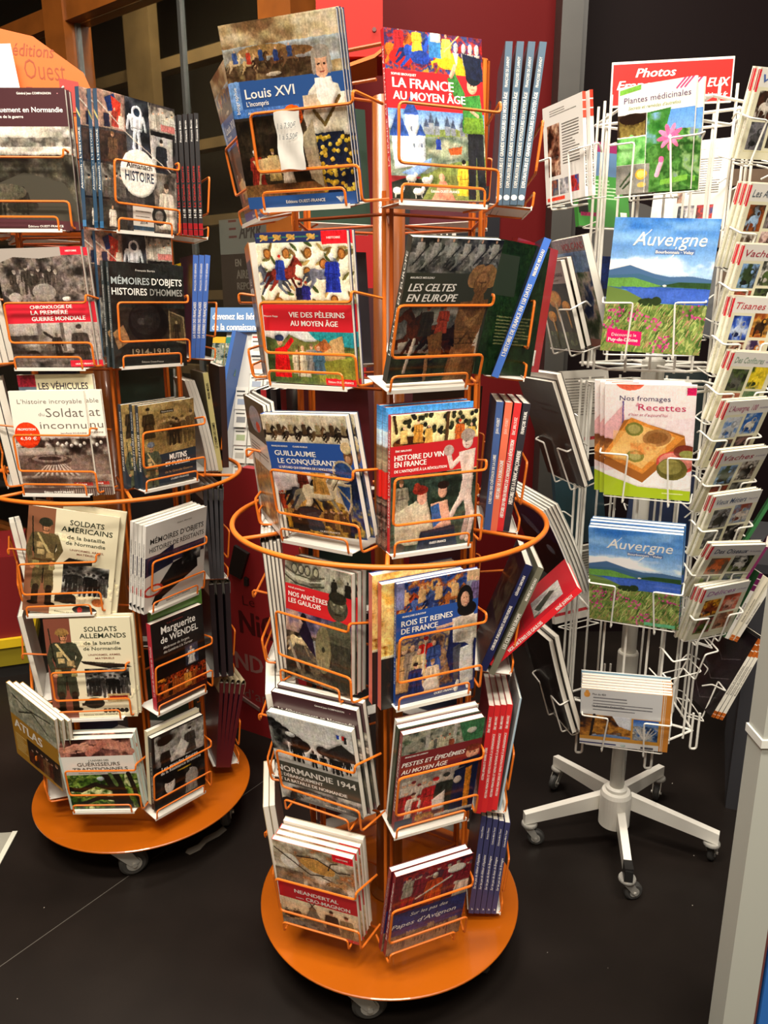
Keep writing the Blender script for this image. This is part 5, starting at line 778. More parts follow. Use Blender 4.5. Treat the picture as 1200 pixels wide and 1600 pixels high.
# ------------------------------------------------------------------ book poses: base centre x y z, yaw, lean, roll, width, height (metres, radians)
P = {
 'louis': (-0.1302, 1.3227, 1.5951, -0.3959, -0.26, -0.0016, 0.1958, 0.2584),
 'pelerins': (-0.121, 1.3203, 1.3126, -0.4748, -0.1289, 0.0093, 0.1725, 0.244),
 'guillaume': (-0.1047, 1.3153, 1.0463, -0.548, -0.1984, -0.056, 0.1796, 0.2238),
 'gaulois': (-0.1258, 1.3291, 0.7433, -0.6179, 0.0232, 0.0001, 0.1585, 0.2389),
 'normandie44': (-0.1242, 1.3235, 0.4803, -0.4711, -0.1621, -0.0306, 0.1892, 0.2085),
 'neandertal': (-0.1324, 1.3216, 0.1761, -0.3459, -0.1699, 0.0104, 0.1737, 0.2436),
 'france': (0.091, 1.3007, 1.6018, 0.4145, 0.0915, -0.0222, 0.1675, 0.2397),
 'celtes': (0.0767, 1.2972, 1.3192, 0.4953, -0.3615, -0.0032, 0.1644, 0.2343),
 'vin': (0.0852, 1.2978, 1.0273, 0.4287, -0.0616, -0.0169, 0.1658, 0.2428),
 'rois': (0.095, 1.3, 0.7326, 0.4293, -0.0797, -0.0276, 0.1657, 0.2496),
 'pestes': (0.0949, 1.3011, 0.4664, 0.3915, -0.182, 0.0001, 0.1686, 0.2339),
 'papes': (0.0769, 1.2958, 0.1757, 0.4105, -0.2135, 0.0044, 0.1674, 0.2347),
 'debarq': (-0.736, 1.7085, 1.5931, 0.0483, 0.0002, -0.0078, 0.1991, 0.27),
 'chrono': (-0.7153, 1.7101, 1.312, -0.0214, -0.0603, -0.0266, 0.1815, 0.2478),
 'soldat': (-0.7383, 1.7123, 1.0214, -0.0585, -0.0435, -0.0148, 0.1705, 0.2403),
 'americains': (-0.7585, 1.7113, 0.7283, 0.096, -0.0207, 0.1829, 0.202, 0.2614),
 'allemands': (-0.7122, 1.7066, 0.459, 0.0767, -0.0084, 0.0108, 0.2016, 0.2649),
 'guerisseurs': (-0.7094, 1.7108, 0.197, 0.0166, -0.1355, -0.0302, 0.1908, 0.2194),
 'almanach': (-0.5259, 1.7863, 1.5967, 1.0013, -0.0538, 0.0056, 0.2026, 0.2619),
 'objets': (-0.5269, 1.7824, 1.3066, 0.822, -0.0117, 0.0211, 0.1834, 0.224),
 'mutins': (-0.5101, 1.8015, 1.03, 0.9025, -0.0692, -0.0278, 0.1547, 0.1968),
 'resistants': (-0.5211, 1.7912, 0.7325, 1.0203, -0.1739, -0.0234, 0.1949, 0.2296),
 'wendel': (-0.5178, 1.7905, 0.4655, 0.9129, -0.0389, -0.0253, 0.1585, 0.2371),
 'figures': (-0.5383, 1.7699, 0.1872, 0.8558, -0.0629, -0.0029, 0.1563, 0.2161),
 'plantes': (0.5319, 1.6377, 1.6565, -0.6539, -0.1258, 0.0044, 0.148, 0.1931),
 'auvergne': (0.5497, 1.6278, 1.3447, -0.2614, -0.1364, 0.0447, 0.1963, 0.2613),
 'fromages': (0.5677, 1.6215, 1.0365, -0.4364, -0.2384, -0.0188, 0.1774, 0.2559),
 'auvergne2': (0.5645, 1.6226, 0.7408, -0.4346, -0.2531, -0.0258, 0.1942, 0.2436),
 'paysage': (0.5659, 1.6223, 0.4241, -0.259, -0.2271, -0.0345, 0.1992, 0.1703),
 'vie': (0.7385, 1.6417, 1.7154, 0.432, -0.261, -0.0374, 0.1225, 0.1542),
 'animaux': (0.7336, 1.622, 1.4784, 0.44, -0.1648, -0.0182, 0.122, 0.1832),
 'vaches': (0.7415, 1.6386, 1.4052, 0.3663, -0.2575, 0.0132, 0.1229, 0.1542),
 'tisanes': (0.7392, 1.6345, 1.3007, 0.3265, -0.185, 0.038, 0.123, 0.1567),
 'carnet': (0.7391, 1.6373, 1.2007, 0.3221, -0.2768, 0.0686, 0.1229, 0.1513),
 'auv100': (0.7326, 1.6355, 1.1043, 0.3811, -0.3666, -0.0071, 0.1224, 0.158),
 'vaches2': (0.7304, 1.6314, 1.0086, 0.3386, -0.4398, -0.0286, 0.1237, 0.1585),
 'metiers': (0.7345, 1.6306, 0.9089, 0.3303, -0.3673, -0.0434, 0.124, 0.1602),
 'oiseaux': (0.7301, 1.6196, 0.8105, 0.1636, -0.4894, 0.0407, 0.1267, 0.1608),
 'delices': (0.7402, 1.6355, 0.7036, 0.3375, -0.358, -0.0504, 0.1229, 0.1565),
 'explor_a': (0.1996, 1.4273, 1.609, -0.0698, 0.0074, 0.0332, 0.0119, 0.2526),
 'explor_b': (0.2373, 1.4249, 1.6086, -0.0714, 0.0075, 0.1045, 0.0118, 0.2525),
 'dates_a': (0.2024, 1.421, 1.3147, -0.0782, -0.0107, 0.3348, 0.0121, 0.2522),
 'quatre_a': (0.1978, 1.4218, 1.0217, -0.0649, 0.0087, 0.0655, 0.0129, 0.2483),
 'quatre_b': (0.2333, 1.4198, 1.0221, -0.0645, 0.0045, 0.1227, 0.0138, 0.2463),
 'navy_a': (0.1974, 1.4276, 0.733, -0.0986, 0.0048, 0.3556, 0.015, 0.2372),
 'grey_a': (0.2048, 1.4222, 0.7214, -0.0572, 0.011, 0.3693, 0.0119, 0.2455),
 'redspines_a': (0.1987, 1.4195, 0.3939, -0.0566, 0.0501, 0.0885, 0.0122, 0.2501),
 'redspines_b': (0.2328, 1.419, 0.4027, -0.0558, 0.0351, 0.1012, 0.0121, 0.2471),
 'bluespines_a': (0.1911, 1.4216, 0.1351, -0.0515, 0.0532, 0.0921, 0.0119, 0.2431),
 'bluespines_b': (0.2412, 1.4223, 0.1331, -0.0606, 0.0085, 0.0966, 0.0118, 0.2363),
 'quatorze_a': (-0.4846, 1.9487, 1.6046, 0.4351, -0.0273, 0.0071, 0.0095, 0.2577),
 'quatorze_b': (-0.4384, 1.9653, 1.6041, 0.4351, -0.0429, 0.0093, 0.01, 0.2662),
 'guerre_a': (-0.4742, 1.9571, 1.3146, 0.4353, -0.0057, 0.0849, 0.014, 0.2456),
 'guerre_b': (-0.4551, 1.9656, 1.3142, 0.4386, -0.007, 0.1166, 0.0134, 0.2474),
 'atlas': (-0.9029, 1.7703, 0.2636, -0.604, -0.1576, 0.2731, 0.1903, 0.2585),
 'rl_back': (0.3952, 1.793, 1.6591, -1.2334, -0.1133, 0.0001, 0.1538, 0.1968),
 'rl_mush': (0.4105, 1.782, 1.3457, -1.3096, -0.3169, -0.004, 0.1483, 0.1947),
 'rl_volc': (0.438, 1.767, 1.3449, -1.3783, -0.3175, -0.0029, 0.1602, 0.2457),
 'rl_dark': (0.4262, 1.7667, 1.0449, -1.3449, -0.365, -0.0258, 0.196, 0.2511),
 'rl_curve': (0.4215, 1.7845, 0.788, -1.2926, -0.3824, 0.0468, 0.2085, 0.2431),
 'rl_low': (0.4366, 1.7408, 0.4354, -1.3729, -0.3122, -0.2232, 0.1883, 0.2458),
 'sign': (0.6016, 1.7822, 1.8453, -0.1233, 0.0105, -0.014, 0.2446, 0.0857),
 'olive': (-0.4275, 1.9737, 1.0232, 0.4308, 0.0162, -0.0887, 0.0121, 0.2555),
 'curl_a': (-0.4526, 1.9619, 1.0266, 0.433, 0.0172, -0.1039, 0.0088, 0.2372),
 'curl_b': (-0.4353, 1.9694, 1.0251, 0.4328, 0.0179, -0.1108, 0.0089, 0.2382),
 'dark4_a': (-0.4645, 1.9606, 0.7293, 0.4325, 0.0173, -0.0137, 0.0103, 0.2473),
 'dark4_b': (-0.4393, 1.9721, 0.725, 0.4338, 0.0164, 0.0493, 0.0106, 0.2474),
 'dark5_a': (-0.4665, 1.9528, 0.4406, 0.4275, 0.0631, 0.0187, 0.0149, 0.2686),
 'dark5_b': (-0.43, 1.9689, 0.4363, 0.4335, 0.0685, 0.0294, 0.0146, 0.2705),
 'maroon6_a': (-0.4798, 1.9488, 0.1581, 0.4415, 0.0673, 0.1187, 0.0111, 0.2553),
 'maroon6_b': (-0.4515, 1.9636, 0.1479, 0.4534, 0.0522, 0.2363, 0.0107, 0.2528),
 'rr2low_a': (0.8278, 1.7414, 0.4357, 0.1118, 0.0239, 0.4612, 0.0099, 0.2292),
 'rr2low_b': (0.8494, 1.7414, 0.4287, 0.1141, 0.0303, 0.4372, 0.01, 0.2326),
 'rr2up_a': (0.8487, 1.7642, 0.6404, 0.0776, -0.021, 0.3738, 0.0098, 0.1827),
 'rr2up_b': (0.8747, 1.7696, 0.6301, 0.0711, -0.0208, 0.4407, 0.01, 0.1726),
 'redlean': (0.2173, 1.4287, 0.7339, -0.0788, -0.0066, 0.7658, 0.0126, 0.2383),
}
# ------------------------------------------------------------------ the two orange racks
CL = ['louis', 'pelerins', 'guillaume', 'gaulois', 'normandie44', 'neandertal']; CR = ['france', 'celtes', 'vin', 'rois', 'pestes', 'papes']
LF = ['debarq', 'chrono', 'soldat', 'americains', 'allemands', 'guerisseurs']; LS = ['almanach', 'objets', 'mutins', 'resistants', 'wendel', 'figures']
DU = {'louis': .022, 'pelerins': .006, 'guillaume': -.004, 'gaulois': .0, 'normandie44': .006, 'neandertal': .004, 'france': .01, 'celtes': .002, 'vin': .004, 'rois': .002, 'pestes': .0, 'papes': .004,
      'debarq': 0, 'chrono': 0, 'soldat': .004, 'americains': 0, 'allemands': .0, 'guerisseurs': .002, 'almanach': .01, 'objets': .006, 'mutins': .006, 'resistants': .004, 'wendel': .0, 'figures': .002}
def pk(keys, c, D):
    for t, k in enumerate(keys): D[(c, t)] = (*P[k][:2], TZ[t] if abs(P[k][2]-TZ[t]) < .02 else P[k][2], P[k][3], R(-8)*.4+P[k][4]*.6, DU[k])
CP = {}; pk(CL, 0, CP); pk(CR, 1, CP); LP = {}; pk(LF, 0, LP); pk(LS, 1, LP)
for t, b in enumerate(('explor_a', 'dates_a', 'quatre_a', 'grey_a', 'redspines_a', 'bluespines_a')): CP[(2, t)] = (.252, 1.515, P[b][2]-.001, R(86), R(-6), -.0)
for t, b in enumerate(('quatorze_a', 'guerre_a', 'curl_a', 'dark4_a', 'dark5_a', 'maroon6_a')): LP[(2, t)] = (-.474, 2.055, P[b][2]-.001, R(115), R(-6), 0)
CP[(5, 0)] = (-.236, 1.533, 1.597, R(-69), R(-11), 0); CP['bare'] = ((0, 3), (0, 4), (0, 5), (1, 5)); LP['bare'] = ()
orange_rack(.0106, 1.5242, -121, 'tall orange wire book rack in the middle of the photo, on wheels', CP, (-107, -35, 37, 109, 181))
orange_rack(-.6944, 1.9509, -95, 'tall orange wire book rack at the left, with orange header board', LP, (-88, -16, 56, 128, 200), -.006)
def colpose(cx, cy, az, z, r=.24, lean=-8, du=0, roll=0):
    a = R(az); return (cx+r*math.cos(a)-du*math.sin(a), cy+r*math.sin(a)+du*math.cos(a), z, a+math.pi/2, R(lean), R(roll))
ST = lambda t, c=WH: [(t, .2, .9, .42, 'b', c)]

# middle rack, left-hand column of front covers
stack('large blue-banded biography with a white-robed king, top left of middle rack', P['louis'], 'louis', c_louis, .007, '#2c5596', '#2c3f66', [('second copy of the blue-banded king biography, just behind the front copy', .001, .001), ('rearmost copy of the blue-banded king biography, its white edge showing at right', .002, 0)])
stack('red-banded book on medieval pilgrims with riders among flowers on its cover', P['pelerins'], 'pelerins', c_pel, .010, '#5a2430', '#33345a', [('second copy of the red-banded pilgrim book, behind the front copy', .003, 0)])
stack('blue-banded conquest book with running horses on its top strip', P['guillaume'], 'guillaume', c_guil, .014, '#2a52a0', '#26324c', [('second copy of the blue-banded conquest book, right behind the front one', .006, -.002)])
stack('red-banded book on ancient Gauls with a bronze statue on its cover', P['gaulois'], 'gaulois', c_gaul, .013, '#cc2229', '#6a685c', [('second copy of the red-banded Gauls book, behind the front copy', .003, 0), ('rearmost thick copy of the red-banded Gauls book', .003, 0)])
stack('black-and-white 1944 landing book with dark title band, fifth tier of middle rack', P['normandie44'], 'n44', c_n44, .016, '#4a4b41', '#3c3d36', [('tall maroon-topped book rising behind the black-and-white 1944 book', .006, .0, .014, .245, 'deb', c_deb, '#45242a'), ('rearmost maroon-topped book behind the black-and-white 1944 book', .012, .0, .014, .252, 'deb', c_deb, '#45242a')])
stack('red-banded prehistory book with cave-painting cover, bottom left of middle rack', P['neandertal'], 'nean', c_nean, .012, '#cc2029', '#b3a48c', [('second copy of the cave-painting book, slightly behind the front one', .003, .002), ('third copy of the cave-painting book, dark edge at right', .005, .004), ('rearmost white-topped copy in the cave-painting pocket', .008, .012, .012, None, 'whitecov', plain('#e4e0d6'), '#e4e0d6')])
# middle rack, right-hand column of front covers
stack('bright red-banded medieval France book with green-clad man, top right of middle rack', P['france'], 'france', c_fra, .011, '#cb2027', '#7a3a2c', [], ST('LA FRANCE AU MOYEN ÂGE'))
stack('dark leaning book on Celts with a carved statue on its cover', P['celtes'], 'celtes', c_celt, .015, '#2c2e26', '#2c2e26', [], ST('LES CELTES EN EUROPE'))
stack('red-banded wine history book with pale statue, above the orange ring', P['vin'], 'vin', c_vin, .012, '#bf2026', '#8a2a26', [('sky-blue spined book just left behind the wine history book', -.004, .004, .012, .25, 'skysp', c_skysp, ('skysp', c_skysp)), ('rearmost sky-blue spined book behind the wine history book', -.009, .006, .012, .25, 'skysp', c_skysp, ('skysp', c_skysp))], ST('HISTOIRE DU VIN EN FRANCE'))
stack('blue-banded kings and queens book with long-haired king, below the orange ring', P['rois'], 'rois', c_rois, .009, '#27509f', '#27408a', [('salmon-spined castle book showing beside the kings and queens book', -.024, -.004, .016, .252, 'pillars', c_pillars, '#e0705c'), ('rearmost salmon-spined book left behind the kings and queens book', -.034, .0, .016, .26, 'pillars', c_pillars, '#e0705c')], ST('ROIS ET REINES DE FRANCE'))
stack('maroon-banded book on plagues with a medieval crowd on its cover', P['pestes'], 'pestes', c_pest, .013, '#8a3a3c', '#6a2c2e', [('dark green spined book directly behind the maroon plague book', -.003, .004, .013, None, 'dgreen', plain('#33402e'), '#33402e'), ('rearmost white-topped book behind the maroon plague book', .0, .008, .012, None, 'whitecov', plain('#e4e0d6'), '#e4e0d6')], ST('PESTES ET ÉPIDÉMIES'))
stack('dark blue and red book on papal Avignon, bottom right of middle rack', P['papes'], 'papes', c_papes, .012, '#8a1f2c', '#5a1f2c', [('second copy of the papal Avignon book, red spine behind the front one', -.004, 0)], ST('Sur les pas des Papes d’Avignon'))
# middle rack, right-hand column of spines
G = lambda c: (c.strip('#'), plain(c))
def ordl(n, d): return [f'{o} of the {d}' for o in (['leftmost', 'second from left', 'third from left', 'fourth from left', 'rightmost'] if n == 5 else ['leftmost', 'second from left', 'third from left', 'rightmost'] if n == 4 else ['leftmost', 'middle one', 'rightmost'])]
row(ordl(4, 'four grey-blue travel spines at the top of the middle rack'), P['explor_a'], P['explor_b'], 4, .17, .0122, [G('#6a5a50')], ['#4c6478'], [[('EXPLORATEURS ET GRANDS VOYAGEURS DU MOYEN ÂGE', .11, .7, .5, 'b', WH), ('FRANÇOISE DE LANNOY', .73, .91, .4, 'r', WH), ('●', .03, .065, .8, 'r', WH)]], 'grey-blue travel books', ['#2c3440'])
D = P['dates_a']; row(['slanting bright blue spined history book on the second tier of middle rack'], D, None, 1, .17, .0135, [G('#1c2030')], ['#3f6fc8'], [[('L’HISTOIRE DE FRANCE EN 150 DATES', .16, .68, .55, 'b', WH), ('MAURICE MEULEAU', .74, .92, .45, 'b', WH)]], None, ['#232844'])
book('dark green book standing behind the slanting blue spined book', pose(.222, 1.455, 1.315, R(36), R(-4), R(5)), .15, .235, .014, 'dkgreen', c_darkgreen, '#2c4a34', '#1d2e1d', None, False)
book('red book with a barcode behind the slanting blue spined book', pose(.268, 1.545, 1.315, R(48), R(-4), R(6)), .15, .24, .013, 'redbar', c_redbar, '#c03a3a', '#a81f2a', None, False)
row(['blue castle spine, leftmost of the four thick spines on the third tier', 'salmon spine, second of the four thick spines on the third tier', 'red wine-history spine, third of the four thick third-tier spines', 'black spine, rightmost of the four thick spines on the third tier'], P['quatre_a'], P['quatre_b'], 4, .165, .0138, [G('#3a3f4c')], ['#3a5488', '#d8694c', '#cb2a2e', '#26242e'],
    [[('L’HISTOIRE DES CHÂTEAUX DE LA LOIRE', .22, .6, .4, 'b', WH), ('JEAN VIDEBET', .76, .88, .4, 'r', WH)], [('HISTOIRE DE LA BOURGOGNE', .26, .56, .5, 'b', WH), ('JEAN VIDEBET', .76, .88, .4, 'r', '#f2d0c0')], [('HISTOIRE DU VIN EN FRANCE DE L’ANTIQUITÉ À LA RÉVOLUTION', .11, .72, .5, 'i', WH), ('ÉRIC BIRLOUEZ', .76, .89, .4, 'r', WH)], [('HISTOIRE DE LA FRANC-MAÇONNERIE', .22, .64, .55, 'b', WH), ('FRANÇOIS THUAL', .77, .94, .45, 'b', WH)]], None, ['#23283c', '#7a2c28', '#6a1a1e', '#1c1b22'])
row(['navy spined surgery book tilted right, first of three under the orange ring'], (.199, 1.422, .728, R(-4), .01, .352, .0155, .24), None, 1, .17, .0155, [G('#22242e')], ['#1d2350'], [[('CHIRURGIE, PURGATION ET AUTRES POISONS', .2, .62, .4, 'b', WH), ('GÉRARD SIMONIN', .72, .9, .35, 'b', WH)]], None, [('navyback', c_navyback)])
D = P['grey_a']; row(['grey-olive spined book tilted right against the navy spine'], (D[0]+.012, D[1], D[2]-.003, *D[3:]), None, 1, .165, .0125, [G('#2c2e26')], ['#6f6d5c'], [[('LES CELTES EN EUROPE', .25, .58, .6, 'b', WH), ('MAURICE MEULEAU', .7, .9, .45, 'b', WH)]])
D = P['redlean']; row(['bright red Gauls book lying slanted out of the rack towards the right'], D, None, 1, .165, .0145, [G('#a81c26')], ['#d4222c'], [[('NOS ANCÊTRES LES GAULOIS', .2, .58, .5, 'b', WH), ('RENÉ JOFFROY', .74, .92, .45, 'b', WH)]], None, [('redphoto', c_redphoto)])
row(ordl(4, 'four red spines on the fifth tier of the middle rack'), P['redspines_a'], P['redspines_b'], 4, .165, .0122, [G('#7a2226')], ['#c8242a', '#d42a2c'], [[('FESTINS, RIPAILLES ET BONNE CHÈRE', .32, .62, .4, 'b', WH), ('ÉRIC BIRLOUEZ', .76, .9, .4, 'b', WH)]]+[[('FESTINS PRINCIERS ET REPAS PAYSANS À LA RENAISSANCE', .14, .74, .4, 'b', WH), ('ÉRIC BIRLOUEZ', .78, .9, .4, 'b', WH)]]*3, 'red banquet history spines', ['#8a1f22'])
D = P['redspines_b']; row(['thin pale blue booklet beside the four red spines'], (D[0]+.012, D[1], D[2], D[3], D[4], D[5]+.03, .004, .262), None, 1, .16, .004, [G('#a9bcc6')], ['#9fb6c4'], None, None, ['#c9d2d4'])
row(ordl(5, 'five dark blue spines at the bottom of the middle rack'), P['bluespines_a'], P['bluespines_b'], 5, .16, .0115, [G('#2c3050')], ['#3a3c66', '#383a63'], [[('Sur les pas de Aliénor d’Aquitaine', .26, .62, .45, 'c', WH), ('Amaury Chauou', .78, .9, .35, 'c', WH), ('v', .04, .06, .5, 'i', WH)]]*2+[[('Sur les pas de Anne de Bretagne', .26, .62, .45, 'c', WH), ('Catherine-Marie Toscer', .74, .92, .35, 'c', WH), ('v', .04, .06, .5, 'i', WH)]]*3, 'dark blue travel spines', ['#262a48'])
# middle rack, left-hand column (seen edge-on)
C0 = (.0106, 1.5242)
def side(label, cx, cy, az, t, W, H, T, art, fn, spine, n=1, labs=(), r=.24, lean=-6, du=0, roll=0, dz=0, **kw):
    a = colpose(cx, cy, az, TZ[t]+dz, r, lean, du, roll); stack(label, (*a, W, H), art, fn, T, spine, copies=[(l, 0, .004*(i % 2)) for i, l in enumerate(labs)], **kw)
stack('king biography turned away at the far left of the middle rack top tier', (-.236, 1.533, 1.597, R(-69), R(-13), 0, .19, .255), 'louis', c_louis, .012, '#2c5596', '#2c3f66')
side('orange-topped book seen edge-on beside the red-banded pilgrim book', *C0, -168, 1, .16, .235, .014, 'sliver', c_sliver, '#d8801e', labs=['white-paged book behind the orange-topped book, second tier'])
side('black and white magazine seen edge-on beside the blue-banded conquest book', *C0, -160, 2, .19, .245, .006, 'mag', c_mag, '#1c1a1a', labs=['second magazine behind the black and white one on the third tier', 'third magazine behind the black and white one on the third tier'], r=.245)
side('outermost of the grey magazines seen edge-on left of the Gauls book', *C0, -172, 3, .19, .27, .006, 'greymag', plain('#8f8c88'), '#5a5856', labs=['second of the grey magazines left of the Gauls book', 'third of the grey magazines left of the Gauls book', 'fourth of the grey magazines left of the Gauls book', 'innermost of the grey magazines left of the Gauls book'], fold='#d8d4cc', lean=-4)
side('dark-covered thick book seen edge-on at the left of the fifth tier', *C0, -172, 4, .17, .24, .02, 'bwruin', c_bwruin, '#2a2c30', labs=['second thick white-paged book at the left of the fifth tier', 'third thick white-paged book at the left of the fifth tier'], du=.03)
side('cream-edged book seen edge-on at the left of the bottom tier', *C0, -172, 5, .17, .25, .012, 'cream', c_cream, '#c2b08a', labs=['second cream-edged book at the left of the bottom tier'], r=.255)
row([f'{o} of the dark and red spines rising behind the blue-banded conquest book' for o in ('leftmost', 'second', 'third', 'rightmost')], (-.262, 1.60, 1.03, R(-8), 0, -.03, .0125, .243), (-.205, 1.615, 1.03, R(-8), 0, -.02, .0125, .243), 4, .15, .0125, [G('#2a2626')], ['#7d7a78', '#a8262c', '#3a3434', '#8a2428'], None, None, ['#3a3a3c'])
BC = [('maroon', '#4a1f26'), ('dark green', '#22352a'), ('navy', '#1f2844'), ('charcoal', '#26262a'), ('brown', '#3a2c22'), ('wine-red', '#5a1c22')]
for t in range(6):
    for j, az in enumerate((-121+180, -121+240)):
        nm, c = BC[(t*2+j) % 6]; side(f'{nm} book in the {TIER[t]} tier far pocket, {"right" if j == 0 else "left"} of the middle rack pole', *C0, az, t, .165, .24, .016, 'p'+c.strip('#'), plain(c), c, back=c)
# left rack, front columns
L0 = (-.6944, 1.9509)
stack('dark maroon book on the Normandy landings, top left of the left rack', P['debarq'], 'deb', c_deb, .013, '#45242a', '#45242a', [('second copy of the dark maroon landing book, behind the front one', .004, -.001)])
stack('red-banded first world war chronology with sepia soldiers, second tier of left rack', P['chrono'], 'chro', c_chro, .012, '#cf2436', '#77706a', [('second copy of the sepia war chronology, its edge showing at right', .008, -.002)])
stack('white unknown-soldier book with an orange promotion sticker', P['soldat'], 'sold', c_sold, .008, '#e8e4d8', '#dcd8cc', [('second copy of the white unknown-soldier book, shifted to the right', .034, .0), ('taller pale book on vehicles rising behind the white unknown-soldier books', .016, .008, .012, .265, 'veh', c_veh, '#d8d0ae')])
stack('tilted cream book with a standing American soldier, below the left ring', P['americains'], 'amer', c_amer, .008, '#86563c', '#cfc6a6', [('second copy of the American soldier book, shifted right behind the tilted one', .012, .012)])
stack('cream book with a standing German soldier, fifth tier of left rack', P['allemands'], 'alle', lambda k: c_amer(k, True), .010, '#7a4434', '#cfc6a6', [('second copy of the German soldier book, behind the front one', .006, .003)])
stack('book on traditional healers with hands and a green tree, bottom of left rack', P['guerisseurs'], 'guer', c_guer, .016, '#b9c9c0', '#b9c9c0', [('second copy of the healers book, pale green edges behind the front one', .003, .004)])
AS = [('Almanach - L’HISTOIRE', .28, .72, .5, 'b', WH), ('/', .78, .86, .9, 'b', '#e0d490'), ('■', .005, .05, .9, 'b', '#4a86b8')]
stack('history almanac with a dark photo collage and round white title', P['almanach'], 'alm', c_alm, .012, '#33506a', '#26323e', [('second history almanac copy, slate-blue spine just left of the front one', -.004, 0), ('third history almanac copy, slate-blue spine furthest left', -.022, .001)], AS)
OS = [('MÉMOIRES D’OBJETS HISTOIRES D’HOMMES', .2, .78, .5, 'r', '#d8d4ca'), ('François Bertin', .82, .95, .4, 'r', '#d8d4ca')]
stack('black book on wartime objects with a helmet, second tier of left rack', P['objets'], 'obj', c_obj, .011, '#3a4448', '#1f2220', [('second copy of the black wartime objects book, spine at its left', -.006, .002), ('almanac copy rising behind the black wartime objects book', -.012, .024, .012, .262, 'alm', c_alm, '#33506a'), ('second almanac copy behind the black wartime objects book, furthest left', -.03, .026, .012, .262, 'alm', c_alm, '#33506a')], OS)
MS = [('MUTINS ET FUSILLÉS', .22, .66, .55, 'b', WH), ('François de Lannoy', .7, .92, .35, 'r', WH)]
stack('tan photograph book on mutineers with dark title corner, above left ring', P['mutins'], 'mut', c_mut, .012, '#26323e', '#2c3438', [('second copy of the tan mutineers book, just left behind the front one', -.006, .001), ('third copy of the tan mutineers book, furthest left spine', -.026, .002)], MS)
RS = [('MÉMOIRES D’OBJETS HISTOIRES DE RÉSISTANTS', .2, .8, .4, 'r', '#3a3836'), ('▲', .03, .09, .8, 'b', '#1c1a1a')]
stack('white book on resistance objects with a black shape, below left ring', P['resistants'], 'res', c_res, .010, '#e8e5de', '#dcd8d0', [('second copy of the white resistance book, behind the front one', -.003, 0), ('third copy of the white resistance book', -.005, .001), ('rearmost copy of the white resistance book', -.007, .002)], RS)
stack('black ironmistress novel with white title and a red spine', P['wendel'], 'wen', c_wen, .017, '#b82236', '#15100f', [('green-topped book rising behind the black ironmistress novel', .014, .03, .012, None, 'gtop', plain('#5a8a3c'), '#4a7a34')], [('Le destin de Marguerite de Wendel', .16, .74, .45, 'b', '#f0d0d0')])
stack('black and white resistance portraits book, bottom right of the left rack', P['figures'], 'figu', c_figu, .015, '#1c1c1c', '#161616', [('cream and blue book behind the black and white portraits book', -.001, .012, .013, None, 'creamb', plain('#d8d0b4'), '#d8cfae')], [('Les grandes figures de la Résistance', .1, .8, .4, 'r', '#c9c4b8')])
# left rack, right-hand column of spines
row([f'{o} of the dark red-footed war spines, top right of left rack' for o in ('leftmost', 'second', 'middle', 'fourth', 'rightmost')], P['quatorze_a'], P['quatorze_b'], 5, .165, .0102, [G('#3a1c1e')], ['#2a2a2c'], [[('14-18', .15, .22, .6, 'b', WH), ('La Grande Guerre', .24, .58, .55, 'b', '#d83a34'), ('François Bertin', .78, .95, .4, 'r', WH), ('■■', .0, .1, .95, 'b', '#c8262e')]], 'dark war spines with red feet', ['#26201f'])
row(ordl(3, 'three bright blue war spines at the right of the left rack'), P['guerre_a'], P['guerre_b'], 3, .165, .0135, [G('#23305a')], ['#3f66b4'], [[('LA GUERRE DES FRANÇAISES', .2, .55, .5, 'b', WH), ('FRANÇOIS-YVES BERNARD', .66, .92, .35, 'r', WH)]], 'bright blue war spines', ['#2c1f3a'])
D = P['curl_a']; E_ = P['curl_b']
row([f'{o} of the three pale curled magazines beside the mutineers book' for o in ('leftmost', 'middle one', 'rightmost')], D, E_, 3, .16, .0085, [G('#b3b0a6')], ['#c9c6bc'], None, 'pale curled magazines', ['#8a8880'], bend=.02)
row(['olive green spined book slumping left over the curled magazines'], P['olive'], None, 1, .165, .0135, [G('#2a2822')], ['#b3aa72'], [[('LE CHEMIN DES DAMES', .24, .5, .5, 'b', '#3a3624'), ('PIERRE MIQUEL', .74, .9, .45, 'b', '#2c2a1c')]], None, ['#6a6448'])
book('dark brown catalogue standing right of the olive green spine', pose(-.437, 2.06, 1.03, R(112), R(-1), 0), .16, .262, .016, 'pdb', plain('#221a18'), '#33221f', '#1c1614', None, False)
row([f'{o} of the grey folded magazines on the fourth tier of the left rack' for o in ('leftmost', 'second', 'third', 'rightmost')], P['dark4_a'], P['dark4_b'], 4, .17, .0095, [G('#3c3c3e')], ['#4a4a4e'], None, 'grey folded magazines', ['#333336'], fold='#b9b7b0')
row([f'{o} of the dark folded magazines on the fifth tier of the left rack' for o in ('leftmost', 'middle one', 'rightmost')], P['dark5_a'], P['dark5_b'], 3, .17, .0138, [G('#231d22')], ['#2c2428'], None, 'dark folded magazines', ['#1e181c'], fold='#c2bfb6')
row([f'{o} of the maroon folded magazines at the bottom of the left rack' for o in ('leftmost', 'second', 'middle one', 'fourth', 'rightmost')], P['maroon6_a'], P['maroon6_b'], 5, .165, .0102, [G('#4a1f30')], ['#5a1a20'], None, 'maroon folded magazines', ['#45202e'], fold='#b5a888')
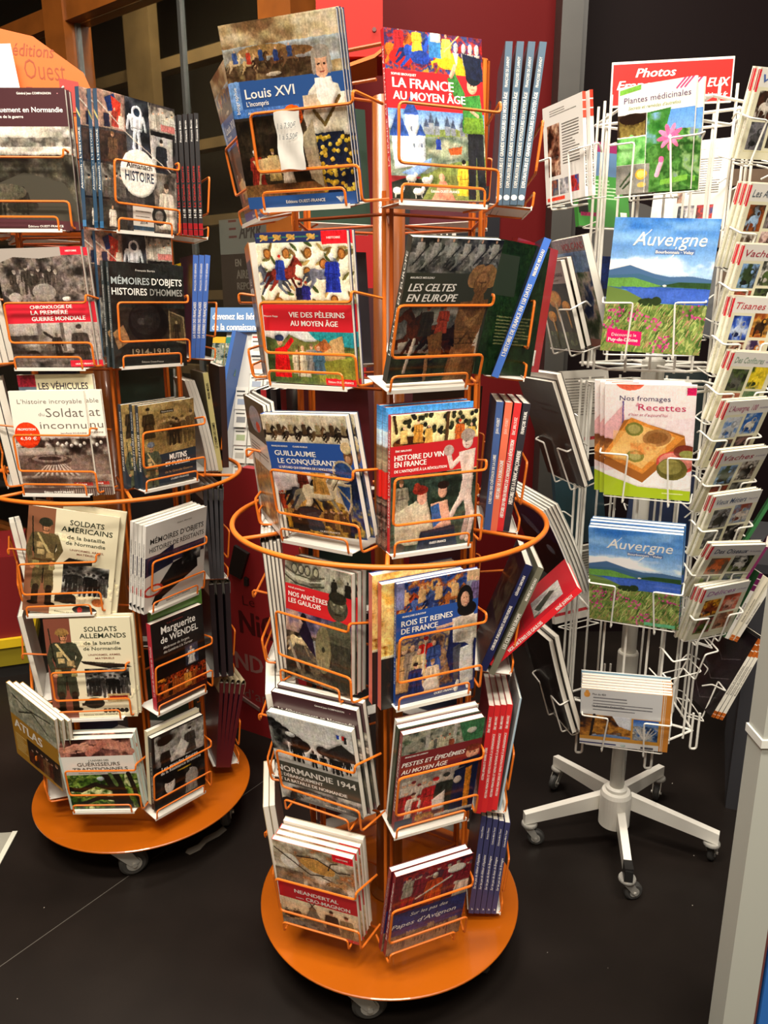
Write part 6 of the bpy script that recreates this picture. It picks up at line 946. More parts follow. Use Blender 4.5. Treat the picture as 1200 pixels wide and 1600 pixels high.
# left rack, left-hand column and far side
D = P['atlas']; stack('large yellow atlas leaning out at the lower left of the left rack', D, 'atlas', c_atlas, .010, '#b8862a', '#8a6a2a', [('second atlas leaning behind the yellow one', .01, -.004), ('third atlas leaning behind the yellow one', .02, -.008)])
side('white-paged book at the far left edge, second tier of the left rack', *L0, -155, 1, .165, .24, .012, 'pwh1', plain('#cfcabf'), '#d8d4ca', labs=['second white-paged book at the far left edge, second tier', 'third white-paged book at the far left edge, second tier'])
side('photo-covered book at the far left edge, third tier of the left rack', *L0, -155, 2, .17, .245, .016, 'bwruin', c_bwruin, '#4a4c50', labs=['thick white-edged book behind the photo-covered one at the far left'])
side('slanting book with a landscape photo at the far left, below the ring', *L0, -152, 3, .18, .19, .012, 'rlcurve', c_rlcurve, '#d8d4ca', roll=-10, labs=['white-edged book behind the slanting landscape book at the far left'])
side('black and white ruin photo book at the left of the German soldier book', *L0, -160, 4, .15, .23, .012, 'bwruin2', c_bwruin, '#8a8a8c')
side('dark photo book at the far left edge, top tier of left rack', *L0, -155, 0, .17, .25, .012, 'pdk', plain('#2c2624'), '#3a302c')
for t in range(6):
    for j, az in enumerate((85, 145)):
        nm, c = BC[(t*2+j+3) % 6]; side(f'{nm} book in the {TIER[t]} tier far pocket, {"right" if j == 0 else "left"} of the left rack pole', *L0, az, t, .165, .24, .016, 'p'+c.strip('#'), plain(c), c, back=c)
# ------------------------------------------------------------------ white wire rack
WX, WY = .6255, 1.8132; BX, BY = .0201, .0472
def white_pocket_me(wd, h):
    a = wd/2; m = MB()
    for s in (-1, 1):
        m.tube(fillet([(s*a*.9, .045, h*.42), (s*(a+.004), .03, h*.5), (s*(a+.004), -.009, h*.47), (s*a*.42, -.010, h*.47), (s*a*.5, -.010, -.012), (s*a*.5, .03, -.012)], .005, 2), .002)
    m.tube([(-a*.5, .03, -.012), (a*.5, .03, -.012)], .0016)
    m.tube(fillet([(-a*.95, .048, -.004), (-a*.95, .002, -.004), (a*.95, .002, -.004), (a*.95, .048, -.004)], .006, 2), .0016)
    return m.me('pocket_wire', ENAMEL)
WR = thing('postcard_rack', 'white wire revolving rack on a five-armed wheeled stand at the right', 'book rack', Matrix.Translation((WX, WY, 0)))
WI = Matrix.Translation((-WX, -WY, 0))
m = MB(); m.lathe([(.019, .19), (.019, 1.80), (0, 1.80)], 24); ob('pole', m.me('pole', ENAMEL, True), WR)
m = MB(); m.lathe([(.0, .075), (.041, .075), (.041, .165), (.037, .175), (.028, .178), (.028, .186), (.022, .19), (.019, .19)], 32); ob('hub', m.me('hub', ENAMEL), WR)
for z in (.55, 1.285): m = MB(); m.lathe([(.024, z-.03), (.026, z-.026), (.026, z+.03), (.024, z+.034), (.019, z+.034)], 24); ob('collar', m.me('collar', mat('#b9b5aa', .4)), WR)
for i in range(5):
    a = math.degrees(3.285)-72*i; A = Matrix.Translation((BX, BY, 0)) @ Matrix.Rotation(R(a), 4, 'Z'); m = MB()
    m.add([(.035, -.0105, .098), (.035, .0105, .098), (.035, .0105, .142), (.035, -.0105, .142), (.266, -.0095, .066), (.266, .0095, .066), (.266, .0095, .098), (.266, -.0095, .098)], [(0, 1, 2, 3), (7, 6, 5, 4), (0, 4, 5, 1), (1, 5, 6, 2), (2, 6, 7, 3), (3, 7, 4, 0)], 0)
    lg = ob('star_leg', m.me('star_leg', ENAMEL), WR, A)
    if i == 4:
        m = MB(); m.box(.235, .2685, -.0105, .0105, .0655, .104); m.box(.2685, .271, -.009, .009, .068, .098); ob('end_cap', m.me('end_cap', mat('#1c1b1a', .5)), lg)
    caster(WR, A @ Matrix.Translation((.25, 0, .0665)) @ Matrix.Rotation(R([160, 110, 200, 80, 110][i]), 4, 'Z') @ Matrix.Scale(.785, 4))
WAZ = [-112, -62, -2, 58, 118, 180]
for c, az in enumerate(WAZ):
    M = Matrix.Rotation(R(az+90), 4, 'Z')
    for z0, z1 in ((.40, 1.27), (1.30, 1.86)):
        for s in (-1, 0, 1):
            m = MB(); m.tube([(s*.05, -.152, z0), (s*.05, -.152, z1)], .003); ob('upright_rod', shared(_C, ('w', s, z0), lambda: m.me('upright_rod', ENAMEL)), WR, M)
HX = lambda r, z: [(r*math.cos(R(a)), r*math.sin(R(a)), z) for a in (-142, -87, -32, 28, 88, 149)]
for z in (.41, .74, 1.26, 1.305, 1.83):
    m = MB(); m.tube(HX(.172, z), .0032, closed=True)
    if z in (.41, 1.26, 1.305, 1.83):
        for q in HX(.172, z): m.tube([q, (q[0]*.12, q[1]*.12, z)], .0034)
    ob('frame_ring', m.me('frame_ring', ENAMEL), WR)
for i, q in enumerate(HX(.178, 0)):
    m = MB(); m.tube(fillet([(q[0]-.008, q[1], .46), (q[0]-.008, q[1], .36), (q[0]+.008, q[1], .36), (q[0]+.008, q[1], .46)], .007, 4), .003); ob('foot_loop', m.me('foot_loop', ENAMEL), WR)
def wpocket(M, wd, h): ob('pocket_wire', shared(_C, ('wp', wd, h), lambda: white_pocket_me(wd, h)), WR, WI @ M)
WF = ['plantes', 'auvergne', 'fromages', 'auvergne2', 'paysage']
for k in WF: x, y, z, yaw, lean, roll, W, H = P[k]; wpocket(pose(x, y, z-.001, yaw, lean), .19 if W > .17 else .165, .22 if H > .2 else .2)
RRK = ['vie', 'animaux', 'vaches', 'tisanes', 'carnet', 'auv100', 'vaches2', 'metiers', 'oiseaux', 'delices']
RP = {k: list(P[k]) for k in RRK}
RP['animaux'][2] = 1.512; RP['animaux'][7] = .158; RP['animaux'][4] = R(-14); RP['animaux'][:2] = .742, 1.64
for k in RRK: x, y, z, yaw, lean, roll, W, H = RP[k]; wpocket(pose(x, y, z-.001, yaw, R(-19)), .13, .15)
for z in (.6,): wpocket(pose(WX+.185*math.cos(R(-66)), WY+.185*math.sin(R(-66)), z, R(24), R(-19)), .13, .15)
for k in ('rl_back', 'rl_mush', 'rl_dark', 'rl_low'): x, y, z, yaw, lean, roll, W, H = P[k]; wpocket(pose(x, y, z-.001, yaw, lean), .165, .2)
for z in (.43, .63, .83, 1.03, 1.36, 1.6): wpocket(pose(WX+.185, WY, z, R(88), R(-18)), .165, .2)
for az in (58, 118):
    for z in (.6, .82, 1.08, 1.36, 1.62): a = R(az); wpocket(pose(WX+.185*math.cos(a), WY+.185*math.sin(a), z, a+math.pi/2, R(-12)), .165, .2)

stack('medicinal plants book with a pink flower, top front of the white rack', P['plantes'], 'plan', c_plan, .007, '#f0ede4', '#e8e4da', [('second copy of the pink-flower plants book, showing at its right', .012, -.003)])
stack('large Auvergne lake landscape book with pink sticker, upper front of white rack', P['auvergne'], 'auv1', c_auv, .006, '#4a80c0', '#3f6a9a')
stack('cheese recipes book with a baked square tart, middle of the white rack', P['fromages'], 'from', c_from, .007, '#f0e6e2', '#e8dcd8', [('second cheese recipes copy, left edge showing beside the front one', -.011, .001), ('third cheese recipes copy, furthest left edge', -.024, .002)])
stack('lower Auvergne lake landscape book in front of a thick pile', P['auvergne2'], 'auv2', lambda k: c_auv(k, False), .011, '#4a80c0', '#3f6a9a', [('second copy behind the lower Auvergne landscape book', 0, .0), ('third copy behind the lower Auvergne landscape book', -.001, .002), ('fourth copy behind the lower Auvergne landscape book', .001, .002)])
stack('landscape-format photo book, back cover with orange edge, at the bottom front', P['paysage'], 'pays', c_pays, .0075, '#e0913a', '#e2e3e2', [(f'{o} landscape-format photo book behind the orange-edged one', .001*(i % 2), .001*i) for i, o in enumerate(('second', 'third', 'fourth', 'fifth', 'sixth'))]+[('blue-topped booklet at the back of the landscape-format pile', -.001, .008, .004, None, 'bluetop', plain('#8ab4cc'), '#8ab4cc')], sr=True)
RL_ = {'vie': 'topmost small cream booklet with animal photos at the right edge', 'animaux': 'small cream booklet on animals with a brown cow, second from top at right', 'vaches': 'upper small cream booklet on cows, under the animals booklet', 'tisanes': 'small cream herbal tea booklet with blue cups photo', 'carnet': 'small cream booklet with a yellow dandelion photo', 'auv100': 'small white booklet with a blue stamp-sheet picture', 'vaches2': 'lower small cream booklet on cows, under the blue-pictured one', 'metiers': 'small cream booklet on old trades', 'oiseaux': 'small cream booklet on garden birds', 'delices': 'thick small cream booklet on sweet treats, lowest of its column'}
for k in RRK:
    P_ = RP[k]; n = 3 if k in ('animaux', 'delices') else 2
    stack(RL_[k], P_, 'carn_'+k, CARN[k], .006, '#e8e4d4', '#e2dec8', [(f'{["second", "third"][i]} copy behind the {RL_[k].split(",")[0]}'.replace('topmost ', 'topmost ')[:110], -.007*(i+1), .001) for i in range(n-1)], [('▬', .76, .98, .9, 'b', '#cc2f3c'), ('carnets de terroir', .2, .5, .5, 'r', '#9a9484')])
# left column of the white rack
stack('white back-cover book with animal photos, top left of the white rack', P['rl_back'], 'rlback', c_rlback, .008, '#e8e2dc', '#dfdcd6', [('second white book behind the animal-photo back cover', .012, 0)], [('■■■', .76, 1.0, .95, 'b', '#dc4a34'), ('ATLAS DES OISEAUX', .1, .5, .5, 'b', '#33302e')], sr=True)
stack('mushroom guide with orange chanterelles, left side of the white rack', P['rl_mush'], 'mush', c_mush, .012, '#3a302a', '#2a241f', [('white-edged book behind the mushroom guide', .004, .002)])
D = list(P['rl_volc']); D[0] += .03; D[1] -= .0; stack('grey volcano book with a thick white ruled edge behind the mushroom guide', D, 'volc', c_volc, .017, '#cfccc4', '#cfccc4')
stack('tall dark volcano book leaning left, middle left of the white rack', P['rl_dark'], 'rldark', c_rldark, .010, '#26242a', '#201e24', [('white ruled calendar behind the tall dark volcano book', .01, .014, .012, None, 'calw', plain('#d2cec6'), '#d8d4cc')])
stack('dark blue curled magazine beside the orange ring, left of the white rack', P['rl_curve'], 'rlcurve', c_rlcurve, .006, '#22305a', '#c9ccc8', [(f'{o} of the white curled magazines behind the dark blue one', .004*i, .002*i, .006, None, 'whm', plain('#d8d6ce'), '#d8d6ce') for i, o in enumerate(('first', 'second', 'third', 'last'))], bend=-.02)
D = list(P['rl_low']); D[5] = R(-6); stack('black curved book slanting at the lower left of the white rack', D, 'rllow', c_rllow, .012, '#b9b5ac', '#171216', [('second black book behind the lower black curved one', .012, .01)], bend=.012)
# right column of the white rack, spines
OS2 = [('■■', .0, .08, .95, 'b', '#e0782c'), ('■■■', .78, 1, .95, 'b', '#e0782c'), ('Balades et randonnées', .3, .66, .5, 'r', '#55504a')]
row([f'{o} of the three orange-tipped white spines, lower right of the white rack' for o in ('leftmost', 'middle one', 'rightmost')], P['rr2low_a'], P['rr2low_b'], 3, .15, .0105, [G('#d8d2c4')], ['#ece7d8'], [OS2], 'orange-tipped white spines', [('mtback', c_rllow)])
row(['purple-topped white spine at the right edge, above the orange-tipped ones', 'first orange-marked cream spine beside the purple-topped one', 'second orange-marked cream spine at the right edge'], P['rr2up_a'], P['rr2up_b'], 3, .15, .0105, [G('#d8d2c4')], ['#e8e4da', '#efe6cc', '#ece7d8'], [[('■■■', .74, 1, .95, 'b', '#8a2a6a'), ('Recettes', .3, .55, .5, 'r', '#55304a')], OS2[:1]+OS2[2:], OS2[:1]+OS2[2:]], None, ['#2f5a34', '#e2dcc8', '#e2dcc8'])
book('green book behind the old trades booklet at the right edge', pose(.86, 1.79, .84, R(60), R(-22), R(6)), .13, .19, .008, 'greenl', lambda k: (Art(k, '#2f6a3a').lines(.2, .1, .8, .9, 8, '#c9d8c0', 1, .2), []), '#2f6a3a', '#2f6a3a', None, False)
book('plum and blue book behind the garden birds booklet', pose(.85, 1.77, .73, R(60), R(-22), R(4)), .13, .18, .008, 'plum', lambda k: (Art(k, '#6a1f4a').rect(0, .4, 1, 1, '#2f4a6a'), []), '#6a1f4a', '#6a1f4a', None, False)
# far pockets of the white rack, seen through the wires
FAR = [('green-backed', c_greenback, '#3f8a3a', 118, 1.62), ('white text-backed', c_rlback, '#dfdcd6', 58, 1.62), ('blue landscape', c_rlcurve, '#2c4a7a', 118, 1.36), ('cream text-backed', c_white, '#c9c2a8', 118, 1.08), ('grey', plain('#5a5c5e'), '#5a5c5e', 58, 1.36), ('dark teal', plain('#1f3a44'), '#1f3a44', 118, .82), ('black-green', plain('#1c2a2c'), '#1c2a2c', 58, 1.08), ('navy', plain('#1c2a4a'), '#1c2a4a', 58, .82), ('pale printed', c_white, '#cfcac0', 118, .6), ('dark blue legend', c_blueleg, '#1f3f6a', 58, .6)]
for nm, fn, c, az, z in FAR:
    a = R(az); rr = .2; Mx = pose(WX+rr*math.cos(a), WY+rr*math.sin(a), z, a-math.pi/2, R(12)) @ Matrix.Translation((0, -.012, 0))
    book(f'{nm} book in a far pocket of the white rack, {"left" if az == 118 else "right"} of its pole', Mx, .165, .2, .012, 'far_'+nm.replace(' ', ''), fn, c, c)
# the red header sign
x, y, z, yaw, lean, roll, W, H = P['sign']; S_ = thing('header_sign', 'red sign board with white lettering on top of the white rack', 'sign', pose(x, y, z, yaw, 0, roll))
m = MB(); m.box(-W/2, W/2, 0, .006, 0, H); ob('board', m.me('board', mat('#f0ece4', .4)), S_)
m = MB(); m.box(-W/2+.003, W/2-.003, -.0012, 0, .004, H-.005); pn = ob('red_panel', m.me('red_panel', mat('#d61c18', .35)), S_)
m = MB(); m.tube([(-.03, .003, .002), (-.03, .003, -.05)], .003); m.tube([(.05, .003, .002), (.05, .003, -.05)], .003); ob('sign_stem', m.me('sign_stem', ENAMEL), S_)
SIGN = [('Photos', .2, .36, .2, .33, WH, 'i'), ('Franc', .05, .62, .2, .28, WH, 'i'), ('EUX', .795, .64, .2, .18, WH, 'i'), ('aisieux.fr', .775, .87, .11, .19, WH, 'i')]
# ------------------------------------------------------------------ the room
def struct(name, me, M=None, parent=None):
    o = ob(name, me, parent, M)
    if not parent: o['kind'] = 'structure'
    return o
PEND2 = []
def print_on(parent, items, W, H, y=-.0006, name='lettering'):
    for it in items: want(it[0], it[6] if len(it) > 6 else 'b')
    PEND2.append((items, parent, W, H, y, name))
FLOORM = mat('#191411', .42, noise=.3, scale=3.5, spec=.22)
m = MB(); A0, A1 = Vector((-.871, 1.415, 0)), Vector((-.587, 1.82, 0)); d = (A1-A0).normalized(); n = Vector((-d.y, d.x, 0)); q0, q1 = A0-d*3.2, A0+d*4.4; g = n*.0016
C4 = [(-4, -2.2), (3.2, -2.2), (3.2, 6.2), (-4, 6.2)]
# two sheets of flooring meeting in an open joint
def clip(poly, o, nn):
    out = []
    for a, b in zip(poly, poly[1:]+poly[:1]):
        da = (Vector((*a, 0))-o).dot(nn); db = (Vector((*b, 0))-o).dot(nn)
        if da >= 0: out.append(a)
        if (da > 0) != (db > 0): t = da/(da-db); out.append((a[0]+(b[0]-a[0])*t, a[1]+(b[1]-a[1])*t))
    return out
for s in (1, -1):
    pl = clip(C4, A0+n*s*.0016, n*s); k = len(pl); m.add([(x, y, 0) for x, y in pl]+[(x, y, -.0008) for x, y in pl], [tuple(range(k))]+[(i, (i+1) % k, k+(i+1) % k, k+i) for i in range(k)])
m.add([(x, y, -.0008) for x, y in C4], [(0, 1, 2, 3)], 1)
fl = struct('floor', m.me('floor', [FLOORM, mat('#48433c', .7)]))
struct('ceiling', MB().box(-4, 3.2, -2.2, 6.2, 3.8, 3.86).me('ceiling', mat('#b9ab94', .8)))
struct('wall_back', MB().box(-4, 3.2, -2.26, -2.2, 0, 3.8).me('wall_back', mat('#8a7a66', .8)))
struct('wall_left', MB().box(-4.06, -4, -2.2, 6.2, 0, 3.8).me('wall_left', mat('#6a5a48', .8)))
struct('wall_right', MB().box(3.2, 3.26, -2.2, 6.2, 0, 3.8).me('wall_right', mat('#55504a', .8)))
# glazed timber front on the left: runs from near the red column away to the left
FD = Vector((-.794, .608, 0)); F0 = Vector((-.16, 2.95, 0)); FM = Matrix.Translation(F0) @ Matrix.Rotation(math.atan2(FD.y, FD.x)+math.pi, 4, 'Z')   # local x = -FD, so the wall spans x from -4.8 to 0
WOOD = mat('#8a4c18', .42, noise=.16, scale=9, coat=.15); ALU = mat('#8d8f8c', .3, .85); PALE = mat('#6f5c3e', .6, noise=.2, scale=8)
wn = struct('window_1', MB().box(-4.8, 0, -.03, .07, 0, .1).me('window_1', WOOD), FM)
def wpart(nm, me): return ob(nm, me, wn)
for x0, x1 in ((-1.69, -1.535), (-.32, -.16), (-3.2, -3.05), (-4.8, -4.65)): wpart('timber_post', MB().box(x0, x1, -.05, .09, .1, 3.75).me('timber_post', WOOD))
for x0, x1 in ((-1.535, -.32),):
    wpart('timber_rail', MB().box(x0, x1, -.04, .08, 2.655, 2.86).me('timber_rail', WOOD))
for x0, x1, z in ((-3.05, -1.69, 2.655), (-4.65, -3.2, 2.655)): wpart('timber_rail', MB().box(x0, x1, -.03, .07, z, z+.085).me('timber_rail', WOOD))
gl = bpy.data.materials.new('window_glass'); gl.use_nodes = True; b = gl.node_tree.nodes['Principled BSDF']
b.inputs['Base Color'].default_value = (.86, .9, .88, 1); b.inputs['Roughness'].default_value = .03; b.inputs['Transmission Weight'].default_value = 1; b.inputs['IOR'].default_value = 1.45
for x0, x1, z0, z1 in ((-1.535, -.815, .1, 2.655), (-.815, -.32, .1, 2.655), (-1.535, -.32, 2.86, 3.75), (-3.05, -1.69, .1, 2.655), (-3.05, -1.69, 2.74, 3.75), (-4.65, -3.2, .1, 2.655), (-4.65, -3.2, 2.74, 3.75)):
    wpart('pane', MB().box(x0+.004, x1-.004, .012, .018, z0+.004, z1-.004).me('pane', gl))
for x0, x1 in ((-1.533, -1.518), (-.823, -.805)): wpart('metal_bar', MB().box(x0, x1, .002, .028, .1, 2.654).me('metal_bar', ALU))
# outside the glass: night, a timber canopy with ledges
NIGHT = mat('#2a2418', .9); struct('trim_1', MB().box(-5.6, .4, 1.3, 1.36, -.2, 4.2).me('trim_1', NIGHT), FM)  # dark board standing in for the night darkness behind the ledges
for i, (z, t) in enumerate(((2.66, .06), (2.24, .05), (1.86, .05), (1.47, .05), (1.05, .05))): struct(f'trim_{i+2}', MB().box(-4.6, .3, .72, .80, z, z+t).me('ledge', PALE), FM)
struct('trim_7', MB().box(-2.08, -1.86, .66, .72, 0, 3.4).me('ledge', PALE), FM)
l = lamp(0, 0, 0, .3, .3, 17, (1, .8, .5)); l.name = 'canopy_light'; l.matrix_world = FM @ Matrix.Translation((-1.3, .2, 3.3))  # added fill lamp, out of view, brightens the ledges behind the glass
# red wall, red column with its orange lip, grey pillar and dark panel on the right
RED = mat('#9a1c1c', .45, noise=.06, scale=5); MAROON = mat('#560c0d', .6, spec=.12)
W1 = Vector((.02, 2.98, 0)); W2 = Vector((.635, 3.10, 0)); an = math.atan2(W2.y-W1.y, W2.x-W1.x); WM = Matrix.Translation(W1) @ Matrix.Rotation(an, 4, 'Z'); WL = (W2-W1).length
wr = struct('wall_far', MB().box(-.12, WL, 0, .08, 0, 3.8).me('wall_far', MAROON), WM)
ob('red_board', MB().box(-.13, .0, -.012, -.001, .9, 1.72).me('red_board', mat('#98181a', .55, spec=.2)), wr)
ob('dark_panel', MB().box(-.09, .12, -.018, -.0125, .72, 1.5).me('dark_panel', mat('#360c10', .45)), wr)
ob('dark_opening', MB().box(.02, .42, -.010, -.001, 1.2, 1.86).me('dark_opening', mat('#15151c', .4)), wr)
sk = ob('socket_plate', MB().box(.16, .25, -.016, -.0105, 1.66, 1.72).me('socket_plate', mat('#c9c4ba', .5)), wr)
for i in range(3): ob('socket', MB().box(.175+.022*i, .19+.022*i, -.0175, -.0162, 1.675, 1.705).me('socket', mat('#2a2a2a', .5)), sk)
cn = thing('red_column_casing', 'bright red box casing with an orange lip, behind the king biography', 'casing', Matrix.Translation((-.085, 2.55, 0)))
m = MB(); m.box(-.11, .085, 0, .2, 2.15, 3.75); ob('box', m.me('box', mat('#a82018', .55, spec=.2)), cn)
m = MB(); m.prism([(-.115, 2.135), (-.02, 2.12), (.06, 2.145), (.088, 2.165), (.088, 2.175), (.06, 2.155), (-.02, 2.13), (-.115, 2.145)], -.006, .2); ob('lip', m.me('lip', ORANGE), cn)
m = MB(); m.lathe([(.006, -.004), (.006, .0), (0, .0)], 12, 0, Matrix.Translation((.06, -.004, 2.22)) @ Matrix.Rotation(math.pi/2, 4, 'X')); ob('screw', m.me('screw', mat('#5a1a18', .4)), cn)
struct('trim_8', MB().box(.612, .685, 2.98, 3.12, 0, 3.8).me('pillar', mat('#35332f', .45, noise=.08, scale=12)))
ob('side_edge', MB().box(.685, .705, 3.0, 3.1, 0, 3.8).me('side_edge', mat('#2c2a28', .4)), bpy.data.objects['trim_8'])
dp = struct('wall_dark', MB().box(.705, 3.2, 3.25, 3.35, 0, 3.8).me('wall_dark', mat('#110708', .65, spec=.12)))
SLAT = mat('#6a5644', .6, noise=.15, scale=14)
for i in range(7): ob('slat', MB().box(1.22, 2.6, 3.19, 3.249, 1.88-.075*i, 1.94-.075*i).me('slat', SLAT), dp)
m = MB(); m.lathe([(0, 0), (.16, 0), (.165, -.01), (.165, -.02), (0, -.02)], 40, 0, Matrix.Translation((.98, 3.22, 1.66)) @ Matrix.Rotation(math.pi/2, 4, 'X'))
rd = thing('round_panel', 'round grey disc on the dark wall behind the white rack', 'disc', Matrix.Identity(4)); ob('disc', m.me('disc', mat('#4a4846', .5)), rd)
# ------------------------------------------------------------------ loose things
# orange header board of the left rack
HB = thing('header_board', 'orange clipped-corner header board on top of the left rack', 'sign', pose(-.80, 1.905, 1.86, R(16), 0, 0))
hp = [(-.30, 0), (.115, 0), (.148, .03), (.148, .07), (.128, .105), (-.03, .19), (-.30, .21)]
hp = [(-.34, -.26), (.105, -.26), (.13, .0), (.142, .055), (.128, .09), (.03, .155), (-.10, .175), (-.34, .18)]
m = MB(); m.prism(hp, 0, .006); ob('board', m.me('board', mat('#d0661a', .4)), HB)
m = MB(); m.prism([(.075, .0), (.125, .0), (.115, .07), (.075, .075)], -.0012, 0); lg = ob('emblem', m.me('emblem', mat('#a8322c', .4)), HB)
m = MB(); m.tube([(.088+.012*math.cos(R(a)), -.0016, .04+.02*math.sin(R(a))) for a in range(110, 290, 20)], .0022, 6); ob('crescent', m.me('crescent', mat('#f2e6d8', .4)), lg)
print_on(HB, [('éditions', .485, .885, .026, .085, '#9a4214', 'c'), ('Ouest', .505, .93, .042, .085, '#9a4214', 'l'), ('France', .505, .98, .036, .09, '#9a4214', 'l')], 1, 1)
WP = thing('white_sheet', 'blank white sheet of paper propped against the orange header board', 'paper sheet', pose(-.84, 1.865, 1.80, R(14), 0, R(-6)))
m = MB(); m.box(-.17, .055, 0, .0008, 0, .185); ob('sheet', m.me('sheet', mat('#f2efe6', .6)), WP)
# handwritten price note on the top wire of the king biography
x, y, z, yaw, lean, roll, W, H = P['louis']; NM = pose(x, y, z, yaw, lean, roll) @ Matrix.Translation((.003, -.0155, .0565))
NT = thing('price_note', 'crumpled white price note hanging over the top wire before the king biography', 'note', NM)
V = []; nx, nz = 6, 10; rr = random.Random(5)
for j in range(nz+1):
    for i in range(nx+1): V.append((-.022+.044*i/nx+.001*math.sin(j*1.3)+.0016*(j/nz), -.0012*math.sin(i*1.2+j*.7)-.0008*rr.random(), .081*j/nz+.0015*math.sin(i*.9)))
F = [(j*(nx+1)+i, j*(nx+1)+i+1, (j+1)*(nx+1)+i+1, (j+1)*(nx+1)+i) for j in range(nz) for i in range(nx)]
ob('sheet', mesh('sheet', V, F, mat('#efece4', .7), smooth=True), NT)
print_on(NT, [('1 à 7,90€', .484, .942, .008, .033, '#8a9094', 'c'), ('1 à 5,50€', .485, .957, .008, .033, '#8a9094', 'c')], 1, 1, -.0036)
NT['_t'] = 1; del NT['_t']
# blue leaflet stand with a sloping wall of small leaflets
LM = pose(-.49, 2.80, .45, R(-14), R(12), 0); LS_ = thing('leaflet_stand', 'sloping white leaflet stand with a blue header, behind and between the orange racks', 'display stand', LM)
m = MB(); m.box(-.16, .24, 0, .02, -.4, .98); ob('back_panel', m.me('back_panel', mat('#d8d5cc', .6)), LS_)
m = MB(); m.box(-.16, .24, -.03, 0, .0, .06); kf = ob('kick_board', m.me('kick_board', mat('#a8242a', .5)), LS_); print_on(kf, [('TIN', .40, .965, .035, .07, WH, 'b')], 1, 1, -.031)
m = MB(); m.prism([(-.175, .42), (-.162, .42), (-.075, .90), (-.09, .90)], -.10, .0); ob('blue_side', m.me('blue_side', mat('#3f68b0', .4)), LS_)
HS = ob('header', MB().box(-.22, .24, -.02, .0, .91, 1.0).me('header', mat('#5f86b8', .45)), LS_); print_on(HS, [('devenez les héros', .29, .045, .026, .2, WH, 'b'), ('de la connaissance', .29, .085, .026, .2, WH, 'b')], 1, 1, -.021)
ORD = 'first second third fourth fifth sixth seventh eighth ninth tenth eleventh twelfth'.split(); rr = random.Random(9); TI = ['#c2362c', '#3a3a38', '#6a9a3a', '#2c4a7a', '#77746c']; LFM = {}
def leaf_me(k):
    m = MB(); m.box(-.026, .026, 0, .002, 0, .085, 0); m.box(-.022, .012, -.0006, 0, .066, .072, 1); m.box(-.020, .016, -.0006, 0, .05, .055, 2); m.box(-.016, .02, -.0006, 0, .018, .04, 3)
    return m.me('leaflet', [mat('#e4e0d4', .5), mat(TI[k], .5), mat('#5a5854', .5), mat(['#b9b4a8', '#9aa4b4', '#a8b48a', '#c9a08a', '#8a8a8a'][k], .5)])
for j in range(12):
    for i in range(6):
        if j > 8 and i < 1: continue
        me_ = shared(LFM, (i*3+j*2) % 5, lambda: leaf_me((i*3+j*2) % 5)); M = LM @ Matrix.Translation((-.085+.058*i, -.012-.0035*(j % 2), .075+.068*j)) @ Matrix.Rotation(R(-6), 4, 'X')
        tag(ob('leaflet', me_, None, M), f'small white leaflet in the sloping stand, {ORD[11-j]} row from the top, {ORD[i]} from the left', 'leaflet', 'small white leaflets in the sloping stand')
MGC = [('#c9a02c', 'yellow-headed'), ('#2f7a6a', 'teal-headed'), ('#8a8f96', 'grey')]
for i, (c, nm) in enumerate(MGC):
    o = thing('magazine', f'{nm} magazine under the blue header of the leaflet stand', 'magazine', LM @ Matrix.Translation((-.175+.05*i-.1*(i == 2), -.05+.005*i, .74-.17*(i == 2))) @ Matrix.Rotation(R(-8), 4, 'X'))
    fm, _ = cover_art('mg'+nm, lambda k, c=c: (Art(k, '#4a5a5a').mot(0, .15, 1, 1, ['#2a3a3a', '#8a8a80', '#5a6a5a', '#b9b4a4'], 3, 3+i).fig(.5, .95, .3, '#c9c4b8', w=.2).rect(0, 0, 1, .16, c), []), 2.6)
    ob('cover', cover_me(.052, .15, .004, fm, mat(c, .4), mat(c, .4), 0, False), o)
# tall maroon cardboard stand
MS_ = thing('cardboard_stand', 'tall maroon cardboard display with pale lettering, between the two orange racks', 'display stand', pose(-.50, 2.42, 0, R(-30), R(-3), 0))
m = MB(); m.prism([(-.06, 0), (.36, 0), (.36, .96), (.10, .96), (.02, .90), (-.055, .70), (-.07, .5)], 0, .03); bd = ob('board', m.me('board', mat('#a02428', .5)), MS_)
m = MB(); m.prism([(.015, .60), (.065, .585), (.105, .68), (.05, .70)], -.012, -.0005); ob('black_device', m.me('black_device', mat('#1e1816', .5)), MS_)
m = MB(); m.prism([(.075, .565), (.09, .565), (.092, .59), (.078, .595)], -.010, -.0005); ob('black_tip', m.me('black_tip', mat('#1e1816', .5)), MS_)
m = MB(); m.prism([(-.0, .13), (.09, .10), (.09, .112), (.0, .145)], -.006, -.0005); ob('pale_stroke', m.me('pale_stroke', mat('#8a6a64', .5)), MS_)
print_on(bd, [('Le', .555, .51, .035, .05, '#4a1012', 'l'), ('NiC', .535, .615, .085, .15, '#4f1114', 'b'), ('ND A', .50, .755, .065, .2, '#a87a74', 'b'), ('d’app', .525, .865, .04, .14, '#8f625c', 'r')], 1, 1)
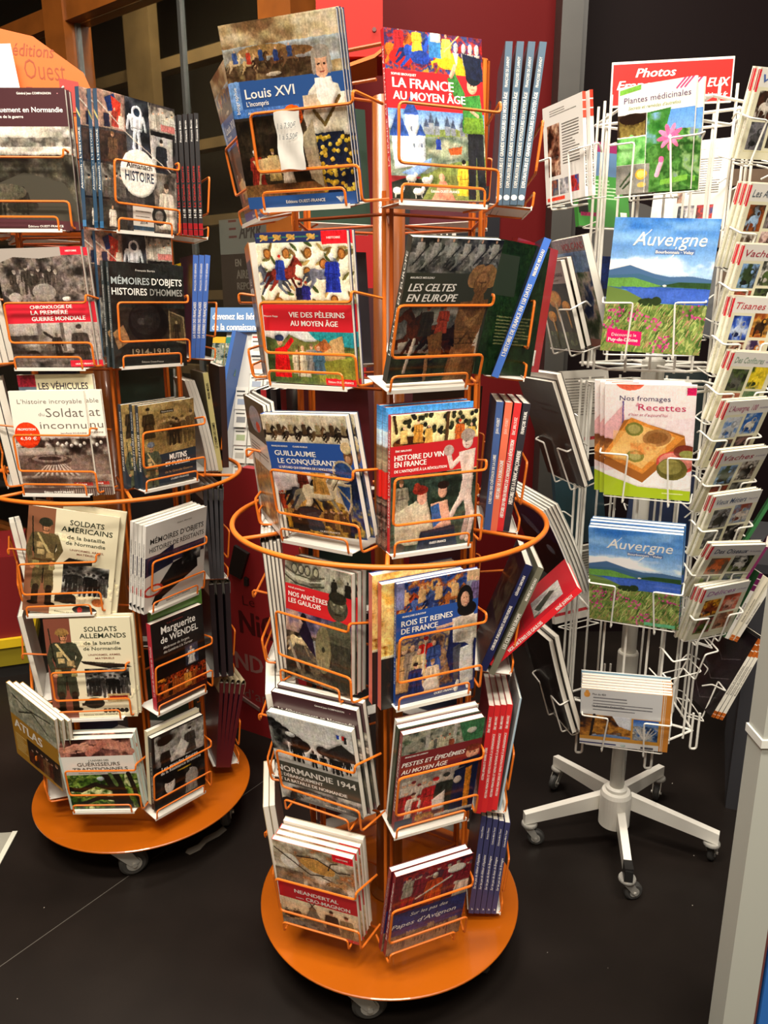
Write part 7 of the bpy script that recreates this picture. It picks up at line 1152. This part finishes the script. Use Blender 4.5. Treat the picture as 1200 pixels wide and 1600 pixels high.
# service-area poster outside the glass
AP = thing('poster_board', 'dim grey and brown poster board behind the glass, left of the king biography', 'poster', pose(-.66, 3.47, 1.34, R(-37), 0, 0))
m = MB(); m.box(-.05, .3, 0, .01, 0, .31, 0); m.box(-.05, .3, 0, .01, .31, .45, 1); ob('board', m.me('board', [mat('#4a3a30', .6), mat('#8f8c84', .6)]), AP)
print_on(AP, [('Ξ', .51, .625, .07, .045, '#7a3a34', 'b'), ('APRR', .57, .63, .06, .13, '#4a3f3a', 'i'), ('EN', .54, .74, .03, .035, '#a39a8c', 'b'), ('AIRE DE', .545, .79, .036, .13, '#8f867a', 'b'), ('REPOS', .545, .835, .03, .1, '#8f867a', 'b')], 1, 1)
# low red and yellow display at the far left
RB = thing('low_display', 'low dark red and yellow display box at the far left edge', 'display box', pose(-1.72, 2.75, 0, R(20), 0, 0))
m = MB(); m.box(-.5, .32, 0, .4, .0, .05); ob('plinth', m.me('plinth', mat('#1d1a18', .6)), RB)
m = MB(); m.box(-.5, .32, -.01, .4, .05, .13); ob('olive_base', m.me('olive_base', mat('#8a7a14', .5)), RB)
m = MB(); m.box(-.5, .33, -.02, .41, .13, .165); ob('yellow_edge', m.me('yellow_edge', mat('#e0bc1c', .45)), RB)
m = MB(); m.box(-.49, .31, 0, .40, .165, .5); ob('red_body', m.me('red_body', mat('#7a1518', .5)), RB)
# yellow plastic tag between the left rack's right columns
YT = thing('yellow_tag', 'small yellow plastic flag between the black objects book and the blue spines', 'tag', pose(-.52, 2.03, 1.46, R(30), 0, 0))
m = MB(); m.prism([(0, .0), (.012, .06), (.012, .085), (-.02, .075), (-.014, .055)], 0, .002); ob('flag', m.me('flag', mat('#e8c41c', .4)), YT)
# things on the floor
ST_ = thing('threshold_strip', 'pale metal strip lying on the dark floor at the left edge', 'strip', Matrix.Translation((-1.055, 1.72, 0)) @ Matrix.Rotation(R(96), 4, 'Z'))
m = MB(); m.box(-.22, .15, -.03, .03, 0.0003, .003); ob('strip', m.me('strip', mat('#8f8c80', .5)), ST_)
for s in (-1, 1): m = MB(); m.box(-.22, .15, s*.024-.007, s*.024+.007, .003, .006); ob('edge_rib', m.me('edge_rib', mat('#c9c7b8', .45)), ST_)
DB = thing('tape_scrap', 'torn grey scrap of tape stuck to the floor beside the left rack', 'scrap', Matrix.Translation((-.533, 1.794, 0)) @ Matrix.Rotation(R(51), 4, 'Z'))
ol = [(-.01, -.012), (.02, -.018), (.05, -.008), (.09, -.014), (.12, -.01), (.125, .012), (.1, .008), (.06, .014), (.03, .004), (.0, .012), (-.012, .004)]
m = MB(); k = len(ol); m.add([(x, y, .0012) for x, y in ol]+[(x, y, .0002) for x, y in ol], [tuple(range(k))]+[(i, (i+1) % k, k+(i+1) % k, k+i) for i in range(k)]); ob('scrap', m.me('scrap', mat('#6d665c', .8)), DB)
rr = random.Random(11); CR_ = {}
for i in range(24):
    x, y = rr.uniform(-.9, .9), rr.uniform(1.15, 2.1)
    if math.hypot(x-.01, y-1.52) < .31 or math.hypot(x+.69, y-1.95) < .31: continue
    me_ = shared(CR_, 0, lambda: MB().add([(0, 0, .0012), (.0014, 0, .0002), (-.0008, .0012, .0002), (-.0007, -.0012, .0002)], [(0, 1, 2), (0, 2, 3), (0, 3, 1)]).me('crumb', mat('#c9c2b4', .8)))
    tag(ob('crumb', me_, None, Matrix.Translation((x, y, 0)) @ Matrix.Scale(rr.uniform(.6, 1.7), 4)), 'tiny pale crumb scattered on the dark floor', 'crumb', 'crumbs on the dark floor')
# dark cabinet, grey post and blue panel at the right
CB = thing('dark_cabinet', 'dark grey floor cabinet behind the white rack at the right', 'cabinet', Matrix.Translation((1.009, 1.976, 0)) @ Matrix.Rotation(R(-23), 4, 'Z'))
m = MB(); m.box(0, .6, 0, .45, .0, .74); ob('body', m.me('body', mat('#3a3a3e', .45)), CB)
m = MB(); m.box(-.01, .61, -.01, .46, .74, .765); ob('top', m.me('top', mat('#343437', .4)), CB)
PT = thing('grey_post', 'pale grey post in the right foreground corner', 'post', Matrix.Translation((.553, 1.0, 0)))
m = MB(); m.box(0, .05, 0, .045, 0, 2.3); ob('post', m.me('post', mat('#a9aca4', .45)), PT)
m = MB(); m.box(-.003, .053, -.003, .048, .815, .828); ob('clip', m.me('clip', mat('#d0d2cc', .4)), PT)
m = MB(); m.box(.05, .056, .004, .044, 0, 2.3); ob('edge_strip', m.me('edge_strip', mat('#6a3a34', .5)), PT)
BPN = thing('blue_panel', 'bright blue panel edge beside the grey post at the right', 'panel', Matrix.Translation((.612, 1.0, 0)))
m = MB(); m.box(0, .3, 0, .03, 0, 1.2); ob('panel', m.me('panel', mat('#2a66b4', .45)), BPN)
# ceiling lamps' housings
for x, y, sx, sy, p in LAMPS:
    o = thing('lamp_housing', f'flat ceiling lamp housing above the {"back" if y < 0 else "front" if y < 1 else "far"} {"left" if x < 0 else "right" if x > 0 else "middle"} of the room', 'ceiling lamp', Matrix.Translation((x, y, 3.72)))
    m = MB(); m.box(-sx/2-.02, sx/2+.02, -sy/2-.02, sy/2+.02, .006, .04); ob('housing', m.me('housing', mat('#d8d5cc', .5)), o)

print_on(pn, SIGN, P['sign'][6], P['sign'][7], -.0018)
finish_lettering()
for items, parent, W_, H_, y_, nm in PEND2: lettering(items, parent, W_, H_, nm, y_)
